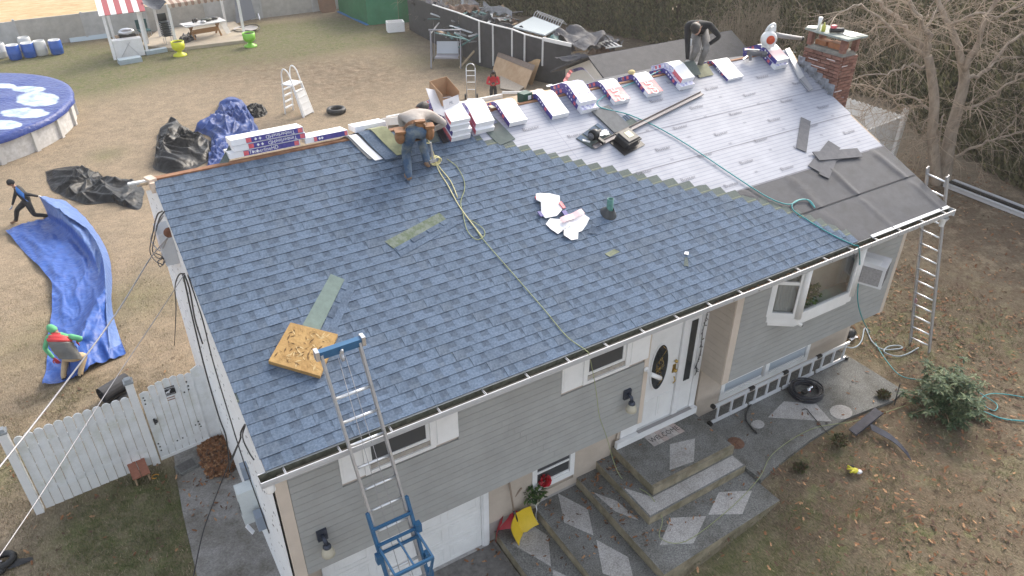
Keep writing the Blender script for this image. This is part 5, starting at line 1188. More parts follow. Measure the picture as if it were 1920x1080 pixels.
# carriage
def cp(x, s, y): return down(topL.lerp(topR, x), s)+dn.cross(V((1, 0, 0))).normalized()*(-y)
nrm = dn.cross(V((1, 0, 0))).normalized(); nrm = nrm if nrm.y < 0 else -nrm
def cp(x, s, y=0.): return down(topL.lerp(topR, x), s)+nrm*y
q = MB()
for x in (-.06, 1.06):
    q.bar(cp(x, 2.05, .05), cp(x, 3.55, .05), .035, .04)
for s_ in (2.28, 2.52, 2.64, 3.42): q.bar(cp(-.08, s_, .07), cp(1.08, s_, .07), .025, .035)
part(q, 'carriage_frame', M['bluep'], o)
q = MB(); f0 = [cp(x, 2.72, .42) for x in (-.02, 1.12)]; q.bar(*f0, .03, .04)
for x in (0, 1.1): q.bar(cp(x-.04, 2.56, .07), cp(x, 2.72, .42), .025, .03); q.bar(cp(x, 2.72, .42), cp(x-.04, 3.3, .08), .025, .03)
q.bar(cp(.5, 2.55, .07), cp(.56, 2.72, .42), .02, .02); part(q, 'load_platform', M['bluep'], o)
for x, s_ in ((-.12, 2.70), (1.14, 2.52), (1.18, 2.98), (-.05, 3.35), (1.12, 3.25)): q = MB(); q.box(cp(x, s_, .06), (.07, .08, .13)); part(q, 'wheel_box', M['bluep'], o)
q = MB(); 
for y in (.14, .2): q.bar(cp(0, 2.95, y), cp(1, 2.95, y), .012, .012)
q.bar(cp(.0, 3.40, .12), cp(1., 3.40, .12), .03, .02); part(q, 'grey_rod', M['alu'], o)
q = MB(); q.box(cp(-.07, 3.18, .085), (.05, .02, .09)); part(q, 'sticker', M['paper'], o)
q = MB(); q.tube([cp(.52, 3.0, .1), cp(.55, 3.12, .1), cp(.5, 3.16, .1)], .012, 6); part(q, 'hook', M['aludull'], o)
# extension ladder at the right gable
a1, b1 = V((11.98+.10, .60, 4.71)), V((12.08, .20, 4.69)); a0, b0 = G(1722, 655), G(1755, 663)
a0 = V((13.10, .35, ground(13.1, .35))); b0 = V((13.16, -.06, ground(13.1, -.06)))
o = thing('extension_ladder', 'aluminium extension ladder leaning on the right end of the house', 'ladder', (a0+b0)/2)
ladder_parts(o, a0, a1+(a1-a0)*.01, b0, b1+(b1-b0)*.01, 15, M['aludull'], M['rung'])
q = MB(); q.box(a0.lerp(a1, .28)+V((.01, -.02, 0)), (.012, .07, .1)); q.box(a0.lerp(a1, .86)+V((.01, -.02, 0)), (.012, .07, .12)); part(q, 'warning_sticker', mat('faded_red_sticker', (.45, .25, .26), .6), o)
# ladder lying on edge along the lower wall
o = thing('folded_ladder', 'folded aluminium ladder lying on its side along the lower wall', 'ladder', (9.5, .8, .61))
for k, (x0, x1) in enumerate(((7.75, 8.66), (8.72, 9.56), (9.62, 10.50), (10.58, 11.45))):
    for z in (.66, 1.04):
        q = MB(); q.bar((x0, .70, z), (x1, .70, z), .03, .07); part(q, 'rail', mat('bright_ladder_aluminium', (.66, .67, .69), .4, .25), o)
    for i in range(3):
        x = x0+.12+i*(x1-x0-.22)/2; q = MB(); q.bar((x, .70, .695), (x, .70, 1.005), .035, .03); part(q, 'rung', mat('bright_ladder_aluminium', (.66, .67, .69), .4, .25), o)
for x in (8.69, 9.59, 10.54):
    q = MB(); q.box((x, .70, 1.06), (.13, .06, .05)); part(q, 'hinge', M['dark'], o)
q = MB(); q.box((7.72, .70, .645), (.06, .09, .06)); q.box((11.48, .70, .645), (.06, .09, .06)); q.box((7.72, .70, 1.06), (.06, .08, .06)); part(q, 'rubber_foot', M['black'], o)

# ------------------------------------------------------------------ entry steps (slabs of exposed aggregate with pale diamonds)
def stepslab(name, label, poly, z0, z1, group='entry steps'):
    q = MB(); q.prism(poly, z0, z1, 0, 1); return solo(q, name, [M['conc'], M['concedge']], label, 'step', group)
def inlay(par, poly, z, ma=None):
    q = MB(); q.prism(poly, z, z+.004); return part(q, 'diamond_inlay', ma or M['concl'], par)
a = stepslab('entry_step', 'broad top landing slab in front of the white door', [(5.67, -.12), (7.46, -.12), (7.46, .965), (5.67, .965)], .3, .89)
inlay(a, [(6.15, .05), (6.55, .50), (7.02, .38), (6.62, -.02)], .89, M['concl']); 
q = MB(); q.prism([(5.675, -.115), (7.455, -.115), (7.455, -.06), (5.675, -.06)], .8905, .896); part(q, 'worn_nosing', M['concedge'], a)
a = stepslab('entry_step', 'narrow step wrapping the top landing, second from the top', [(5.33, -.45), (7.45, -.43), (7.45, .965), (5.33, .965)], .2, .72); inlay(a, [(5.36, -.42), (7.42, -.40), (7.42, -.15), (5.64, -.15), (5.36, .25)], .72)
a = stepslab('entry_step', 'wide walk slab with pale diamonds at the foot of the landing', [(4.93, -1.28), (7.50, -1.18), (7.46, .97), (4.93, .97)], .1, .55)
inlay(a, [PZ(*p, .55).to_2d() for p in ((1237, 1022), (1258, 971), (1324, 968), (1300, 1019))], .55); inlay(a, [PZ(*p, .55).to_2d() for p in ((1328, 965), (1348, 923), (1410, 920), (1392, 964))], .55); inlay(a, [(4.98, .55), (5.2, .2), (5.25, -.3), (5.04, 0.05)], .55)
a = stepslab('entry_step', 'fourth step down with a pale diamond near the wall', [(4.06, -2.6), (4.925, -2.5), (4.925, .97), (4.06, .97)], .0, .37)
inlay(a, [PZ(*p, .37).to_2d() for p in ((1046, 925), (1102, 955), (1113, 1004), (1058, 980))], .37); inlay(a, [PZ(*p, .37).to_2d() for p in ((1118, 1012), (1178, 1045), (1190, 1095), (1130, 1075))], .37)
a = stepslab('entry_step', 'lowest step beside the snow shovels', [(3.32, -2.6), (4.055, -2.6), (4.055, .97), (3.32, .97)], -.1, .19)
inlay(a, [PZ(*p, .19).to_2d() for p in ((960, 1020), (998, 985), (1028, 1005), (1033, 1062))], .19); inlay(a, [PZ(*p, .19).to_2d() for p in ((1036, 1068), (1085, 1090), (1080, 1120), (1040, 1110))], .19)
q = MB(); pt = [G(*p) for p in ((1303, 770), (1450, 700), (1575, 655), (1690, 735), (1660, 760), (1560, 800), (1500, 830), (1440, 868), (1408, 893), (1390, 880))]
pol = [(7.47, .97), (11.6, .97), (11.62, .3), (11.62, -.55), (11.2, -.62), (10.0, -.48), (9.0, -.52), (8.2, -.62), (7.52, -.74)]
q.prism(pol, .5, .612); pa = struct(q, 'patio', M['conc'])
q = MB(); q.prism([PZ(*p, .62).to_2d() for p in ((1440, 782), (1470, 752), (1530, 757), (1560, 790))], .612, .616); part(q, 'patio_pale_inlay', M['concl'], pa)
for c, r1, r2 in (((1421, 795), .12, .075), ((1577, 772), .21, .13)):
    p = PZ(*c, .62); q = MB(); q.prism([(p.x+r1*math.cos(t_*.4)*1.1, p.y+r2*1.4*math.sin(t_*.4)) for t_ in range(16)], .612, .618); part(q, 'patio_round_patch', M['concl'], pa)
p = PZ(1380, 830, .62); q = MB(); q.lathe((p.x, p.y, .60), [(0, .025), (.10, .025), (.14, .018), (.15, .014)], 18); solo(q, 'leaf_filled_drain', mat('wet_leaf_mulch', (.10, .045, .03), .9, col2=(.20, .11, .07), scale=22), 'round drain hole filled with brown leaves beside the landing', 'drain')
# doormat
P = [PZ(*p, .895) for p in ((1197, 811), (1249, 784), (1284, 809), (1226, 838))]; ctr = sum(P, V((0, 0, 0)))/4
o = thing('doormat', 'grey plank patterned welcome mat on the top landing', 'doormat', ctr)
for k in range(6):
    q = MB(); f0, f1 = k/6+.004, (k+1)/6-.004; l = lambda f, g: (P[0].lerp(P[1], f)).lerp(P[3].lerp(P[2], f), g)
    q.slab([l(f0, 0), l(f1, 0), l(f1, 1), l(f0, 1)], (0, 0, 1), .012); part(q, 'plank_stripe', mat('mat_plank_%d' % (k % 3), ((.36, .33, .31), (.44, .40, .37), (.40, .33, .30))[k % 3], .9, var=.15, scale=20), o)
q = MB(); ex_ = (P[2]-P[3]).normalized(); ey_ = (P[0]-P[3]).normalized(); put_text(q, 'WELCOME', .15, ctr.lerp((P[2]+P[3])/2, .40)+V((0, 0, .0145)), ex_, ey_, 0, .9); part(q, 'lettering', mat('mat_ink', (.07, .065, .065), .9), o)
# wall lamps, door camera, soffit camera
def lamp(p, label):
    o = thing('wall_lamp', label, 'wall lamp', p, 0, 'wall lamps on the grey siding')
    q = MB(); q.box(p+V((0, -.03, .10)), (.13, .04, .17)); q.tube([p+V((0, -.05, .12)), p+V((0, -.13, .10)), p+V((.01, -.14, .02))], .028, 8); q.lathe(p+V((.01, -.14, -.02)), [(.03, .05), (.05, .03), (.055, 0)], 12); part(q, 'bracket', mat('dark_blue_grey_metal', (.045, .055, .08), .45, .4), o)
    q = MB(); q.lathe(p+V((.01, -.14, -.17)), [(0, 0), (.06, .0), (.088, .02), (.08, .08), (.05, .15)], 14); part(q, 'lamp_shade', mat('cream_glass_shade', (.48, .45, .36), .4), o)
    return o
lamp(V((.52, YU-.014, 2.38)), 'wall lamp with cream shade near the left corner over the garage'); lamp(V((5.36, YU-.014, 2.52)), 'wall lamp with cream shade just left of the entry door')
o = thing('security_camera', 'white security camera on the beige board left of the entry door', 'camera', V((5.70, YU-.03, 2.95)))
q = MB(); p = V((5.70, YU-.03, 2.95)); q.tube([p, p+V((0, -.09, -.02)), p+V((.06, -.12, -.08))], .02, 8); q.ball(p, .045, 10, 6, sq=(1, .5, 1)); part(q, 'arm', M['vinyl'], o)
q = MB(); q.tube([p+V((-.02, -.12, .0)), p+V((.17, -.15, -.14))], .036, 10); part(q, 'housing', M['vinyl'], o)
p = PY(1493, 606, .20); o = thing('security_camera', 'small white camera under the bay window sill', 'camera', p)
q = MB(); q.tube([p+V((-.06, .06, .06)), p+V((.07, -.06, -.03))], .032, 10); part(q, 'housing', M['vinyl'], o)
q = MB(); q.ball(p+V((.075, -.062, -.033)), .024); part(q, 'lens', M['dark'], o)
# string lights round the door
q = MB(); pts = [V((6.0, .88, 3.62)), V((6.3, .9, 3.58)), V((6.55, .9, 3.64)), V((6.85, .9, 3.58)), V((7.1, .9, 3.62)), V((7.35, .9, 3.55)), V((7.40, .9, 3.1)), V((7.37, .9, 2.7)), V((7.40, .9, 2.3)), V((7.36, .9, 2.0)), V((7.38, .9, 1.85))]
pts = [V((p.x, .918, p.z)) for p in pts]; sp_ = spline(pts, 8); q.tube(sp_, .006, 5)
for i in range(0, len(sp_), 1): q.bar(sp_[i], sp_[i]+V((rnd.uniform(-.05, .05), -.01, rnd.uniform(-.06, .02))), .01, .01)
solo(q, 'string_lights', M['dark'], 'dark string of unlit fairy lights round the entry door', 'string lights')
# air conditioner
P0 = PY(1634, 515, -.0); o = thing('air_conditioner', 'white window air conditioner on the right end of the bay', 'air conditioner', (10.9, .25, 3.25))
rz_ = Matrix.Rotation(.42, 3, 'Z'); c = V((10.36, .10, 3.42))
q = MB(); q.box(c, (.42, .52, .42), rz_); part(q, 'casing', mat('ac_white', (.66, .66, .67), .45, var=.05), o)
q = MB(); q.box(c+rz_ @ V((-.213, -.03, -.01)), (.006, .36, .32), rz_); part(q, 'coil_grille', mat('ac_coil', (.30, .29, .29), .6, var=.2, scale=30), o)
for k in range(12):
    q = MB(); q.box(c+rz_ @ V((0, -.263, -.15+.026*k)), (.36, .006, .016), rz_); part(q, 'louvre', mat('ac_louvre', (.12, .12, .125), .5), o)
q = MB(); q.bar(c+rz_ @ V((0, .2, -.22)), V((10.6, YU-.01, 3.0)), .03, .03); q.box(c+rz_ @ V((-.1, .0, .216)), (.2, .3, .008), rz_); part(q, 'support', M['vinyl'], o)
q = MB(); q.bb((10.52, YU-.03, 3.6), (10.72, YU-.002, 4.13)); part(q, 'side_strip', M['vinyl'], o)
# plant behind the bay glass
def leafball(q, c, r, n, l, mi=0, sq=(1, 1, 1), up=0.):
    for _ in range(n):
        d = V((rnd.gauss(0, 1), rnd.gauss(0, 1), rnd.gauss(0, 1))).normalized(); p = V(c)+V((d.x*sq[0], d.y*sq[1], d.z*sq[2]))*r*rnd.random()**.45
        a = (d+V((rnd.gauss(0, .5), rnd.gauss(0, .5), rnd.gauss(0, .5)+up))).normalized(); b = a.orthogonal().normalized(); b = (b*math.cos(rnd.random()*6)+a.cross(b)*math.sin(rnd.random()*6)); ll = l*rnd.uniform(.6, 1.3)
        q.add([p, p+a*ll*.5+b*ll*.28, p+a*ll, p+a*ll*.5-b*ll*.28], [(0, 1, 2, 3)], mi if not isinstance(mi, tuple) else rnd.choice(mi))
GRNS = [mat('leaf_green_a', (.045, .10, .025), .6, var=.3, scale=5), mat('leaf_green_b', (.085, .15, .035), .6, var=.3, scale=5), mat('leaf_green_c', (.03, .06, .022), .6, var=.3, scale=5)]
o = thing('house_plant', 'bushy green house plant behind the bay window glass', 'plant', (9.05, .36, bz0+.03))
q = MB(); leafball(q, (9.05, .34, bz0+.24), .22, 420, .07, (0, 1, 1), (1.35, .75, .9)); part(q, 'foliage', GRNS, o)
q = MB(); q.lathe((9.05, .36, bz0+.03), [(0, 0), (.07, 0), (.09, .12), (.08, .12)], 12); part(q, 'pot', mat('clay_pot', (.35, .16, .09), .8), o)
# flower pot and stand
p = PZ(990, 955, .19); p.y = max(p.y, .45); p = V((4.02, .55, .19)); p = V((*PZ(998, 952, .30).to_2d(), .38))
o = thing('flower_pot', 'cream pot with green plant and a red flower on a wire stand', 'flower pot', V((p.x, p.y, .19)))
q = MB(); q.lathe(p, [(0, 0), (.09, 0), (.145, .15), (.16, .2), (.165, .2), (.15, .17), (0, .17)], 18); part(q, 'pot', mat('cream_pot', (.60, .56, .46), .5, var=.05), o)
q = MB(); leafball(q, p+V((0, 0, .34)), .2, 330, .09, (0, 1, 2), (1, 1, .8), .5); leafball(q, p+V((-.1, .05, .42)), .13, 80, .10, (2, 2, 0), (1, 1, 1), .7); part(q, 'foliage', GRNS, o)
q = MB(); fc = p+V((.19, -.06, .52))
for k in range(60):
    d = V((rnd.gauss(0, 1), rnd.gauss(0, 1), rnd.gauss(0, 1))).normalized(); b = d.orthogonal().normalized(); q.add([fc+d*.03, fc+d*.10+b*.045, fc+d*.12, fc+d*.10-b*.045], [(0, 1, 2, 3)])
part(q, 'flower', mat('red_petals', (.50, .012, .03), .6, var=.25, scale=20), o)
q = MB()
for a in (0.3, 2.4, 4.5):
    x, y = math.cos(a), math.sin(a); q.tube(spline([p+V((.13*x, .13*y, .16)), p+V((.2*x, .2*y, .1)), p+V((.17*x, .17*y, -.05)), p+V((.2*x, .2*y, -.17)), p+V((.24*x, .24*y, -.13))], 5), .008, 5)
part(q, 'wire_stand', M['vinyl'], o)
# snow shovels
def shovel(label, blade, top, wide, ma, grip=True, tilt=None):
    blade, top = V(blade), V(top); o = thing('snow_shovel', label, 'shovel', (blade.x, blade.y, blade.z-.02), 0, 'snow shovels by the wall')
    ax = (top-blade).normalized(); sx_ = V(wide).normalized(); n = ax.cross(sx_).normalized(); n = n if n.y < 0 else -n
    q = MB(); q.tube([blade+ax*.12, top], .016, 8); part(q, 'handle', mat('ash_handle', (.26, .20, .15), .7), o)
    q = MB(); w_ = V(wide).length
    def fn(s, t): c = (s-.5); return blade+sx_*c*w_+ax*(t*.34-.06-.05*(1-abs(2*c))*(1-t))+n*(.05+.13*(1-t)**2+.10*(2*c)**2-.03*math.exp(-(c*14)**2))
    q.grid(fn, 18, 8); q.grid(lambda s, t: fn(1-s, t)-n*.008, 18, 8); part(q, 'blade', ma, o)
    q = MB(); q.tube([blade+ax*.10+n*.02, blade+ax*.34], [.035, .02], 8); part(q, 'socket', M['dark'], o)
    if grip: q = MB(); q.bar(top-sx_*.07, top+sx_*.07, .03, .03); part(q, 'grip', M['dark'], o)
pY = V((*PZ(968, 985, .25).to_2d(), .27)); shovel('yellow snow shovel leaning on the wall beside the garage door', pY, V((pY.x-.10, .93, 1.33)), V((.46, .14, .10)), mat('yellow_plastic', (.62, .43, .02), .45, var=.06))
pR = V((*PZ(945, 975, .26).to_2d(), .28)); pR = V((pY.x-.27, pY.y+.22, .28)); shovel('red snow shovel behind the yellow one', pR, V((pR.x+.42, .94, .95)), V((.34, .06, .02)), mat('red_plastic', (.50, .02, .04), .45, var=.06), False)
# hose coil
p = V((*PZ(1511, 735, .65).to_2d(), .615)); o = thing('hose_coil', 'coil of thick black hose with a chrome fitting on the patio', 'hose', p)
q = MB()
for k in range(9):
    r_ = .30-.022*(k % 4); z = .02+.028*(k//2); q.tube([p+V(((r_+rnd.uniform(-.01, .01))*math.cos(t_)*1.05, (r_+rnd.uniform(-.01, .01))*math.sin(t_), z+.006*math.sin(t_*3+k))) for t_ in np.linspace(0, 2*math.pi, 26)], .017, 7)
part(q, 'hose_loops', mat('black_blue_hose', (.014, .016, .024), .35), o)
q = MB(); q.ball(p+V((.04, -.02, .08)), .05, 8, 6); q.tube([p+V((.08, .0, .10)), p+V((.13, -.03, .13))], .03, 8); part(q, 'chrome_fitting', mat('chrome', (.7, .72, .74), .15, 1.), o)
q = MB(); q.box(p+V((-.05, .0, .06)), (.1, .07, .05)); q.ball(p+V((.03, -.06, .09)), .012, mi=1); part(q, 'valve', [M['dark'], M['wred']], o)
rope('black_hose', 'black hose running from the lower wall onto the patio', 'hose', [V((8.9, .75, .64)), V((8.6, .62, .64)), V((8.38, .45, .64)), V((8.3, .25, .64)), V((8.28, .08, .632))], .016, M['cable'])
rope('black_cable', 'thin black cable end on the patio below the hose coil', 'cable', [PZ(1503, 769, .63), PZ(1512, 767, .64), PZ(1520, 776, .63), PZ(1545, 805, .63), PZ(1555, 815, .63)], .008, M['cable'])
rope('black_stake', 'dark bent wire sticking up at the patio edge by the shrub', 'wire', [G(1677, 760, .02), G(1682, 740, .15), G(1688, 719, .4)], .01, M['cable'])
# bits by the corner
p = G(1592, 632); o = thing('black_bag', 'small black and white bundle on the ground under the right corner', 'bag', p)
q = MB(); q.ball(p+V((0, 0, .10)), .13, 8, 6, sq=(1.2, .9, .8)); part(q, 'bag_body', M['dark'], o)
q = MB(); q.grid(lambda s, t: p+V((-.12+.22*s, -.14+.08*t, .04+.07*abs(nz3(s*5, t*5, 2)))), 6, 4); part(q, 'white_patch', M['paper'], o)
p = G(1600, 612, .12); q = MB(); q.grid(lambda s, t: p+V((-.22+.62*s, .1+.24*t+.2*s, .02+.10*abs(nz3(s*5, t*4, 7)))), 12, 6); solo(q, 'plastic_sheet', mat('pale_crumpled_plastic', (.58, .58, .62), .4, bump=.4), 'crumpled pale plastic sheet under the right corner of the house', 'plastic sheet')
# flashing offcuts on the lawn
q = MB(); A = [G(*p, .05) for p in ((1591, 806), (1640, 766), (1656, 776), (1605, 817))]; q.slab(A, (0, 0, 1), .02); q.slab([A[3], A[2], A[2]+V((0, 0, .05)), A[3]+V((0, 0, .05))], (0, -1, 0), .006, 0); solo(q, 'metal_offcut', mat('dull_blue_grey_metal', (.06, .06, .075), .7, 0., var=.25, spec=.15), 'bent grey metal flashing offcut lying across the lawn edge', 'flashing')
q = MB(); sp_ = spline([G(1632, 800, .06), G(1655, 812, .07), G(1672, 822, .04), G(1690, 838, .03), G(1706, 857, .05)], 4); sd_ = V((.13, .16, 0))
for i in range(len(sp_)-1): q.slab([sp_[i]-sd_*.5, sp_[i+1]-sd_*.5, sp_[i+1]+sd_*.5, sp_[i]+sd_*.5], (0, 0, 1), .008)
solo(q, 'metal_offcut', mat('blue_grey_metal_b', (.045, .05, .07), .7, 0., var=.25, spec=.15), 'narrow curling metal flashing offcut leading off the wide one', 'flashing')
p = G(1601, 886); o = thing('toy', 'yellow and grey plastic toy lying in the leaves', 'toy', p)
q = MB(); q.ball(p+V((0, 0, .05)), .06, 8, 5, sq=(1.2, 1, .6))
for a in (1.9, 2.5, 3.2): q.tube([p+V((0, 0, .06)), p+V((.13*math.cos(a), .13*math.sin(a), .08))], .018, 6)
part(q, 'yellow_piece', mat('yellow_toy', (.55, .50, .03), .5), o)
q = MB(); q.ball(p+V((.03, .07, .04)), .05, 7, 5); q.ball(p+V((.06, -.05, .03)), .055, 7, 5, mi=1, sq=(1.2, 1, .5)); part(q, 'grey_piece', [M['dark'], M['aludull']], o)
# shrub by the patio, small plants
o = thing('rhododendron_shrub', 'loose green shrub with long leaves beside the right ladder', 'shrub', G(1765, 760))
b0 = G(1765, 765); q = MB(); lf = MB()
RH = [mat('rhodo_a', (.045, .085, .035), .5, var=.25, scale=5), mat('rhodo_b', (.10, .14, .06), .5, var=.25, scale=5), mat('rhodo_c', (.16, .19, .09), .5, var=.25, scale=5)]
for k in range(80):
    a = rnd.uniform(0, 6.28); r_ = rnd.uniform(.05, .74); tip = b0+V((math.cos(a)*r_, math.sin(a)*r_, rnd.uniform(.2, .95)-.35*r_)); q.tube([b0+V((.05*math.cos(a), .05*math.sin(a), 0)), b0.lerp(tip, .6)+V((0, 0, .06)), tip], [.014, .01, .005], 5)
    for w_ in range(5):
        c = b0.lerp(tip, .6+.4*w_/4)+V((rnd.gauss(0, .05), rnd.gauss(0, .05), rnd.gauss(0, .04)))
        for j in range(11):
            an = j*.57+rnd.random(); d = V((math.cos(an), math.sin(an), rnd.uniform(-.35, .35))).normalized(); s_ = d.cross(V((0, 0, 1))).normalized()*.022; l = rnd.uniform(.09, .16)
            lf.add([c, c+d*l*.5+s_, c+d*l-V((0, 0, .02)), c+d*l*.5-s_], [(0, 1, 2, 3)], rnd.choice((0, 0, 1, 1, 2)))
part(q, 'stem', M['wood'], o); part(lf, 'foliage', RH, o)
for px, py, r_, lab in ((1572, 832, .13, 'low dark green plant between the patio and the metal offcut'), (1500, 880, .09, 'small green plant in the leaf litter at the walk corner'), (1655, 745, .10, 'small brown twiggy plant at the patio edge')):
    b0 = G(px, py); q = MB(); leafball(q, b0+V((0, 0, r_*.5)), r_, 260, .06, (0, 1, 2), (1.2, 1, .6), .8)
    pl_ = thing('low_plant', lab, 'plant', b0); part(q, 'foliage', [mat('weed_a', (.055, .065, .025), .7), mat('weed_b', (.10, .10, .035), .7), mat('weed_c', (.13, .085, .05), .8)], pl_)

# ------------------------------------------------------------------ white picket fence, gate and things at the left side
FY = lambda x: 5.50+.09*(x+3.05)
o = thing('picket_fence', 'white vinyl picket fence with a grey capped post at each end', 'fence', (-2.1, 5.6, 0))
def post(x, par, h=1.86, w_=.125):
    q = MB(); q.box((x, FY(x), h/2), (w_, w_, h)); p_ = part(q, 'post', M['vinyl'], par)
    q = MB(); q.box((x, FY(x), h+.02), (w_+.03, w_+.03, .04)); q.box((x, FY(x), h+.06), (w_-.01, w_-.01, .05), taper=.8); part(q, 'solar_cap', mat('solar_cap_grey', (.30, .32, .33), .3), p_)
post(-3.02, o, 1.82); post(-1.12, o, 1.9)
n = 12; x0, x1 = -2.93, -1.19
for k in range(n):
    x = x0+(x1-x0)*(k+.5)/n; w_ = (x1-x0)/n-.008; zt = 1.56+.20*math.sin(math.pi*(.30+.5*(k/n)))*.6
    q = MB(); y = FY(x)-.02; q.slab([(x-w_/2, y, .34), (x+w_/2, y, .34), (x+w_/2, y, zt-.05), (x+w_*.25, y, zt-.01), (x, y, zt), (x-w_*.25, y, zt-.01), (x-w_/2, y, zt-.05)], (0, 1, 0), .022); part(q, 'picket', M['oldvinyl'], o)
    q = MB(); q.bb((x-w_/2, y+.008, .02), (x+w_/2, y+.03, .335)); part(q, 'lower_board', M['vinyl'], o)
for z in (.36, 1.30): q = MB(); q.bar((x0, FY(x0)+.03, z), (x1, FY(x1)+.03, z), .04, .09); part(q, 'fence_rail', M['vinyl'], o)
q = MB()
for k in range(1, n): x = x0+(x1-x0)*k/n; q.box((x, FY(x)-.021, 1.0+.02*k), (.02, .004, .03)); q.box((x, FY(x)-.021, .45), (.018, .004, .03))
part(q, 'picket_gap_clip', M['paper'], o)
g = thing('fence_gate', 'white picket gate with a black warning sign next to the house wall', 'gate', (-.55, 5.72, 0))
x0, x1 = -1.03, -.12; bw = [(.16)]+[.122]*6; x = x0
for k, w_ in enumerate(bw):
    q = MB(); y = FY(x)-.02; zt = 1.66+.07*math.sin(k*.5) if k else 1.62; q.slab([(x+.003, y, .06), (x+w_-.004, y, .06), (x+w_-.004, y, zt-.03), (x+w_/2, y, zt), (x+.003, y, zt-.03)], (0, 1, 0), .022); part(q, 'picket', M['oldvinyl'], g); x += w_
for dy_, z_, a_, b_ in ((.03, .20, .04, .10), (.03, 1.35, .04, .10), (-.035, .07, .02, .06)): q = MB(); q.bar((x0, FY(x0)+dy_, z_), (x, FY(x)+dy_, z_), a_, b_); part(q, 'gate_rail', M['vinyl'], g)
q = MB(); q.box((x0+.10, FY(x0)-.05, .95), (.03, .06, .10)); q.ball((x0+.12, FY(x0)-.07, .96), .035); part(q, 'latch', M['dark'], g)
q = MB()
for dx, z in ((.05, 1.5), (.06, 1.44), (.05, 1.36), (.12, 1.35), (.15, 1.22), (.04, .42), (.05, .34), (.13, .3), (.05, .25), (.35, .32), (.45, .33), (.78, 1.5), (.79, 1.4), (.78, 1.32), (.70, 1.3), (.78, .55), (.79, .48), (.8, .42), (.72, .5)): q.box((x0+dx, FY(x0+dx)-.024, z), (.025, .008, .03))
part(q, 'bolt_hole', M['dark'], g)
sx = x0+.44; sy = FY(sx)-.026
o2 = thing('warning_sign', 'small black warning sign with a white dog fixed on the gate', 'sign', (sx, sy, 1.36))
q = MB(); q.bb((sx-.13, sy-.006, 1.36), (sx+.13, sy, 1.54)); part(q, 'sign_board', M['black'], o2)
q = MB(); put_text(q, 'WARNING!', .052, (sx, sy-.008, 1.51), (1, 0, 0), (0, 0, 1)); put_text(q, 'SECURITY DOG', .032, (sx, sy-.008, 1.38), (1, 0, 0), (0, 0, 1))
for a, b in (((-.03, 1.42), (.03, 1.435)),): q.slab([(sx+a[0], sy-.007, a[1]), (sx+b[0], sy-.007, a[1]+.004), (sx+.045, sy-.007, 1.47), (sx+.02, sy-.007, 1.462), (sx-.03, sy-.007, 1.445)], (0, -1, 0), .001)
for dx in (-.028, -.015, .012, .026): q.bb((sx+dx-.004, sy-.008, 1.402), (sx+dx+.004, sy-.007, 1.43))
q.bb((sx+.03, sy-.008, 1.465), (sx+.06, sy-.007, 1.48)); part(q, 'lettering', M['paper'], o2)
q = MB(); q.bb((sx-.06, sy-.004, 1.30), (sx+.09, sy, 1.315)); q.bb((sx-.04, sy-.004, 1.25), (sx+.09, sy, 1.265)); part(q, 'rust_mark', mat('rust_mark', (.25, .12, .07), .9), g)
q = MB(); q.slab([(-.14, 5.76, 0), (.08, 5.76, 0), (.08, 5.76, 1.66), (-.02, 5.76, 1.74), (-.14, 5.76, 1.68)], (0, 1, 0), .03); solo(q, 'fence_post_board', M['oldvinyl'], 'white board post between the gate and the house wall', 'post')
# low red stool, utility cover, leaf pile
p = G(270, 905); o = thing('red_stool', 'low stool with two red brown planks by the fence post', 'stool', p)
rz_ = Matrix.Rotation(.08, 3, 'Z')
for dx in (-.075, .075): q = MB(); q.box(p+rz_ @ V((dx, .16, .22)), (.14, .46, .03), rz_); part(q, 'plank', mat('red_brown_paint', (.30, .12, .075), .75, var=.15, scale=9), o)
for dx in (-.11, .11):
    for dy in (0., .28): q = MB(); q.bar(p+rz_ @ V((dx, dy, 0)), p+rz_ @ V((dx, dy+.04, .205)), .03, .03); part(q, 'leg', M['wood'], o)
q = MB(); q.tube([p+V((.2+.06*math.cos(a), .02+.05*math.sin(a), .03)) for a in np.linspace(0, 5, 9)], .012, 6); solo(q, 'orange_strap', mat('orange_strap', (.45, .22, .03), .7), 'small orange looped strap on the ground by the red stool', 'strap')
p = G(352, 880); rz_ = Matrix.Rotation(.22, 3, 'Z'); o = thing('utility_cover', 'grey rectangular utility box cover in the ground by the gate', 'utility cover', p)
q = MB(); q.box(p+V((0, .04, .03)), (.34, .26, .06), rz_); part(q, 'rim', mat('cover_grey', (.16, .16, .15), .85, var=.2, scale=14), o)
q = MB(); q.box(p+V((0, .04, .062)), (.29, .21, .01), rz_)
for k in range(7): q.box(p+V((0, .04, .068))+rz_ @ V((-.12+.04*k, 0, 0)), (.012, .19, .006), rz_)
part(q, 'lid', mat('cover_dark', (.11, .105, .10), .85, var=.3, scale=20), o)
LEAFM = [M['leaf'], M['leaf2'], M['leaf3']]
def oakleaf(q, p, a, l, mi, tilt=(0, 0)):
    c, s_ = math.cos(a), math.sin(a); ux = V((c, s_, tilt[0])); uy = V((-s_, c, tilt[1])); p = V(p)
    q.add([p-ux*l, p-ux*l*.4+uy*l*.42, p-ux*l*.15+uy*l*.2, p+ux*l*.2+uy*l*.5, p+ux*l+V((0, 0, l*.12)), p+ux*l*.25-uy*l*.45, p-ux*l*.1-uy*l*.18, p-ux*l*.45-uy*l*.4], [(0, 1, 2, 7), (2, 3, 4, 5), (2, 5, 6, 7)], mi)
q = MB(); c0 = G(408, 858)
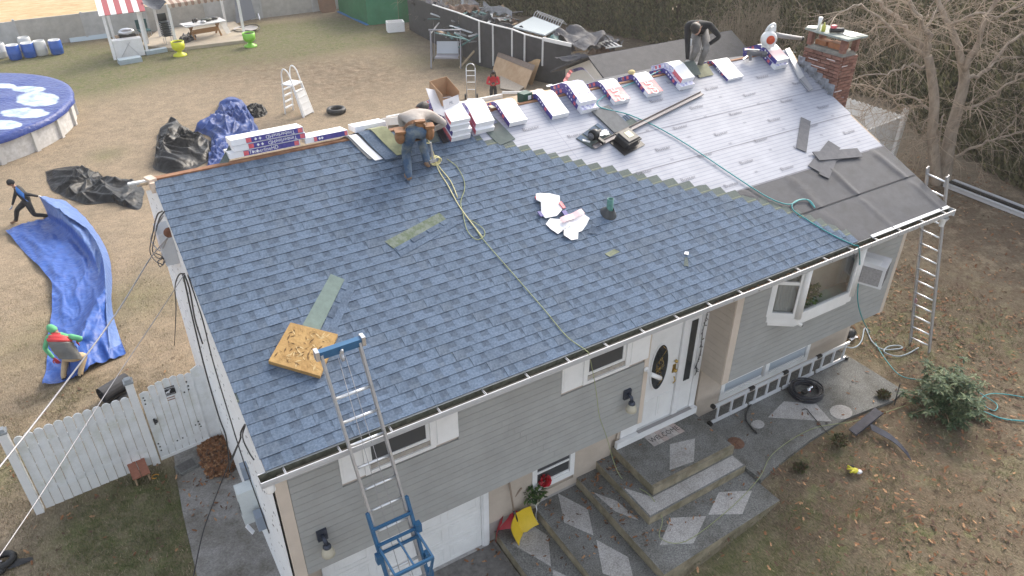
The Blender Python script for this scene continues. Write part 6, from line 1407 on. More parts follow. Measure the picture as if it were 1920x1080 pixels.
for k in range(1500):
    a = rnd.uniform(0, 6.28); r_ = rnd.random()**.6; w0 = 1+.35*nz3(math.cos(a)*2, math.sin(a)*2, 5.); x = -.10+.34*r_*w0*math.cos(a); y = 5.22+.60*r_*w0*math.sin(a); x = min(x, .07+.02*rnd.random()); y = min(y, 5.72)
    oakleaf(q, (x, y, .03+.15*max(0, 1-r_*r_)*(.6+.6*abs(nz3(x*4, y*4, 2)))*rnd.uniform(.75, 1.05)), rnd.uniform(0, 6.28), rnd.uniform(.03, .062), rnd.choice((0, 0, 0, 1, 2)), (rnd.gauss(0, .35), rnd.gauss(0, .35)))
q.grid(lambda s, t: (min(.09, -.10+.28*(2*s-1)), 5.22+.45*(2*t-1), .0+.11*max(0, 1-(2*s-1)**2-(2*t-1)**2)), 10, 10, 2)
lp = solo(q, 'leaf_pile', LEAFM, 'heap of brown oak leaves between the gate and the house', 'leaf pile'); lp['kind'] = 'stuff'
# black tyre with a bag, lower left; tarp roll
p = G(14, 1062); o = thing('black_bag', 'black bag with a coiled strap lying in the lower left corner of the lawn', 'bag', p)
q = MB(); q.tube([p+V((-.05+.17*math.cos(a), .06+.13*math.sin(a), .10)) for a in np.linspace(0, 6.28, 20)], .055, 8, cap=False); part(q, 'coil', M['black'], o)
q = MB(); q.grid(lambda s, t: p+V((.02+.34*s, -.10+.22*t*(1-s*.7), .02+.10*math.sin(math.pi*t)*(1-s)+.03*nz3(s*4, t*4, 3))), 10, 8); q.ball(p+V((-.12, -.05, .06)), .14, 8, 6, sq=(1, 1, .5)); part(q, 'bag_body', M['dark'], o)
q = MB(); put_text(q, 'III', .05, p+V((-.05, .0, .158)), (1, .2, 0), (-.2, 1, 0)); part(q, 'white_print', M['paper'], o)
A, B = G(190, 742, .19), G(240, 712, .19); o = thing('felt_roll', 'dark roll of felt lying behind the picket fence', 'roll', ((A+B)/2).to_2d().to_3d())
dd = (B-A).normalized(); q = MB()
pts = []
for k in range(60):
    an = k*.42; r_ = .055+.13*k/60; pts.append((r_*math.cos(an), r_*math.sin(an)))
sx_ = dd.cross(V((0, 0, 1))).normalized()
for (a, b), (c, d) in zip(pts[:-1], pts[1:]):
    pa_, pb_ = sx_*a+V((0, 0, b)), sx_*c+V((0, 0, d)); q.add([A+pa_, A+pb_, B+pb_, B+pa_], [(0, 1, 2, 3)], 0, True)
part(q, 'rolled_felt', mat('dark_felt', (.05, .05, .055), .7, var=.2, bump=.2), o)
q = MB(); q.slab([A+V((0, -.1, -.18)), B+V((0, -.1, -.18)), B+V((.05, -.22, -.185)), A+V((-.05, -.3, -.185))], (0, 0, 1), .01); part(q, 'loose_flap', mat('dark_felt', (.05, .05, .055), .7), o)
# meter box, mast box and cables on the gable wall
z0, y0 = 1.35, 2.55
o = thing('electric_meter_box', 'white electric meter box low on the left gable wall', 'meter box', (.04, y0, z0-.25))
q = MB(); q.bb((-.17, y0-.12, z0-.34), (.098, y0+.10, z0+.32)); part(q, 'casing', mat('pale_grey_enamel', (.60, .64, .64), .4, var=.06), o)
q = MB(); q.bb((-.176, y0-.08, z0+.0), (-.171, y0-.01, z0+.08)); q.bb((-.176, y0-.09, z0-.14), (-.171, y0+.02, z0-.06)); part(q, 'meter_window', M['dark'], o)
q = MB(); q.bb((-.0, y0+.12, z0+.30), (.098, y0+.26, z0+.55)); part(q, 'junction_box', mat('blue_grey_enamel', (.24, .28, .34), .5), o); q = MB(); q.bb((-.03, y0-.38, z0-.3), (.098, y0-.2, z0-.02)); part(q, 'junction_box', mat('blue_grey_enamel', (.24, .28, .34), .5), o)
q = MB(); q.bar((-.10, y0-.26, z0-.4), (-.16, y0-.2, z0-.26), .06, .02); part(q, 'white_flap', M['paper'], o)
p = PX(308, 455, -.02); o = thing('service_box', 'pale grey service drop box high on the left gable wall', 'utility box', (.0, p.y, p.z-.2))
q = MB(); q.bb((-.09, p.y-.22, p.z-.28), (.098, p.y+.2, p.z+.25)); part(q, 'casing', M['gutterw'], o)
p2 = PX(317, 436, -.03); q = MB(); q.ball(p2, .07, 10, 6, sq=(1, .8, 1)); solo(q, 'rusty_mast_cap', mat('rusty_brown', (.16, .065, .035), .8, var=.3), 'round rusty cap on the left rake board', 'cap')
def wallrope(label, pts, r, ma, name='service_cable', cat='cable'):
    return rope(name, label, cat, pts, r, ma, 6, 6)
W = lambda px, py, x=-.04: PX(px, py, x)
wallrope('black cable loop from the rake down to the service box, outer strand', [W(304, 396, -.05), W(294, 405, -.1), W(286, 440, -.1), W(281, 470, -.12), W(290, 488, -.1), W(304, 496, -.09)], .010, M['cable'])
wallrope('black cable loop from the rake down to the service box, inner strand', [W(308, 397, -.05), W(298, 412, -.08), W(290, 445, -.09), W(286, 470, -.1), W(296, 484, -.09), W(309, 482, -.08), W(305, 497, -.09)], .010, M['cable'])
wallrope('tangled black cable ends below the service box', [W(292, 475, -.1), W(303, 480, -.12), W(308, 492, -.1), W(300, 500, -.1), W(296, 490, -.1), W(304, 485, -.1)], .009, M['cable'])
wallrope('grey conduit cable looping above the service box', [W(306, 405, -.05), W(290, 430, -.06), W(283, 450, -.06), W(300, 470, -.08), W(315, 445, -.05)], .011, M['greycable'])
wallrope('black cable hanging free from the lower rake loop', [W(346, 513, -.05), W(335, 516, -.1), W(328, 540, -.12), W(330, 580, -.12), W(327, 652, -.12)], .009, M['cable'])
wallrope('thick black cable running down the gable wall, left strand', [W(343, 515, -.05), W(349, 540, -.04), W(362, 600, -.03), W(384, 690, -.03), W(410, 780, -.03), W(424, 820, -.03), W(430, 870, -.04)], .011, M['cable'])
wallrope('thick black cable running down the gable wall, right strand', [W(346, 515, -.05), W(356, 545, -.04), W(366, 600, -.03), W(380, 645, -.03)], .011, M['cable'])
wallrope('dark wire along the seam of the gable wall', [W(352, 515, -.02), W(362, 545, -.02), W(380, 600, -.015), W(400, 680, -.01), W(430, 780, -.01), W(455, 860, -.01), W(480, 930, -.01), W(505, 1000, -.01)], .008, M['cable'])
wallrope('twisted black cable bundle from the lower rake down to the meter', [W(459, 796, -.04), W(452, 810, -.08), W(450, 825, -.08), W(440, 850, -.06), W(430, 880, -.06), W(438, 895, -.06)], .010, M['cable'])
wallrope('second strand of the cable bundle by the lower rake', [W(460, 797, -.04), W(455, 815, -.07), W(458, 830, -.05), W(468, 850, -.04), W(476, 862, -.03)], .008, M['cable'])
wallrope('thin twin wires beside the front corner board', [V((.085, YU+.03, 3.9)), V((.085, YU+.03, 2.6)), V((.085, YU+.04, .6))], .008, M['cable'])
wallrope('grey service drop line sloping from the rake to the lower left', [W(315, 445, -.05), W(280, 487, -.25), PZ(215, 592, 4.75), PZ(100, 748, 4.6), PZ(-40, 925, 4.7)], .010, M['greycable'], 'power_line', 'power line')
wallrope('thin grey line sloping from the lower rake to the lower left', [W(345, 515, -.05), PZ(290, 600, 4.6), PZ(210, 720, 4.4), PZ(75, 930, 4.3), PZ(-30, 1085, 4.4)], .0055, M['greycable'], 'power_line', 'power line')
wallrope('dark line dropping from the cable bundle to the bottom of the driveway', [W(452, 820, -.08), PZ(425, 880, 3.1), PZ(405, 930, 2.7), PZ(380, 1000, 2.4), PZ(360, 1095, 2.3)], .008, M['cable'], 'power_line', 'power line')

# ------------------------------------------------------------------ tarps
def tarpmat(name, c, c2, r=.35): return mat(name, c, r, col2=c2, scale=4.5, bump=.35, bscale=7, thr=(.35, .7), crease=4., spec=.25)
BT = tarpmat('blue_tarp', (.026, .075, .30), (.04, .115, .40), .4); BT2 = tarpmat('pale_blue_tarp_back', (.09, .16, .38), (.13, .21, .44), .42); NT = tarpmat('navy_blue_tarp', (.022, .05, .18), (.045, .09, .29), .4); KT = tarpmat('black_tarp', (.004, .0044, .005), (.011, .0115, .013), .36)
def catmull(a, b, c, d, t): return .5*((2*b)+(c-a)*t+(2*a-5*b+4*c-d)*t*t+(3*b-a-3*c+d)*t**3)
def cloth(name, label, rows, ma, cat='tarp', sub=7, wr=.02, flat=True, split=None):
    """rows of (px, py, height) on the ground, smoothed to a sheet"""
    P = [[G(x, y, h) for x, y, h in r_] for r_ in rows]; nr, nc = len(P), len(P[0])
    def pt(i, j): return P[max(0, min(nr-1, i))][max(0, min(nc-1, j))]
    def ev(s, t):
        a, b = s*(nr-1), t*(nc-1); i, j = min(int(a), nr-2), min(int(b), nc-2); u, v_ = a-i, b-j
        rr = [catmull(*[pt(i+k, j+l) for l in (-1, 0, 1, 2)], v_) for k in (-1, 0, 1, 2)]; p = catmull(*rr, u)
        rg = lambda m_, o_: (1-min(1, 2.4*abs(nz3(p.x*m_*1.5+o_, p.y*m_*.42+p.x*.3+o_, 1.+o_))))**2; p.z = max(p.z, ground(p.x, p.y)+.012)+wr*(1.5*rg(.8, 0)+.9*rg(1.9, 4.)+.4*rg(4., 7.))
        return p
    q = MB(); nu, nv = (nr-1)*sub, (nc-1)*sub; q.grid(ev, nu, nv)
    if split:
        for i, f in enumerate(q.f):
            j = (i % nv)/nv
            if split(j, (i//nv)/nu): q.mi[i] = 1
    return solo(q, name, ma, label, cat)
cloth('blue_tarp', 'big blue tarp being dragged across the lawn by two men', [
 [(12, 436, .01), (48, 421, .03), (88, 412, .04), (90, 405, .15), (76, 374, .72), (76, 374, .72), (82, 373, .70)],
 [(52, 480, .01), (88, 462, .04), (135, 452, .02), (132, 428, .34), (112, 396, .55), (120, 402, .60), (128, 382, .20)],
 [(95, 528, .01), (122, 505, .05), (165, 492, .01), (172, 474, .30), (160, 430, .38), (165, 432, .45), (178, 432, .05)],
 [(100, 556, .01), (130, 550, .05), (160, 530, .04), (184, 520, .12), (192, 480, .30), (192, 480, .40), (206, 486, .03)],
 [(97, 600, .01), (125, 600, .06), (150, 590, .06), (176, 580, .34), (200, 545, .38), (200, 545, .35), (211, 545, .03)],
 [(92, 645, .01), (118, 645, .04), (140, 640, .25), (160, 634, .42), (200, 590, .24), (200, 590, .30), (213, 590, .03)],
 [(88, 685, .01), (115, 685, .03), (144, 655, .55), (166, 655, .20), (205, 640, .22), (205, 640, .22), (224, 630, .03)],
 [(83, 728, .01), (118, 716, .02), (160, 702, .02), (175, 690, .04), (205, 676, .04), (205, 676, .04), (237, 664, .03)]], [BT, BT2], wr=.06, sub=14, split=lambda j, i: j > (.50 if i < .42 else .645) and i < .9)
def heap(name, label, outline, h, ma, seed, cat='tarp', sharp=1.):
    """bunched sheet: low mound crossed by sharp straight creases"""
    P = [G(*p) for p in outline]; c = sum(P, V((0, 0, 0)))/len(P); SP = spline(P+[P[0]], 14)[:-1]; n = len(SP); K = 48; q = MB(); hr = random.Random(int(seed*10))
    Rm = sum((p-c).length for p in SP)/n; seg = []
    for k in range(12):
        p = c.lerp(hr.choice(SP), hr.random()**.6*.9); a = hr.uniform(0, 6.283); l = Rm*hr.uniform(.3, .9); d = V((math.cos(a), math.sin(a)))*l*.5
        seg.append((p.x-d.x, p.y-d.y, p.x+d.x, p.y+d.y, h*hr.uniform(.2, .5), Rm*hr.uniform(.10, .22)))
    F = np.repeat(np.arange(K+1)/K, n); X = np.array([[p.x, p.y] for p in SP]); X = np.tile(X, (K+1, 1)); C0 = np.array([c.x, c.y]); Q = C0+(X-C0)*F[:, None]
    W = np.array([[nz3(x*1.1, y*1.1, seed), nz3(y*1.1, x*1.1, seed+3), nz3(x*.5, y*.5, seed+6)] for x, y in Q]); Q += W[:, :2]*.12
    Z = h*.40*(1-F**2.4)
    for pk in range(3):                                    # long folds running out from three pinch points
        pp = c.lerp(SP[int(n*(pk/3+hr.random()*.25)) % n], .75 if pk else .15); dx, dy = (Q-[pp.x, pp.y]).T; rr_ = np.hypot(dx, dy); N_ = hr.choice((7, 9, 11)) if pk == 0 else hr.choice((9, 13))
        ph = np.arctan2(dy, dx)*N_/2+2.6*W[:, 2]+W[:, 0]*1.6+rr_*.5; env = np.clip(rr_/(.3*Rm), 0, 1)*np.exp(-(rr_/((1.3 if pk == 0 else .8)*Rm))**2); Z += h*(.5 if pk == 0 else .42)*(1-np.abs(np.sin(ph)))*env
    for x0, y0, x1, y1, am, wd in seg:
        ab = np.array([x1-x0, y1-y0]); t_ = np.clip(((Q-[x0, y0])@ab)/(ab@ab), 0, 1); dd = np.hypot(*(Q-[x0, y0]-t_[:, None]*ab).T); Z = np.maximum(Z, Z*.7+am*np.clip(1-dd/wd, 0, 1)*(1-.5*np.abs(2*t_-1)))
    Z *= np.clip((1-F)*7, .10, 1)
    vs = [(x, y, ground(x, y)+.012+z) for (x, y), z in zip(Q, Z)]
    q.add(vs, [(k*n+i, (k+1)*n+i, (k+1)*n+(i+1) % n, k*n+(i+1) % n) for k in range(K) for i in range(n)], 0, True)
    return solo(q, name, ma, label, cat)
heap('blue_tarp', 'crumpled dark blue tarp heap with a black edge beyond the ridge', ((365, 248), (385, 232), (405, 215), (415, 190), (440, 182), (462, 200), (475, 225), (483, 250), (470, 272), (430, 275), (405, 290), (398, 262)), .55, NT, 3., sharp=1.3)
heap('black_tarp', 'small black and blue bundle at the right tip of the blue tarp heap', ((462, 205), (475, 195), (490, 200), (499, 212), (488, 220), (468, 220)), .28, KT, 8.)
heap('blue_tarp', 'blue tarp tail hanging from the heap to the left bundle stack', ((398, 262), (425, 268), (432, 285), (420, 300), (398, 320), (390, 300)), .35, NT, 9.)
heap('black_tarp', 'crumpled shiny black tarp heap behind the left end of the ridge', ((291, 275), (305, 240), (325, 228), (345, 238), (365, 255), (400, 270), (398, 295), (370, 315), (330, 328), (300, 322), (288, 312), (296, 295)), .60, KT, 5., sharp=1.3)
heap('black_tarp', 'long black tarp sheet lying between the lunging man and the ridge', ((86, 322), (110, 316), (150, 312), (175, 322), (205, 338), (255, 342), (268, 352), (265, 392), (235, 388), (210, 380), (160, 382), (120, 370), (90, 350)), .36, KT, 11., sharp=1.1)

# ------------------------------------------------------------------ pool
A, B, C_ = [G(*p).to_2d() for p in ((143, 228), (75, 281), (5, 308))]
d_ = 2*(A.x*(B.y-C_.y)+B.x*(C_.y-A.y)+C_.x*(A.y-B.y)); s_ = lambda p: p.x**2+p.y**2
pc = V(((s_(A)*(B.y-C_.y)+s_(B)*(C_.y-A.y)+s_(C_)*(A.y-B.y))/d_, (s_(A)*(C_.x-B.x)+s_(B)*(A.x-C_.x)+s_(C_)*(B.x-A.x))/d_, -1.2)); pr2 = (A-pc.to_2d()).length
print('pool', pc, pr2)
PH_ = 1.02; o = thing('swimming_pool', 'round above ground pool under a blue winter cover with white patches', 'pool', pc)
NP = 22
for k in range(NP):
    a0_, a1_ = 2*math.pi*k/NP, 2*math.pi*(k+1)/NP; q = MB(); 
    q.grid(lambda s, t: pc+V((pr2*math.cos(a0_+(a1_-a0_)*s), pr2*math.sin(a0_+(a1_-a0_)*s), PH_*t)), 3, 1); part(q, 'wall_panel', mat('mottled_pool_wall', (.50, .49, .47), .5, col2=(.66, .65, .64), scale=6, thr=(.38, .62)), o)
    q = MB(); c, s_1 = math.cos(a0_), math.sin(a0_); q.box(pc+V(((pr2+.05)*c, (pr2+.05)*s_1, PH_/2)), (.10, .17, PH_), Matrix.Rotation(a0_, 3, 'Z')); part(q, 'upright', mat('pool_upright', (.60, .59, .57), .45), o)
cv = MB(); n = 110; K = 44; vs = []; PATCH = []; pel_ = [(G(px, py, 0), ax_, ay) for px, py, ax_, ay in ()]
for k in range(K+1):
    f = k/K
    for i in range(n):
        a = 2*math.pi*i/n; r_ = pr2*f*1.0; z = PH_+.02-.06*(1-f)*1+.05*abs(nz3(r_*math.cos(a), r_*math.sin(a), 3., .9))+.02*math.sin(a*11)*f
        vs.append(pc+V((r_*math.cos(a), r_*math.sin(a), z)))
for i in range(n):
    a = 2*math.pi*i/n; vs.append(pc+V(((pr2+.14)*math.cos(a), (pr2+.14)*math.sin(a), PH_+.01)))
for i in range(n):
    a = 2*math.pi*i/n; vs.append(pc+V(((pr2+.15+.03*math.sin(a*23))*math.cos(a), (pr2+.15)*math.sin(a), PH_-.20-.09*abs(nz3(math.cos(a)*4, math.sin(a)*4, 1.)))))
cv.add(vs, [(k*n+i, (k+1)*n+i, (k+1)*n+(i+1) % n, k*n+(i+1) % n) for k in range(K+2) for i in range(n)], 0, True)
cover = part(cv, 'cover', tarpmat('pool_cover', (.024, .045, .20), (.05, .085, .29)), o)
pv = []                                   # frozen melt water lying on the cover, as a stain mask
for v_ in cover.data.vertices:
    wp = v_.co+pc; px, py = PR(wp); pv.append(max(1-((px-a_)/c_)**2-((py-b_)/d_)**2 for a_, b_, c_, d_ in ((70, 186, 44, 15), (46, 212, 50, 10), (54, 167, 36, 6), (6, 161, 26, 5), (2, 234, 42, 10))) if wp.z > pc.z+PH_-.1 else -1)
at_ = cover.data.attributes.new('patch', 'FLOAT', 'POINT'); at_.data.foreach_set('value', pv)
t = MATS['pool_cover'].node_tree; b = t.nodes['Principled BSDF']; an_ = t.nodes.new('ShaderNodeAttribute'); an_.attribute_name = 'patch'
nz_ = t.nodes.new('ShaderNodeTexNoise'); nz_.inputs['Scale'].default_value = 2.2; nz_.inputs['Detail'].default_value = 7; tc_ = t.nodes.new('ShaderNodeTexCoord'); t.links.new(tc_.outputs['Object'], nz_.inputs['Vector'])
ma_ = t.nodes.new('ShaderNodeMath'); ma_.operation = 'MULTIPLY_ADD'; t.links.new(nz_.outputs[0], ma_.inputs[0]); ma_.inputs[1].default_value = .7; t.links.new(an_.outputs['Fac'], ma_.inputs[2])
rp_ = t.nodes.new('ShaderNodeValToRGB'); rp_.color_ramp.elements[0].position = .42; rp_.color_ramp.elements[1].position = .62; t.links.new(ma_.outputs[0], rp_.inputs[0])
r2_ = t.nodes.new('ShaderNodeValToRGB'); r2_.color_ramp.elements[0].color = (.27, .36, .50, 1); r2_.color_ramp.elements[1].color = (.56, .64, .72, 1); r2_.color_ramp.elements[0].position = .35; r2_.color_ramp.elements[1].position = .6; t.links.new(nz_.outputs[0], r2_.inputs[0])
mx_ = t.nodes.new('ShaderNodeMix'); mx_.data_type = 'RGBA'; src_ = b.inputs['Base Color'].links[0].from_socket; t.links.new(rp_.outputs[0], mx_.inputs['Factor']); t.links.new(src_, mx_.inputs[6]); t.links.new(r2_.outputs[0], mx_.inputs[7]); t.links.new(mx_.outputs[2], b.inputs['Base Color'])
# A-frame pool ladder and old tyre
b = G(556, 212); o = thing('pool_ladder', 'white plastic A frame pool ladder standing alone on the grass', 'pool ladder', b)
rz_ = Matrix.Rotation(-.95, 3, 'Z'); LP = lambda x, y, z: b+rz_ @ V((x, y, z))
for y in (-.28, .28):
    q = MB(); q.bar(LP(-.38, y, 0), LP(-.28, y, 1.30), .04, .09); q.bar(LP(.62, y*1.2, 0), LP(.26, y, 1.30), .04, .10); part(q, 'rail', M['vinyl'], o)
    q = MB(); q.tube(spline([LP(-.26, y, 1.25), LP(-.24, y, 1.75), LP(-.10, y, 1.98), LP(.10, y, 1.85), LP(.22, y, 1.5), LP(.27, y, 1.3)], 6), .028, 8); part(q, 'handrail', M['vinyl'], o)
q = MB(); q.box(LP(0, 0, 1.32), (.60, .66, .05), rz_); part(q, 'platform', M['vinyl'], o)
for k in range(4):
    z = .25+k*.27; q = MB(); q.box(LP(-.36+.08*k/4, 0, z), (.12, .54, .04), rz_); part(q, 'step', M['vinyl'], o)
    q = MB(); q.box(LP(.60-.07*k-.05, 0, z), (.12, .56, .04), rz_); part(q, 'step', M['vinyl'], o)
q = MB(); q.slab([LP(.64, -.3, .05), LP(.64, .3, .05), LP(.36, .26, 1.05), LP(.36, -.26, 1.05)], rz_ @ V((1, 0, .3)), .02); part(q, 'barrier_panel', M['vinyl'], o)
p = G(631, 211); q = MB(); q.lathe(p, [(.24, .04), (.30, .0), (.40, .02), (.43, .1), (.40, .2), (.30, .22), (.24, .17), (.24, .04)], 24); solo(q, 'tyre', M['black'], 'old black tyre lying flat beside the pool ladder', 'tyre')

# ------------------------------------------------------------------ far side of the yard
BY = 43.7
o = thing('boundary_fence', 'long low grey panel fence along the back of the yard', 'fence', (1, BY, -1.2))
FP = [mat('weathered_grey_panel', (.34, .32, .29), .9, col2=(.46, .44, .40), scale=2.2), mat('weathered_pale_panel', (.38, .38, .37), .9, col2=(.50, .50, .49), scale=2.2)]
xs = [-15+3.3*k for k in range(11)]
for k, x in enumerate(xs[:-1]):
    q = MB(); q.bb((x+.06, BY-.04, -1.22), (x+3.24, BY+.04, .22+.03*(k % 3))); part(q, 'fence_panel', FP[k % 2], o)
    q = MB(); q.bb((x-.06, BY-.07, -1.25), (x+.06, BY+.07, .32)); part(q, 'fence_post', FP[1], o)
p = G(165, 75); q = MB(); q.slab([p+V((-.9, -.1, 0)), p+V((1., -.1, 0)), p+V((1.0, .5, 1.15)), p+V((-.9, .5, 1.15))], (0, -1, .3), .02); solo(q, 'acrylic_sheet', mat('pale_blue_panel', (.46, .54, .58), .3), 'pale blue plastic panel leaning on the boundary fence', 'panel')
def barrel(px, py, ma, label):
    p = G(px, py); o = thing('barrel', label, 'barrel', p, 0, 'barrels by the boundary fence'); q = MB(); q.lathe(p, [(0, 0), (.27, 0), (.31, .08), (.32, .3), (.33, .32), (.32, .36), (.31, .68), (.28, .74)], 16); part(q, 'drum', ma, o)
    q = MB(); q.lathe(p, [(0, .66), (.25, .66), (.26, .75), (.285, .75), (.285, .70)], 16); part(q, 'rim', M['vinyl'] if ma is BB else mat('drum_white', (.62, .62, .60), .4), o)
BB = mat('blue_plastic', (.02, .10, .42), .35, var=.1); WB = mat('drum_white', (.62, .62, .60), .4)
barrel(52, 96, WB, 'white barrel standing behind the two middle blue ones'); barrel(4, 108, WB, 'white barrel cut by the left edge, first of the row'); barrel(31, 111, BB, 'blue barrel next to the leftmost white one'); barrel(58, 107, BB, 'blue barrel in front of a white one'); barrel(80, 103, WB, 'white barrel between two blue ones'); barrel(109, 101, BB, 'blue barrel at the right end of the row')
# awning bar and gazebo
GZ = -1.2
bx_, byy = G(216, 112).x, G(216, 112).y
o = thing('bar_shelter', 'small white post shelter with a red and white striped awning', 'shelter', (bx_+.9, byy+.7, GZ))
cr = [G(216, 112), G(270, 104), G(300, 92)]; pts = [(bx_, byy), (bx_+1.65, byy+.1), (bx_+.35, byy+1.7), (bx_+1.95, byy+1.8)]
for x, y in pts: q = MB(); q.bar((x, y, GZ), (x, y, GZ+2.35), .13, .13); part(q, 'post', M['dirtywhite'], o)
for k in range(8):
    q = MB(); x = bx_-.2+k*.275; q.slab([(x, byy-.35, GZ+2.28), (x+.272, byy-.33, GZ+2.28), (x+.272+.1, byy+1.1, GZ+2.85), (x+.1, byy+1.1, GZ+2.85)], (0, -.3, 1), .03); part(q, 'awning_stripe', mat('red_stripe', (.38, .10, .11), .8) if k % 2 else M['white'], o)
q = MB(); q.bb((bx_+.1, byy-.02, GZ+.04), (bx_+1.5, byy+.5, GZ+.92)); part(q, 'counter', M['white'], o)
for a, b in (((bx_+.35, byy-.03, GZ+.1), (bx_+.9, byy-.03, GZ+.8)), ((bx_+1.2, byy-.03, GZ+.1), (bx_+.75, byy-.03, GZ+.75))): q = MB(); q.bar(a, b, .04, .02); part(q, 'strut', M['aludull'], o)
p = V((bx_+.95, byy+.9, GZ)); g_ = thing('barbecue_grill', 'silver lidded barbecue grill under the striped awning', 'grill', p)
q = MB(); q.ball(p+V((0, 0, 1.1)), .35, 12, 8, sq=(1.2, .8, .6)); part(q, 'lid', M['alu'], g_); q = MB(); q.box(p+V((0, 0, .95)), (.8, .5, .18)); q.box(p+V((0, 0, .45)), (.6, .4, .7)); part(q, 'cabinet', M['dark'], g_); q = MB(); q.bb(p+V((-.6, -.25, .9)), p+V((-.42, .25, .94))); part(q, 'side_shelf', M['wood'], g_)
p = G(245, 118); q = MB(); q.box(p+V((0, .1, .12)), (1.1, .5, .24), Matrix.Rotation(.1, 3, 'Z')); solo(q, 'step_block', mat('pale_blue_grey_step', (.36, .43, .47), .7, var=.1), 'pale blue grey step in front of the white counter', 'step')
p = G(294, 100); q = MB(); q.box(p+V((0, .1, .1)), (1.1, .35, .2), Matrix.Rotation(.12, 3, 'Z')); solo(q, 'step_block', mat('pale_blue_grey_step', (.36, .43, .47), .7), 'low grey blue step left of the yellow planter', 'step')
dk = MB(); D4 = [G(*p) for p in ((262, 90), (330, 96), (480, 78), (440, 45), (300, 60))]; dk.prism([(p.x, p.y) for p in D4], GZ-.1, GZ+.16); struct(dk, 'patio_deck', mat('tan_concrete', (.42, .36, .28), .85, var=.12, scale=2))
ga, gb = G(333, 92), G(459, 70); o = thing('gazebo', 'gazebo on white posts with a scalloped brown and white awning', 'gazebo', (ga+gb)/2)
gd_ = (gb-ga); gd_.z = 0; gu = gd_.normalized(); gv = V((-gu.y, gu.x, 0)); GZH = 2.35
for s_, t_ in ((0, 0), (1, 0), (0, 1), (1, 1)):
    p = ga+gd_*s_+gv*2.6*t_; q = MB(); q.bar(p, p+V((0, 0, GZH)), .13, .13); part(q, 'post', M['white'], o)
for k in range(22):
    q = MB(); s0, s1 = k/22, (k+.96)/22; a = ga+gd_*s0-gv*.1+V((0, 0, GZH-.02)); b = ga+gd_*s1-gv*.1+V((0, 0, GZH-.02)); up = gv*1.3+V((0, 0, .45)); q.slab([a, b, b+up, a+up], (0, 0, 1), .03)
    m_ = (a+b)/2; q.slab([a, b, b+V((0, 0, -.13)), m_+V((0, 0, -.19)), a+V((0, 0, -.13))], -gv, .02); part(q, 'awning_stripe', mat('brown_stripe', (.30, .19, .14), .8) if k % 2 else mat('cream_stripe', (.52, .44, .36), .8), o)
q = MB(); a = V((bx_+2.0, byy+.2, GZ+2.6)); b = ga+V((0, 0, GZH+.1)); q.grid(lambda s, t: a.lerp(b, s)+gv*(2.2*t)+V((0, 0, -.35*math.sin(math.pi*s)+.25*t+.08*nz3(s*4, t*4, 2))), 14, 8); solo(q, 'shade_cloth', tarpmat('dark_shade_cloth', (.03, .035, .045), (.06, .065, .08), .5), 'sagging dark shade cloth slung between the awning and the gazebo', 'shade cloth')
p = ga+gd_*.52+gv*1.0+V((0, 0, .16)); o = thing('picnic_table', 'wooden table with a pale top crowded with odds and ends', 'table', p)
def PT(x, y, z): return p+gu*x+gv*y+V((0, 0, z))
r3 = Matrix((gu, gv, V((0, 0, 1)))).transposed()
q = MB(); q.box(PT(0, 0, .76), (2.3, 1.0, .05), r3); part(q, 'tabletop', mat('pale_table_top', (.62, .62, .62), .5, var=.1), o)
for x in (-.75, .75):
    q = MB(); q.bar(PT(x, -.4, 0), PT(x, .3, .73), .09, .06); q.bar(PT(x, .4, 0), PT(x, -.3, .73), .09, .06); part(q, 'leg', mat('orange_wood', (.30, .155, .06), .7), o)
q = MB(); q.box(PT(0, -.1, .35), (1.4, .04, .25), r3); q.box(PT(0, 0, .70), (2.1, .06, .08), r3); part(q, 'brace', mat('orange_wood', (.30, .155, .06), .7), o)
for k, (x, y, nm, col, s_) in enumerate(((-.5, .1, 'black_bottle', M['dark'], (.12, .12, .22)), (-.3, .25, 'black_bag', M['dark'], (.3, .25, .2)), (.25, .1, 'dark_bag', mat('dark_green_bag', (.03, .04, .03), .5), (.7, .4, .16)), (.75, .2, 'dark_bag', M['dark'], (.5, .35, .14)), (-.05, -.2, 'grey_bag', M['aludull'], (.35, .3, .12)), (-.8, -.15, 'white_tray', M['paper'], (.6, .4, .04)))):
    q = MB(); q.ball(PT(x, y, .79+s_[2]*.5), .5, 8, 6, sq=s_, rot=r3); solo(q, nm, col, ('black bottle at the left of the picnic table', 'black bag behind the bottle on the picnic table', 'dark green bag in the middle of the picnic table', 'black bag on the right end of the picnic table', 'grey bag near the front of the picnic table', 'white tray on the left end of the picnic table')[k], 'bag' if 'bag' in nm else nm.split('_')[1])
q = MB(); s0 = PT(1.1, -.3, .0); q.grid(lambda s, t: s0+gu*(.35*s-.3*t)+gv*(.2*s)+V((0, 0, .72*t+.03*nz3(s*3, t*3))), 6, 8); solo(q, 'clear_plastic', mat('clear_film', (.60, .58, .55), .25), 'pale plastic film hanging off the right end of the picnic table', 'plastic sheet')
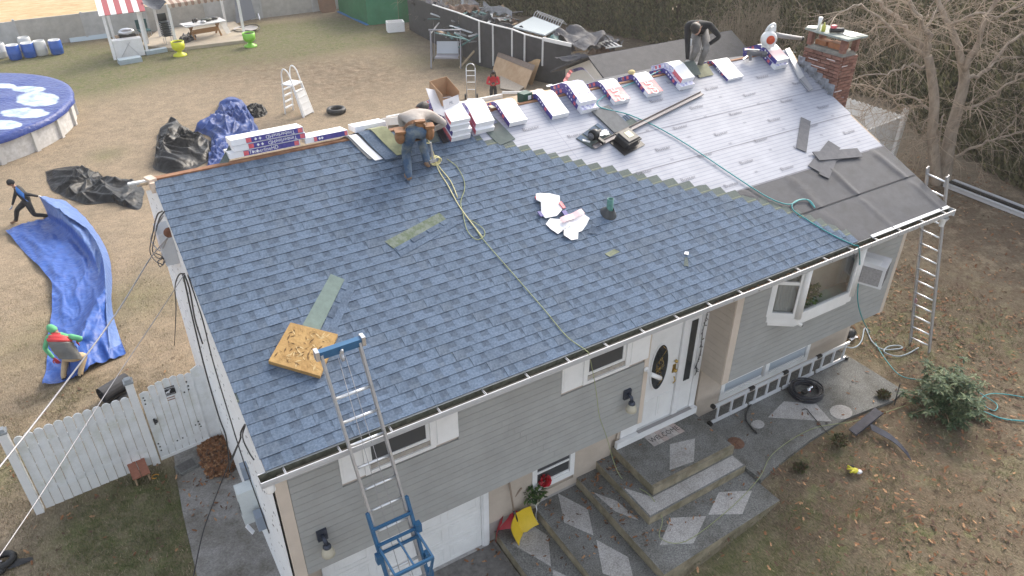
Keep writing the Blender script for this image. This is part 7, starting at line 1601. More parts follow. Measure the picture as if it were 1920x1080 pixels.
# stacked chairs, green chair, dark pile, planters, hoop
p = ga+gv*.9-gu*.1+V((0, 0, .16))
for k in range(7):
    o = thing('stacking_chair', ('bottom', 'second', 'third', 'fourth', 'fifth', 'sixth', 'topmost')[k]+' chair of the dark stack left of the gazebo post', 'chair', p+V((0, 0, .10*k)), 0, 'stacked chairs')
    q = MB(); q.box(p+V((0, 0, .42+.12*k)), (.48, .46, .04), r3); part(q, 'seat', mat('teal_black_plastic', (.015, .03, .04), .4), o)
    q = MB(); q.box(p+gv*.24+V((0, 0, .62+.12*k)), (.46, .04, .40), r3); part(q, 'backrest', mat('teal_black_plastic', (.015, .03, .04), .4), o)
    if k == 0:
        for sx in (-.2, .2):
            for sy in (-.2, .2): q = MB(); q.bar(p+gu*sx+gv*sy, p+gu*sx+gv*sy+V((0, 0, .42)), .03, .03); part(q, 'leg', M['aludull'], o)
    else:
        q = MB(); q.bar(p-gu*.26-gv*.2+V((0, 0, .36+.12*k)), p-gu*.26+gv*.2+V((0, 0, .36+.12*k)), .03, .03); part(q, 'leg', M['aludull'], o)
p = G(274, 72); o = thing('green_chair', 'dark green chair with metal legs under the shade cloth', 'chair', p)
q = MB(); q.box(p+V((0, 0, .45)), (.6, .55, .06), r3); part(q, 'seat', mat('dark_teal', (.01, .07, .08), .6), o); q = MB(); q.box(p+gv*.27+V((0, 0, .75)), (.6, .06, .5), r3); part(q, 'backrest', mat('dark_teal', (.01, .07, .08), .6), o)
for sx in (-.28, .28):
    for sy in (-.25, .25): q = MB(); q.bar(p+gu*sx+gv*sy, p+gu*sx+gv*sy+V((0, 0, .45)), .03, .03); part(q, 'leg', M['alu'], o)
p = G(348, 84); heap('black_sack', 'black sack slumped under the gazebo beside the stacked chairs', ((334, 82), (340, 70), (358, 66), (372, 74), (362, 84), (345, 88)), .35, M['dark'], 4., 'sack')
def planter(px, py, ma, label):
    p = G(px, py); o = thing('planter', label, 'planter', p, 0, 'bright urn planters'); q = MB(); q.lathe(p, [(0, 0), (.36, .0), (.34, .06), (.13, .16), (.11, .24), (.24, .3), (.33, .4), (.34, .74), (.30, .74), (.30, .66)], 18); part(q, 'urn', ma, o)
    q = MB(); q.lathe(p, [(0, .68), (.305, .67)], 16); part(q, 'soil', mat('soil', (.03, .022, .016), .95), o)
planter(338, 104, mat('yellow_green_urn', (.62, .63, .02), .4), 'yellow urn planter at the left foot of the gazebo'); planter(470, 87, mat('lime_urn', (.22, .55, .05), .4), 'lime green urn planter at the right foot of the gazebo')
p = G(462, 60); q = MB(); q.tube([p+V((.8*math.cos(a), .55*math.sin(a), .2+.08*math.sin(a*2))) for a in np.linspace(0, 6.28, 24)], .025, 6); q.lathe(p+V((0, 0, .12)), [(0, 0), (.6, .04), (.7, .1)], 16, mi=1); solo(q, 'fire_bowl', [M['dark'], mat('ash', (.42, .40, .38), .9)], 'round fire bowl with a black hoop behind the lime planter', 'fire bowl')
p = G(385, 60); q = MB(); q.slab([p+V((1.9, .3, .2)), p+V((3.2, .6, .3)), p+V((3.1, .9, 1.9)), p+V((2.2, .7, 1.9))], (0, -1, 0), .02); solo(q, 'mesh_panel', mat('grey_mesh', (.20, .21, .24), .7), 'grey mesh panel hanging under the right half of the gazebo', 'panel')
# trunk, poles, brown board, green screen, crate
p = G(462, 36); q = MB(); q.tube([p, p+V((.0, 0, 1.5)), p+V((.05, 0, 3))], [.34, .28, .24], 12); o = thing('tree_trunk', 'thick bare tree trunk behind the gazebo', 'tree', p); part(q, 'trunk', mat('trunk_brown', (.10, .075, .06), .95, var=.3, scale=6, bump=.5), o)
p = G(447, 34); q = MB(); q.slab([p+V((-.1, 0, .1)), p+V((.2, 0, .1)), p+V((.15, 0, 1.1)), p+V((-.05, 0, 1.1))], (0, -1, 0), .1); solo(q, 'green_hose_bag', mat('green_plastic', (.02, .25, .12), .5), 'green and blue hose bundle hanging beside the tree trunk', 'hose')
for k, (a, b, r_, c, lab) in enumerate((((490, 26), (560, 10), .07, M['paper'], 'long white plastic pipe on the ground by the boundary fence'), ((520, 20), (565, 12), .06, M['alu'], 'short silver pipe on top of the white pipe'), ((540, 16), (594, 12), .05, M['paper'], 'white pipe nearest to the brown board'), ((478, 5), (487, 36), .04, M['paper'], 'thin pale pole leaning by the tree trunk'))):
    A, B = G(*a, .12+.06*k), G(*b, .12+.06*k); q = MB(); q.tube([A, B], r_, 8); solo(q, 'pipe', c, lab, 'pipe')
p = G(617, 24); q = MB(); pts = [p+V((x, .1+z*.25, z)) for x, z in ((-.42, .0), (.42, 0), (.55, .2), (.55, 2.), (-.55, 2.), (-.55, .2))]; q.slab(pts, (0, -1, .2), .05); solo(q, 'brown_board', mat('brown_board', (.21, .115, .07), .6, var=.15, scale=3), 'brown rounded board leaning beside the green screen', 'board')
A, B, C_ = G(690, 47), G(635, 22), G(765, 42); o = thing('green_screen_enclosure', 'enclosure of green mesh screens in the back corner of the yard', 'screen', A)
GS = [mat('green_mesh', (.015, .155, .07), .75, col2=(.03, .20, .10), scale=2, bump=.2), mat('green_mesh_dark', (.012, .115, .045), .75, col2=(.02, .16, .065), scale=2, bump=.2)]
def screen_wall(a, b, n, m_):
    for k in range(n):
        q = MB(); p0, p1 = a.lerp(b, k/n), a.lerp(b, (k+.99)/n); nn = (p1-p0).cross(V((0, 0, 1))).normalized()
        q.grid(lambda s, t: p0.lerp(p1, s)+V((0, 0, 2.3*t))+nn*(.05*math.sin(s*9+k)*(1-t)+.04*nz3(s*3+k, t*3)), 10, 6); part(q, 'screen_panel', m_, o)
screen_wall(A, B, 1, GS[1]); screen_wall(A, A.lerp(C_, .78), 1, GS[0]); screen_wall(A.lerp(C_, .78), C_+V((.5, -.2, 0)), 1, GS[1])
q = MB(); q.bar(A+V((-.05, -.05, .03)), B+V((-.05, -.05, .03)), .16, .05); part(q, 'blue_hem', mat('blue_hem', (.02, .16, .40), .5), o)
p = G(742, 58); o = thing('white_crate', 'white open crate filled with scraps beside the green screen', 'crate', p); r4 = Matrix.Rotation(-.25, 3, 'Z')
for c, s_ in (((-.48, 0, .28), (.05, .6, .56)), ((.48, 0, .28), (.05, .6, .56)), ((0, -.3, .28), (.92, .05, .56)), ((0, .3, .28), (.92, .05, .56)), ((0, 0, .35), (.9, .55, .04))): q = MB(); q.box(p+r4 @ V(c), s_, r4); part(q, 'side' if s_[2] > .1 else 'scrap_fill', M['dirtywhite'] if s_[2] > .1 else M['leaf3'], o)
# garden swing, pole, hand truck
p = G(838, 122); o = thing('garden_swing', 'grey garden swing frame with a pale seat back', 'swing', p); r5 = Matrix.Rotation(-.55, 3, 'Z'); SW = lambda x, y, z: p+r5 @ V((x, y, z)); SM = mat('grey_tube', (.30, .30, .33), .45, .4)
for x in (-.75, .75):
    q = MB(); q.tube(spline([SW(x, -.65, 0), SW(x, -.35, .5), SW(x, -.1, 1.4), SW(x, 0, 1.75)], 4), .035, 6); q.tube(spline([SW(x, .75, 0), SW(x, .4, .5), SW(x, .12, 1.3), SW(x, 0, 1.75)], 4), .035, 6); part(q, 'frame_leg', SM, o)
q = MB(); q.tube([SW(-.85, 0, 1.76), SW(.85, 0, 1.76)], .04, 6); part(q, 'top_bar', SM, o)
q = MB(); q.slab([SW(-.5, .12, .55), SW(.62, .12, .55), SW(.62, .4, 1.1), SW(-.5, .4, 1.1)], r5 @ V((0, -1, .3)), .03); part(q, 'seat_back', mat('pale_grey_fabric', (.44, .47, .51), .7), o)
q = MB(); q.slab([SW(-.55, -.35, .48), SW(.6, -.35, .45), SW(.62, .12, .5), SW(-.5, .12, .5)], (0, 0, 1), .03); q.bar(SW(-.6, -.38, .46), SW(.65, -.38, .44), .05, .05); part(q, 'seat', SM, o)
q = MB(); q.bar(SW(-.6, -.2, .5), SW(-.55, 0, 1.7), .02, .02); q.bar(SW(.65, -.2, .5), SW(.55, 0, 1.7), .02, .02); part(q, 'hanger', SM, o)
A, B = G(862, 127, .03), G(910, 74, .0); q = MB(); B = VP(911, 71, G(900, 110)); q.bar(A, B, .10, .06); solo(q, 'timber_pole', mat('pale_timber', (.40, .31, .20), .8, var=.2), 'pale timber pole leaning on the black screen fence', 'pole')
p = G(884, 186); o = thing('hand_truck', 'silver hand truck standing upright in the yard', 'hand truck', p); HX = vr; r6 = Matrix((vr, vd, V((0, 0, 1)))).transposed()
q = MB()
for x in (-.2, .2): q.tube([p+vr*x+V((0, 0, .05)), p+vr*x+V((0, 0, 1.42))], .022, 8)
q.tube([p+vr*(.2*math.cos(a))+V((0, 0, 1.42+.2*math.sin(a))) for a in np.linspace(0, 3.14, 9)], .022, 8); part(q, 'frame', M['alu'], o)
for z in (.45, .78, 1.08, 1.30): q = MB(); q.bar(p-vr*.2+V((0, 0, z)), p+vr*.2+V((0, 0, z)), .03, .03); part(q, 'crossbar', M['rung'], o)
for x in (-.27, .27): q = MB(); q.lathe(p+vr*x+V((0, 0, .13))-vr*.03, [(0, 0), (.13, 0), (.13, .06), (0, .06)], 14, ax=vr); part(q, 'wheel', M['black'], o)
q = MB(); q.box(p-vd*.12+V((0, 0, .03)), (.42, .25, .02), r6); part(q, 'toe_plate', M['alu'], o)
# plywood sheets and a strand board on the ground
A, B = G(922, 137), G(985, 167); C_, D_ = VP(1003, 122, B, .55), VP(934, 97, A, .45)
PLY = mat('old_plywood', (.42, .27, .155), .8, col2=(.54, .38, .24), scale=2.5, bump=.2)
q = MB(); q.slab([A, B, C_, D_], -vd, .04); o = solo(q, 'plywood_sheet', PLY, 'front plywood sheet with a grey plank edge leaning on the screen fence', 'plywood')
q = MB(); q.slab([D_.lerp(A, .0), C_.lerp(B, .0), C_.lerp(B, .22), D_.lerp(A, .20)], -vd, .07); part(q, 'grey_plank', mat('grey_plank', (.22, .17, .14), .85, var=.15), o)
A2, B2 = G(938, 136), G(998, 164); C2, D2 = VP(1014, 116, B2, .5), VP(949, 92, A2, .4)
q = MB(); q.slab([p_+vd*.35 for p_ in (A2, B2, C2, D2)], -vd, .04); solo(q, 'plywood_sheet', mat('tan_plywood', (.46, .28, .14), .8, col2=(.55, .37, .20), scale=2.5), 'rear tan plywood sheet behind the plank edged one', 'plywood')
q = MB(); q.slab([G(*p_, .04) for p_ in ((938, 141), (990, 158), (972, 172), (938, 166))], (0, 0, 1), .03); solo(q, 'strand_board_sheet', mat('pale_strand_board', (.42, .34, .26), .85, col2=(.58, .50, .40), scale=16), 'pale strand board sheet lying flat below the plywood', 'board')
# black screen fence
FPTS = [G(768, 56), G(815, 82), G(862, 102), G(900, 124), G(925, 130), G(960, 140), G(983, 146), G(1016, 154), G(1068, 163)]
o = thing('screen_fence', 'black mesh screen fence with white rails in front of the junk yard', 'fence', FPTS[3])
SF = mat('black_mesh_screen', (.028, .028, .032), .7, col2=(.05, .05, .056), scale=2.5, bump=.3)
HT = [2.0, 2.1, 2.15, 2.25, 2.2, 2.2, 2.1, 2.05, 1.95]
for k in range(len(FPTS)-1):
    a, b = FPTS[k], FPTS[k+1]; q = MB(); nn = (b-a).cross(V((0, 0, 1))).normalized(); q.grid(lambda s, t: a.lerp(b, s)+V((0, 0, (HT[k]+(HT[k+1]-HT[k])*s)*t-.03))+nn*(.05*nz3(s*3+k*7, t*3, 1.)), 8, 6); part(q, 'screen_panel', SF, o)
    if k >= 1:
        q = MB(); q.bar(a+V((0, 0, HT[k])), b+V((0, 0, HT[k+1])), .07, .05 if k != 7 else .16); part(q, 'top_rail', M['vinyl'], o)
    if k >= 3: q = MB(); q.bar(a-vd*.05+V((0, 0, .2 if k < 5 else .8)), a-vd*.05+V((0, 0, HT[k])), .07, .05); part(q, 'white_post', M['vinyl'], o)
# white shed with a dark roof
apx = PZ(1110, 108, 1.75); xs_ = apx.x; fe = PX(1146, 146, xs_); be = PX(1060, 115, xs_); print('shed', apx, fe, be)
o = thing('white_shed', 'white garden shed with a dark grey roof beyond the ridge', 'shed', (xs_+2, apx.y, -1.2))
hw_ = 1.75; ezz = .85; sl2 = [(xs_, apx.y-hw_, -1.25), (xs_, apx.y-hw_, ezz), (xs_, apx.y, 1.70), (xs_, apx.y+hw_, ezz), (xs_, apx.y+hw_, -1.25)]
q = MB(); q.slab(sl2, (1, 0, 0), .1); part(q, 'gable_wall', mat('cream_shed_wall', (.66, .63, .58), .6, var=.04), o)
q = MB(); q.bb((xs_+.1, apx.y-hw_, -1.25), (xs_+6, apx.y-hw_+.1, ezz)); q.bb((xs_+.1, apx.y+hw_-.1, -1.25), (xs_+6, apx.y+hw_, ezz)); part(q, 'wall', mat('cream_shed_wall', (.66, .63, .58), .6), o)
q = MB(); q.slab([(xs_-.22, apx.y-hw_-.3, ezz-.12), (xs_+7.5, apx.y-hw_-.3, ezz-.12), (xs_+7.5, apx.y, 1.78), (xs_-.22, apx.y, 1.78)], (0, -.4, 1), .06); part(q, 'roof_slope', M['darkfelt'], o)
q = MB(); q.slab([(xs_-.5, apx.y+hw_+.4, ezz-.16), (xs_+7.5, apx.y+hw_+.3, ezz-.12), (xs_+7.5, apx.y+.005, 1.78), (xs_-.5, apx.y+.005, 1.78)], (0, .4, 1), .06); part(q, 'roof_slope', M['darkfelt'], o)
q = MB(); q.slab([(xs_-.012, apx.y-hw_+.02, ezz-.16), (xs_-.012, apx.y-.02, 1.66), (xs_-.012, apx.y-.02, 1.46), (xs_-.012, apx.y-hw_+.02, ezz-.36)], (-1, 0, 0), .04); part(q, 'barge_board', mat('cream_board', (.74, .70, .64), .6), o)
q = MB(); q.bb((xs_-.02, apx.y-1.3, .2), (xs_-.001, apx.y-.5, .8)); part(q, 'vent_panel', mat('grey_vent', (.40, .42, .44), .5), o)
# junk behind the screen fence
def junk(px, py, z): return PZ(px, py, z)
JM = [mat('junk_grey', (.22, .22, .23), .7, var=.2), mat('junk_brown', (.16, .10, .07), .85, var=.3), M['wood'], M['aludull'], mat('junk_dark', (.04, .042, .046), .7), mat('junk_white', (.55, .58, .60), .5), mat('junk_teal', (.06, .16, .16), .6)]
JN = ['timber_board', 'metal_pole', 'scrap_pole']
jr = random.Random(11)
for k in range(120):
    px = jr.uniform(800, 960); lim = 28+ (px-800)*.22; py = jr.uniform(2, lim+18)
    if px > 900: py = jr.uniform(8, 62)
    p = junk(px, py+12, -.9+jr.uniform(0, 1.3)); a = jr.uniform(0, 6.28); l = jr.uniform(.6, 2.2); d = V((math.cos(a), math.sin(a), jr.gauss(0, .25)))*l*.5
    q = MB(); q.bar(p-d, p+d, jr.uniform(.05, .22), jr.uniform(.03, .07)); i = jr.randrange(7); solo(q, JN[k % 3], JM[i], 'scrap board or pole in the junk heap behind the black screen fence', 'scrap', 'scrap boards and poles in the junk heap')
for k, (px, py, s_, m_, nm, lab) in enumerate(((880, 14, (1.1, .8, .7), 0, 'rusty_box', 'grey brown box at the back of the junk heap'), (835, 6, (1.3, .5, .9), 5, 'white_cabinet', 'pale cabinet at the far end of the junk heap'), (905, 22, (1.6, .9, .15), 6, 'teal_panel', 'teal panel lying slanted on the junk heap'), (870, 40, (.7, .5, .5), 4, 'dark_bin', 'dark bin just behind the tallest white fence post'), (940, 30, (1.3, .9, .3), 0, 'grey_sheet', 'grey folded sheet below the hedge in the junk heap'), (895, 38, (.5, .45, .5), 1, 'rusty_drum', 'rusty drum in the middle of the junk heap'), (860, 8, (.9, .5, .35), 5, 'white_bin', 'white bin behind the bare bushes of the junk heap'))):
    p = junk(px, py+14, -.7); q = MB(); q.box(p+V((0, 0, s_[2]/2)), s_, Matrix.Rotation(k*.7, 3, 'Z') @ Matrix.Rotation(.15, 3, 'X'), taper=.85); q.box(p+V((0, 0, s_[2])), (s_[0]*.9, s_[1]*.9, .05), Matrix.Rotation(k*.7, 3, 'Z') @ Matrix.Rotation(.15, 3, 'X')); solo(q, nm, JM[m_], lab, nm.split('_')[1])
q = MB(); A = [PZ(*p_, .55) for p_ in ((962, 52), (1000, 33), (1050, 52), (1022, 68))]; q.slab(A, (0, 0, 1), .06); o = thing('cold_frame', 'pale flat lid of a cold frame behind the screen fence', 'cold frame', (A[0].x, A[0].y, -1.2)); part(q, 'lid', mat('pale_sky_panel', (.62, .68, .70), .25), o)
q = MB()
for p_ in A: q.bar(p_, V((p_.x, p_.y, -1.2)), .08, .08)
part(q, 'leg', M['wood'], o)
q = MB(); B_ = [A[1]+V((0, 0, .06)), A[2]+V((0, 0, .06))]; w2 = (A[1]-A[0]).normalized()*.9
for k in range(12): p0 = B_[0].lerp(B_[1], k/11); q.tube(spline([p0, p0+w2*.4+V((0, 0, .18)), p0+w2+V((0, 0, -.1))], 3), .02, 5)
for k in range(3): off = w2*(k*.5)+V((0, 0, (.0, .2, -.1)[k])); q.tube([B_[0]+off, B_[1]+off], .02, 5)
part(q, 'mesh_hoop', M['aludull'], o)
def sheet_z(name, label, pts, ma, cat='tarp', z=.4, h=.35, n=10):
    P = [PZ(px, py, z+dz) for px, py, dz in pts]; q = MB(); a, b, c, d = P
    q.grid(lambda s, t: (a.lerp(b, s)).lerp(d.lerp(c, s), t)+V((0, 0, h*(abs(nz3(s*3+z*9, t*3, z*5))-.2))), n, n); return solo(q, name, ma, label, cat)
DG = tarpmat('grey_sheet', (.075, .075, .085), (.12, .12, .13), .6)
sheet_z('dark_tarp', 'dark grey tarp draped over junk right of the cold frame', ((1042, 60, .4), (1110, 66, .1), (1120, 84, -.1), (1050, 78, .2)), DG); sheet_z('dark_tarp', 'dark grey tarp sloping to the ladder by the shed', ((1075, 80, .3), (1135, 68, .3), (1130, 82, .0), (1085, 92, .0)), DG, z=.35)
sheet_z('dark_tarp', 'dark grey tarp nearest to the screen fence', ((1025, 80, .2), (1075, 82, .2), (1080, 100, -.2), (1040, 98, -.2)), DG, z=.2); sheet_z('dark_tarp', 'small dark tarp under the cold frame lid', ((962, 70, .1), (1005, 65, .2), (1012, 78, -.2), (975, 76, -.2)), DG, z=.0, h=.25); sheet_z('dark_tarp', 'flat grey tarp between the screen fence end and the shed', ((1040, 108, .1), (1085, 100, .3), (1110, 106, .2), (1060, 116, .0)), DG, z=.4, h=.1)
for k, (pts, z, ma, lab) in enumerate(((((1035, 62, .3), (1085, 50, .5), (1150, 72, .2), (1095, 92, .1)), .5, DG, 'large creased grey tarp behind the cold frame corner'), (((1130, 66, .0), (1170, 78, .2), (1150, 94, .0), (1110, 86, .0)), .3, DG, 'grey tarp corner under the pale old ladder'),
      (((930, 42, .0), (975, 52, .2), (985, 66, .0), (945, 60, .0)), .3, JM[4], 'black sheet over junk left of the cold frame'), (((840, 12, .2), (890, 6, .4), (905, 20, .2), (855, 26, .0)), .6, JM[1], 'brown sheet over the far end of the junk heap'), (((905, 6, .3), (960, 18, .6), (960, 34, .3), (910, 22, .0)), .7, JM[0], 'grey sheet at the foot of the hedge above the junk heap'))):
    sheet_z('junk_tarp', lab, pts, ma, z=z, h=.5, n=14)
for k in range(16):
    if k < 10: px, py, wx, wy = 790+k*19+jr.uniform(-8, 8), 6+k*4.6+jr.uniform(-5, 9), 26, 10
    else: px, py, wx, wy = 1030+(k-10)*20, 62+(k-10)*6+jr.uniform(-6, 8), 28, 12
    pts = [(px-wx+jr.uniform(-9, 9), py+jr.uniform(-3, 3), jr.uniform(0, .4)), (px+jr.uniform(-5, 5), py-wy, jr.uniform(.1, .6)), (px+wx, py+jr.uniform(-3, 5), jr.uniform(0, .4)), (px+jr.uniform(-5, 5), py+wy, jr.uniform(-.3, .1))]
    o = sheet_z('junk_sheet', 'crumpled dark sheet or panel lying over the junk heap by the hedge', pts, (JM[4], DG, JM[0], JM[1], JM[4], JM[6])[k % 6], z=jr.uniform(-.3, .3), h=.5, n=10); o['group'] = 'sheets over the junk heap'
a0, b0, a1, b1 = PZ(1122, 82, .4), PZ(1136, 90, .4), PZ(1146, 74, .6), PZ(1166, 86, .6); o = thing('old_ladder', 'pale old ladder lying on the tarps left of the shed roof', 'ladder', a0)
for p_, q_ in ((a0, a1), (b0, b1)): q = MB(); q.bar(p_, q_, .06, .06); part(q, 'rail', M['vinyl'], o)
for k in range(4): q = MB(); q.bar(a0.lerp(a1, (k+.5)/4), b0.lerp(b1, (k+.5)/4), .05, .04); part(q, 'rung', M['vinyl'], o)
q = MB(); q.bar(PZ(1075, 98, .3), PZ(1102, 95, .4), .07, .05); solo(q, 'timber_board', M['wood'], 'tan timber sticking out of the tarps beside the shed', 'board')

# ------------------------------------------------------------------ right side: white fence, metal lengths
p = G(1697, 212, 1.8); fz = ground(p.x, p.y); o = thing('vinyl_fence', 'white vinyl fence corner beyond the right end of the roof', 'fence', (p.x, p.y, fz))
q = MB(); q.box((p.x, p.y, fz+.92), (.14, .14, 1.84)); q.ball((p.x, p.y, fz+1.9), .09); part(q, 'post', M['vinyl'], o)
for k in range(20):
    x = p.x-.16-.155*k; zz = fz+1.72-.02*k*.5; q = MB(); q.slab([(x-.15, p.y-.02, fz), (x, p.y-.02, fz), (x, p.y-.02, zz-.03), (x-.075, p.y-.02, zz), (x-.15, p.y-.02, zz-.03)], (0, 1, 0), .03); part(q, 'picket', M['vinyl'], o)
for k in range(44):
    y = p.y+.10+.155*k; x = p.x-.02*k*.3; zg = ground(x, y); zz = zg+1.72; q = MB(); q.slab([(x, y, zg), (x, y+.15, zg), (x, y+.15, zz-.04), (x, y+.075, zz), (x, y, zz-.04)], (1, 0, 0), .03); part(q, 'picket', M['vinyl'], o)
for k, (dx, dz, r_, c, lab) in enumerate(((0, 0, .07, M['gutterw'], 'front white gutter length lying along the hedge'), (.22, .02, .06, M['dark'], 'dark metal length behind the white gutter piece'), (.40, .02, .06, M['gutterw'], 'rear pale metal length nearest to the hedge'))):
    A = G(1770, 350); B = G(1960, 425); off = V((dx, 0, r_+dz)); q = MB(); q.bar(A+off, B+off, .16, .10); q.bar(A+off+V((-.07, 0, .05)), B+off+V((-.07, 0, .05)), .02, .04); solo(q, 'gutter_length', c, lab, 'gutter')

# ------------------------------------------------------------------ vegetation
ER = random.Random(5)
ARB = [mat('arborvitae_dark', (.07, .072, .03), .85, var=.3, scale=2), mat('arborvitae_mid', (.135, .135, .06), .85, var=.3, scale=2), mat('arborvitae_brown', (.20, .16, .09), .9, var=.3, scale=2), mat('arborvitae_light', (.21, .20, .09), .85, var=.3, scale=2)]
def arbor_mesh(seed, H=7., rad=1.15, n=9000, green=False):
    r_ = random.Random(seed); vs = []; fs = []; mi = []
    for _ in range(n):
        z = H*r_.random()**1.05; a = r_.uniform(0, 6.283); rr = rad*(1-(z/H)**1.8)**.6*(.80+.22*nz3(math.cos(a)*2+seed, math.sin(a)*2, z*.9, 1.1)); rr *= (.62+.40*r_.random()**.4)
        p = V((rr*math.cos(a), rr*math.sin(a), z)); o_ = V((math.cos(a), math.sin(a), 0)); t_ = V((-o_.y, o_.x, 0))
        up = (V((0, 0, 1))*r_.uniform(.6, 1.)+o_*r_.uniform(.1, .7)+t_*r_.gauss(0, .35)).normalized(); sd = (t_*r_.uniform(.5, 1)+o_*r_.gauss(0, .6)).normalized(); l = r_.uniform(.14, .34); w_ = r_.uniform(.03, .07)
        b = len(vs); vs += [p, p+up*l*.5+sd*w_, p+up*l, p+up*l*.5-sd*w_]; fs.append((b, b+1, b+2, b+3))
        inner = rr/(rad+.01); c = r_.random()
        mi.append(0 if c < .34 else 1 if c < (.82 if green else .66) else 2 if c < (.86 if green else .82) else 3)
    me = bpy.data.meshes.new('crown'); me.from_pydata([tuple(v_) for v_ in vs], [], fs)
    for m_ in ARB: me.materials.append(m_)
    me.polygons.foreach_set('material_index', mi); me.update(); return me
AM = [arbor_mesh(21, 7.2), arbor_mesh(22, 6.6, 1.05), arbor_mesh(23, 7.6, 1.25)]; AMG = [arbor_mesh(31, 6.5, 1.5, 11000, True), arbor_mesh(32, 7., 1.6, 11000, True)]
tm = MB(); tm.tube([(0, 0, -.3), (0, 0, 3), (.05, 0, 6)], [.16, .11, .03], 7); TRM = tm.mesh('trunk', mat('hedge_bark', (.09, .06, .045), .95, var=.3, scale=6))
line = [V((22.5, 50)), V((24.6, 44)), V((25.8, 39)), V((27.6, 32.5)), V((29.6, 24)), V((28.8, 15)), V((26.4, 8.5)), V((24.0, 3.6)), V((23.3, -1)), V((23.0, -6))]
sp_ = spline([V((p.x, p.y, 0)) for p in line], 60); acc = 0; last = sp_[0]; nt_ = 0
for p in sp_:
    if (p-last).length >= 1.15 or nt_ == 0:
        last = p; near = p.y < 9; lab = 'dense green evergreen behind the metal lengths on the right' if near else 'tall dark arborvitae standing in the hedge row behind the house'
        for row in (0,):
            q_ = p+V((1.3*row, .3*row, 0))+V((ER.gauss(0, .15), ER.gauss(0, .15), 0)); q_.z = ground(q_.x, q_.y)-.05
            o = thing('evergreen_tree', lab, 'tree', q_, ER.uniform(0, 6.28), 'evergreens on the right' if near else 'arborvitae hedge row'); s_ = ER.uniform(.9, 1.12); o.scale = (s_, s_, s_)
            c = link('crown', ER.choice(AMG if near else AM), o); link('trunk', TRM, o)
        nt_ += 1
# bare tree on the right: limbs surveyed from the photo on the upright plane through its base, twigs grown from them
tb_ = G(1762, 345); BARK = mat('grey_bark', (.23, .185, .145), .95, col2=(.42, .35, .28), scale=7, bump=.5, stretch=(1, 1, .3))
TWG = mat('twig_bark', (.42, .335, .25), .9, var=.25, scale=3)
o = thing('bare_tree', 'large leafless tree with two grey trunks beside the right ladder', 'tree', tb_)
tr = random.Random(3); limb = MB(); tw = MB(); LIMBS = []
def L3(pts, f0=0., f1=0.):
    n = len(pts); return [VP(x, y, tb_, f0+(f1-f0)*i/(n-1)) for i, (x, y) in enumerate(pts)]
def addlimb(pts, r0, r1, f0=0., f1=0., par=limb):
    sp = spline(L3(pts, f0, f1), 5); r0 *= .72; r1 *= .62; n = len(sp); sp = [p+V((tr.gauss(0, .03), tr.gauss(0, .03), tr.gauss(0, .03))) if 0 < i < n-1 and r0 < .15 else p for i, p in enumerate(sp)]; par.tube(sp, [r0+(r1-r0)*(i/(n-1)) for i in range(n)], 9 if r0 > .08 else 7); LIMBS.append((sp, r0, r1))
addlimb([(1755, 350), (1752, 300), (1748, 250), (1752, 190), (1745, 130), (1740, 105)], .24, .17)
addlimb([(1768, 350), (1775, 300), (1783, 250), (1795, 205), (1808, 150), (1803, 115)], .28, .20, .1, .2)
for pts, r0, r1, f1 in (([(1740, 108), (1718, 75), (1690, 45), (1655, 12), (1630, -20)], .13, .06, .8), ([(1742, 110), (1735, 60), (1712, 20), (1690, -20)], .13, .07, -.5), ([(1803, 118), (1790, 70), (1770, 25), (1745, -25)], .15, .09, .6), ([(1806, 130), (1832, 85), (1848, 40), (1880, -20)], .13, .07, -.6),
    ([(1797, 200), (1825, 200), (1862, 182), (1900, 150), (1950, 120)], .07, .04, -.9), ([(1785, 300), (1830, 275), (1880, 255), (1925, 243)], .06, .035, -.8), ([(1870, 262), (1895, 235), (1920, 200)], .03, .015, -.9), ([(1742, 205), (1725, 190), (1705, 180), (1660, 172), (1605, 158), (1560, 165)], .06, .02, .9),
    ([(1745, 130), (1705, 120), (1660, 140), (1610, 142)], .06, .02, -.7), ([(1738, 108), (1690, 75), (1640, 25), (1600, 12), (1545, 45)], .07, .02, -1.), ([(1770, 215), (1760, 240), (1757, 268)], .03, .02, -.3), ([(1757, 268), (1720, 262), (1705, 255)], .02, .01, -.3), ([(1808, 150), (1850, 130), (1890, 80), (1930, 60)], .09, .05, .9), ([(1850, 128), (1880, 110), (1925, 108)], .04, .02, .9),
    ([(1730, 60), (1760, 20), (1800, -20)], .06, .04, .8), ([(1690, 45), (1640, 55), (1590, 90)], .04, .015, .8), ([(1780, 50), (1830, 25), (1870, 30), (1920, 5)], .06, .03, -.9), ([(1655, 170), (1630, 205), (1600, 225)], .02, .008, .7), ([(1750, 215), (1722, 240), (1712, 210), (1690, 195)], .03, .015, -.4)):
    addlimb(pts, r0, r1, .1, f1)
ntw = 0
def twig(p, d, l, r_, depth):
    global ntw
    pts = [p]; n = 4
    for k in range(n):
        d = (d+V((tr.gauss(0, .22), tr.gauss(0, .22), tr.gauss(-.06, .2)))).normalized(); p = p+d*l/n; pts.append(p)
    tw.tube(pts, [r_*(1-.75*k/n) for k in range(n+1)], 4 if r_ > .012 else 3, cap=False); ntw += 1
    if depth > 0:
        for _ in range(tr.choice((2, 3, 3, 4))):
            k = tr.randint(1, n); nd = (d+V((tr.gauss(0, .8), tr.gauss(0, .8), tr.gauss(-.1, .6)))).normalized(); twig(pts[k], nd, l*tr.uniform(.45, .8), r_*.6, depth-1)
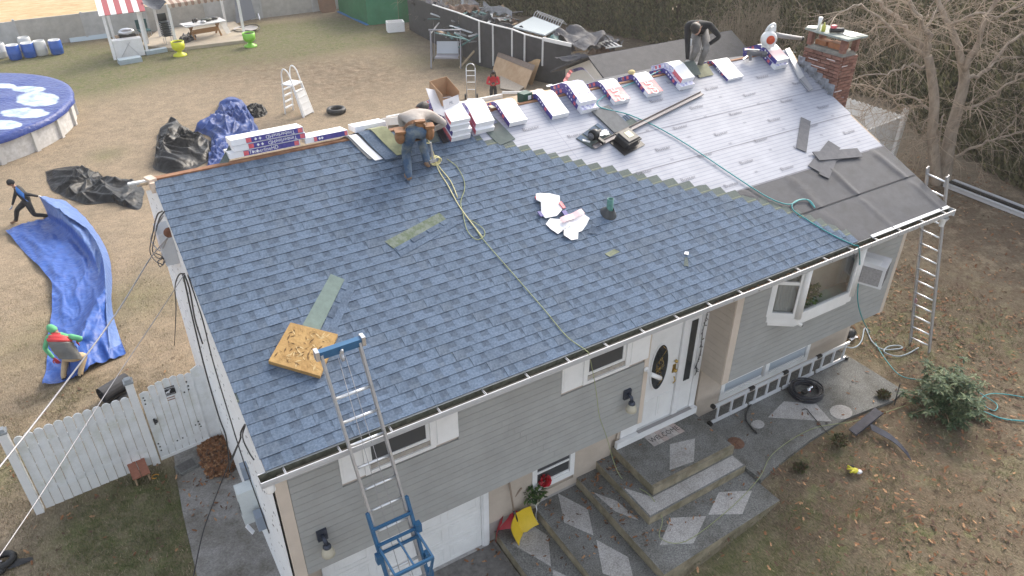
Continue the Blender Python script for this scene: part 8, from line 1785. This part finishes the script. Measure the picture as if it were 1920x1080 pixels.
for sp, r0, r1 in LIMBS:
    if r0 > .17: continue
    for k in range(1, len(sp)):
        for _rep in range(tr.choice((0, 1, 1, 2))):
            t_ = (sp[k]-sp[k-1]).normalized(); d = (t_*.5+V((tr.gauss(0, .8), tr.gauss(0, .8), tr.gauss(.0, .6)))).normalized(); twig(sp[k], d, tr.uniform(.6, 1.7), tr.uniform(.007, .014), 2)
print('twigs', ntw)
part(limb, 'trunk', BARK, o); t2 = part(tw, 'twigs', TWG, o, kind='stuff')
# dry arching brush between the roof end and the hedge
CANE = mat('dry_cane', (.42, .33, .23), .9, var=.3, scale=4)
for k, (px, py, hh, nn, lab) in enumerate(((1400, 120, 3.4, 170, 'dry arching brush behind the blower on the ridge'), (1480, 125, 3.4, 150, 'dry arching brush left of the chimney'), (1560, 150, 3.3, 120, 'dry brush right behind the chimney'), (1660, 130, 2.4, 70, 'dry brush behind the white fence corner'), (1850, 220, 3.2, 130, 'hanging dry brush at the right edge by the evergreens'), (1330, 105, 2.6, 90, 'dry brush behind the man in black'), (845, 42, 2.2, 110, 'bare grey bush growing in the junk heap'))):
    b0 = G(px, py+ (20 if px > 1000 else 6)); 
    q = MB()
    for _ in range(nn):
        a = tr.uniform(0, 6.28); s_ = b0+V((tr.gauss(0, .7), tr.gauss(0, .7), 0)); h_ = hh*tr.uniform(.5, 1.1); out_ = V((math.cos(a), math.sin(a), 0))*tr.uniform(.3, 1.6)
        pts = spline([s_, s_+out_*.25+V((0, 0, h_*.6)), s_+out_*.65+V((0, 0, h_)), s_+out_*1.15+V((0, 0, h_*tr.uniform(.55, .95)))], 4); q.tube(pts, [.014*(1-.8*i/(len(pts)-1)) for i in range(len(pts))], 3, cap=False)
        for _2 in range(3):
            i = tr.randint(4, len(pts)-1); d = (out_*.5+V((tr.gauss(0, .4), tr.gauss(0, .4), tr.gauss(0, .3)))).normalized(); q.tube([pts[i], pts[i]+d*.25, pts[i]+d*.5-V((0, 0, .12))], [.006, .005, .003], 3, cap=False)
    solo(q, 'dry_shrub', CANE if px > 1000 else TWG, lab, 'shrub')
# fallen leaves and grass blades
q = MB(); lr = random.Random(9); cnt = 0
for _ in range(60000):
    if cnt > 5600: break
    x, y = lr.uniform(-4.5, 16), lr.uniform(-5, 9)
    if lr.random() < .25: x, y = lr.uniform(12, 23), lr.uniform(-3, 8)
    if -1. < x < 3.35 and y < 5.75 and not (x < -.0 and lr.random() < .06): continue
    if 3.3 < x < 7.5 and -1.25 < y < 1: continue
    if 7.4 < x < 11.65 and -.6 < y < 1: continue
    if 0 < x < 12 and y > .9: continue
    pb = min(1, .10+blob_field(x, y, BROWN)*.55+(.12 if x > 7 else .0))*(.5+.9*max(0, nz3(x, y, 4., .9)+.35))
    if lr.random() > pb: continue
    oakleaf(q, (x, y, ground(x, y)+.028), lr.uniform(0, 6.28), lr.uniform(.018, .055), lr.choice((0, 0, 0, 1, 2, 2, 2)), (lr.gauss(0, .3), lr.gauss(0, .3))); cnt += 1
for (x0, x1, y0, y1, z, n) in ((3.4, 4.0, -.2, .9, .2, 14), (4.1, 4.9, -.4, .95, .38, 45), (4.95, 5.3, -.9, .9, .56, 40), (5.36, 5.66, .2, .95, .73, 25), (2.7, 3.28, -.4, .95, .03, 40), (5., 7.4, -.75, -.5, .56, 25), (7.5, 11.5, -.5, .8, .62, 40), (-.9, 0, 3.6, 5.2, .025, 60), (5.7, 7.4, -.1, .9, .9, 6)):
    for _ in range(n): oakleaf(q, (lr.uniform(x0, x1), lr.uniform(y0, y1), z+.012), lr.uniform(0, 6.28), lr.uniform(.02, .045), lr.choice((0, 0, 1, 2)), (lr.gauss(0, .3), lr.gauss(0, .3)))
lm = q.mesh('fallen_leaves', LEAFM); tag(link('fallen_leaves', lm), 'scattered brown oak leaves on lawn, steps and driveway', 'leaves', None, 'stuff')
GB = [mat('blade_green', (.075, .09, .03), .9), mat('blade_straw', (.34, .275, .18), .9), mat('blade_brown', (.19, .14, .09), .9), mat('blade_olive', (.15, .14, .06), .9)]
gr_ = np.random.default_rng(13); NB_ = 190000
X = np.concatenate([gr_.uniform(-4.4, -.9, 60000), gr_.uniform(3.5, 16, 100000), gr_.uniform(-4.5, 2, 30000)]); Y = np.concatenate([gr_.uniform(1.2, 9, 60000), gr_.uniform(-5.5, 3, 100000), gr_.uniform(8, 15, 30000)])
bad = ((X > -1.02) & (X < 3.35) & (Y < 5.75)) | ((X > 3.3) & (X < 7.48) & (Y > -1.22) & (Y < 3)) | ((X > 3.3) & (X < 4.92) & (Y < 3)) | ((X > 7.4) & (X < 11.65) & (Y > -.62) & (Y < 3)) | ((X > 0) & (X < 11.7) & (Y > .9) & (Y < 9))
clump = np.array([.5+nz3(x, y, 0, 2.3)+.6*nz3(x, y, 5., 7.) for x, y in zip(X, Y)]); keep = ~bad & (gr_.random(NB_) < np.clip(clump*1.3, .12, 1)); X, Y, clump = X[keep], Y[keep], clump[keep]
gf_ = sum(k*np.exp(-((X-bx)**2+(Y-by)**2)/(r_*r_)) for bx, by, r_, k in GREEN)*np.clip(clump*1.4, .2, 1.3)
Zg = np.array([ground(x, y) for x, y in zip(X, Y)])-.004; n_ = len(X); a = gr_.uniform(0, 6.283, n_); l = gr_.uniform(.022, .06, n_)*(1+.5*np.clip(gf_, 0, 1)); wd = gr_.uniform(.003, .0065, n_); ca, sa = np.cos(a), np.sin(a); lift = gr_.uniform(.35, 1., n_)
VV = np.empty((n_*3, 3)); VV[0::3] = np.stack([X+sa*wd, Y-ca*wd, Zg], 1); VV[1::3] = np.stack([X-sa*wd, Y+ca*wd, Zg], 1); VV[2::3] = np.stack([X+ca*l*.8, Y+sa*l*.8, Zg+l*lift], 1)
rr_ = gr_.random(n_); r2_ = gr_.random(n_); MI = np.where(rr_ < gf_*.8, np.where(r2_ < .55, 0, 3), np.array([1, 2, 2, 3, 1])[(r2_*5).astype(int)])
me = bpy.data.meshes.new('grass'); me.from_pydata(VV.tolist(), [], np.arange(n_*3).reshape(-1, 3).tolist())
for m_ in GB: me.materials.append(m_)
me.polygons.foreach_set('material_index', MI.tolist()); me.update(); tag(link('grass', me), 'short dry winter grass on the lawns round the house', 'grass', None, 'stuff')
# the thin bright air of the low sun: even haze round the whole site
hz = MB(); hz.bb((-62, -32, -2.4), (122, 242, 12.5)); hm_ = bpy.data.materials.new('pale_haze'); hm_.use_nodes = True; t = hm_.node_tree; t.nodes.clear()
pv_ = t.nodes.new('ShaderNodeVolumePrincipled'); pv_.inputs['Color'].default_value = (1, .95, .88, 1); pv_.inputs['Density'].default_value = .0009; pv_.inputs['Anisotropy'].default_value = .3
mo_ = t.nodes.new('ShaderNodeOutputMaterial'); t.links.new(pv_.outputs[0], mo_.inputs['Volume']); tag(link('haze', hz.mesh('haze', hm_)), kind='stuff')
print('objects', len(S.objects))
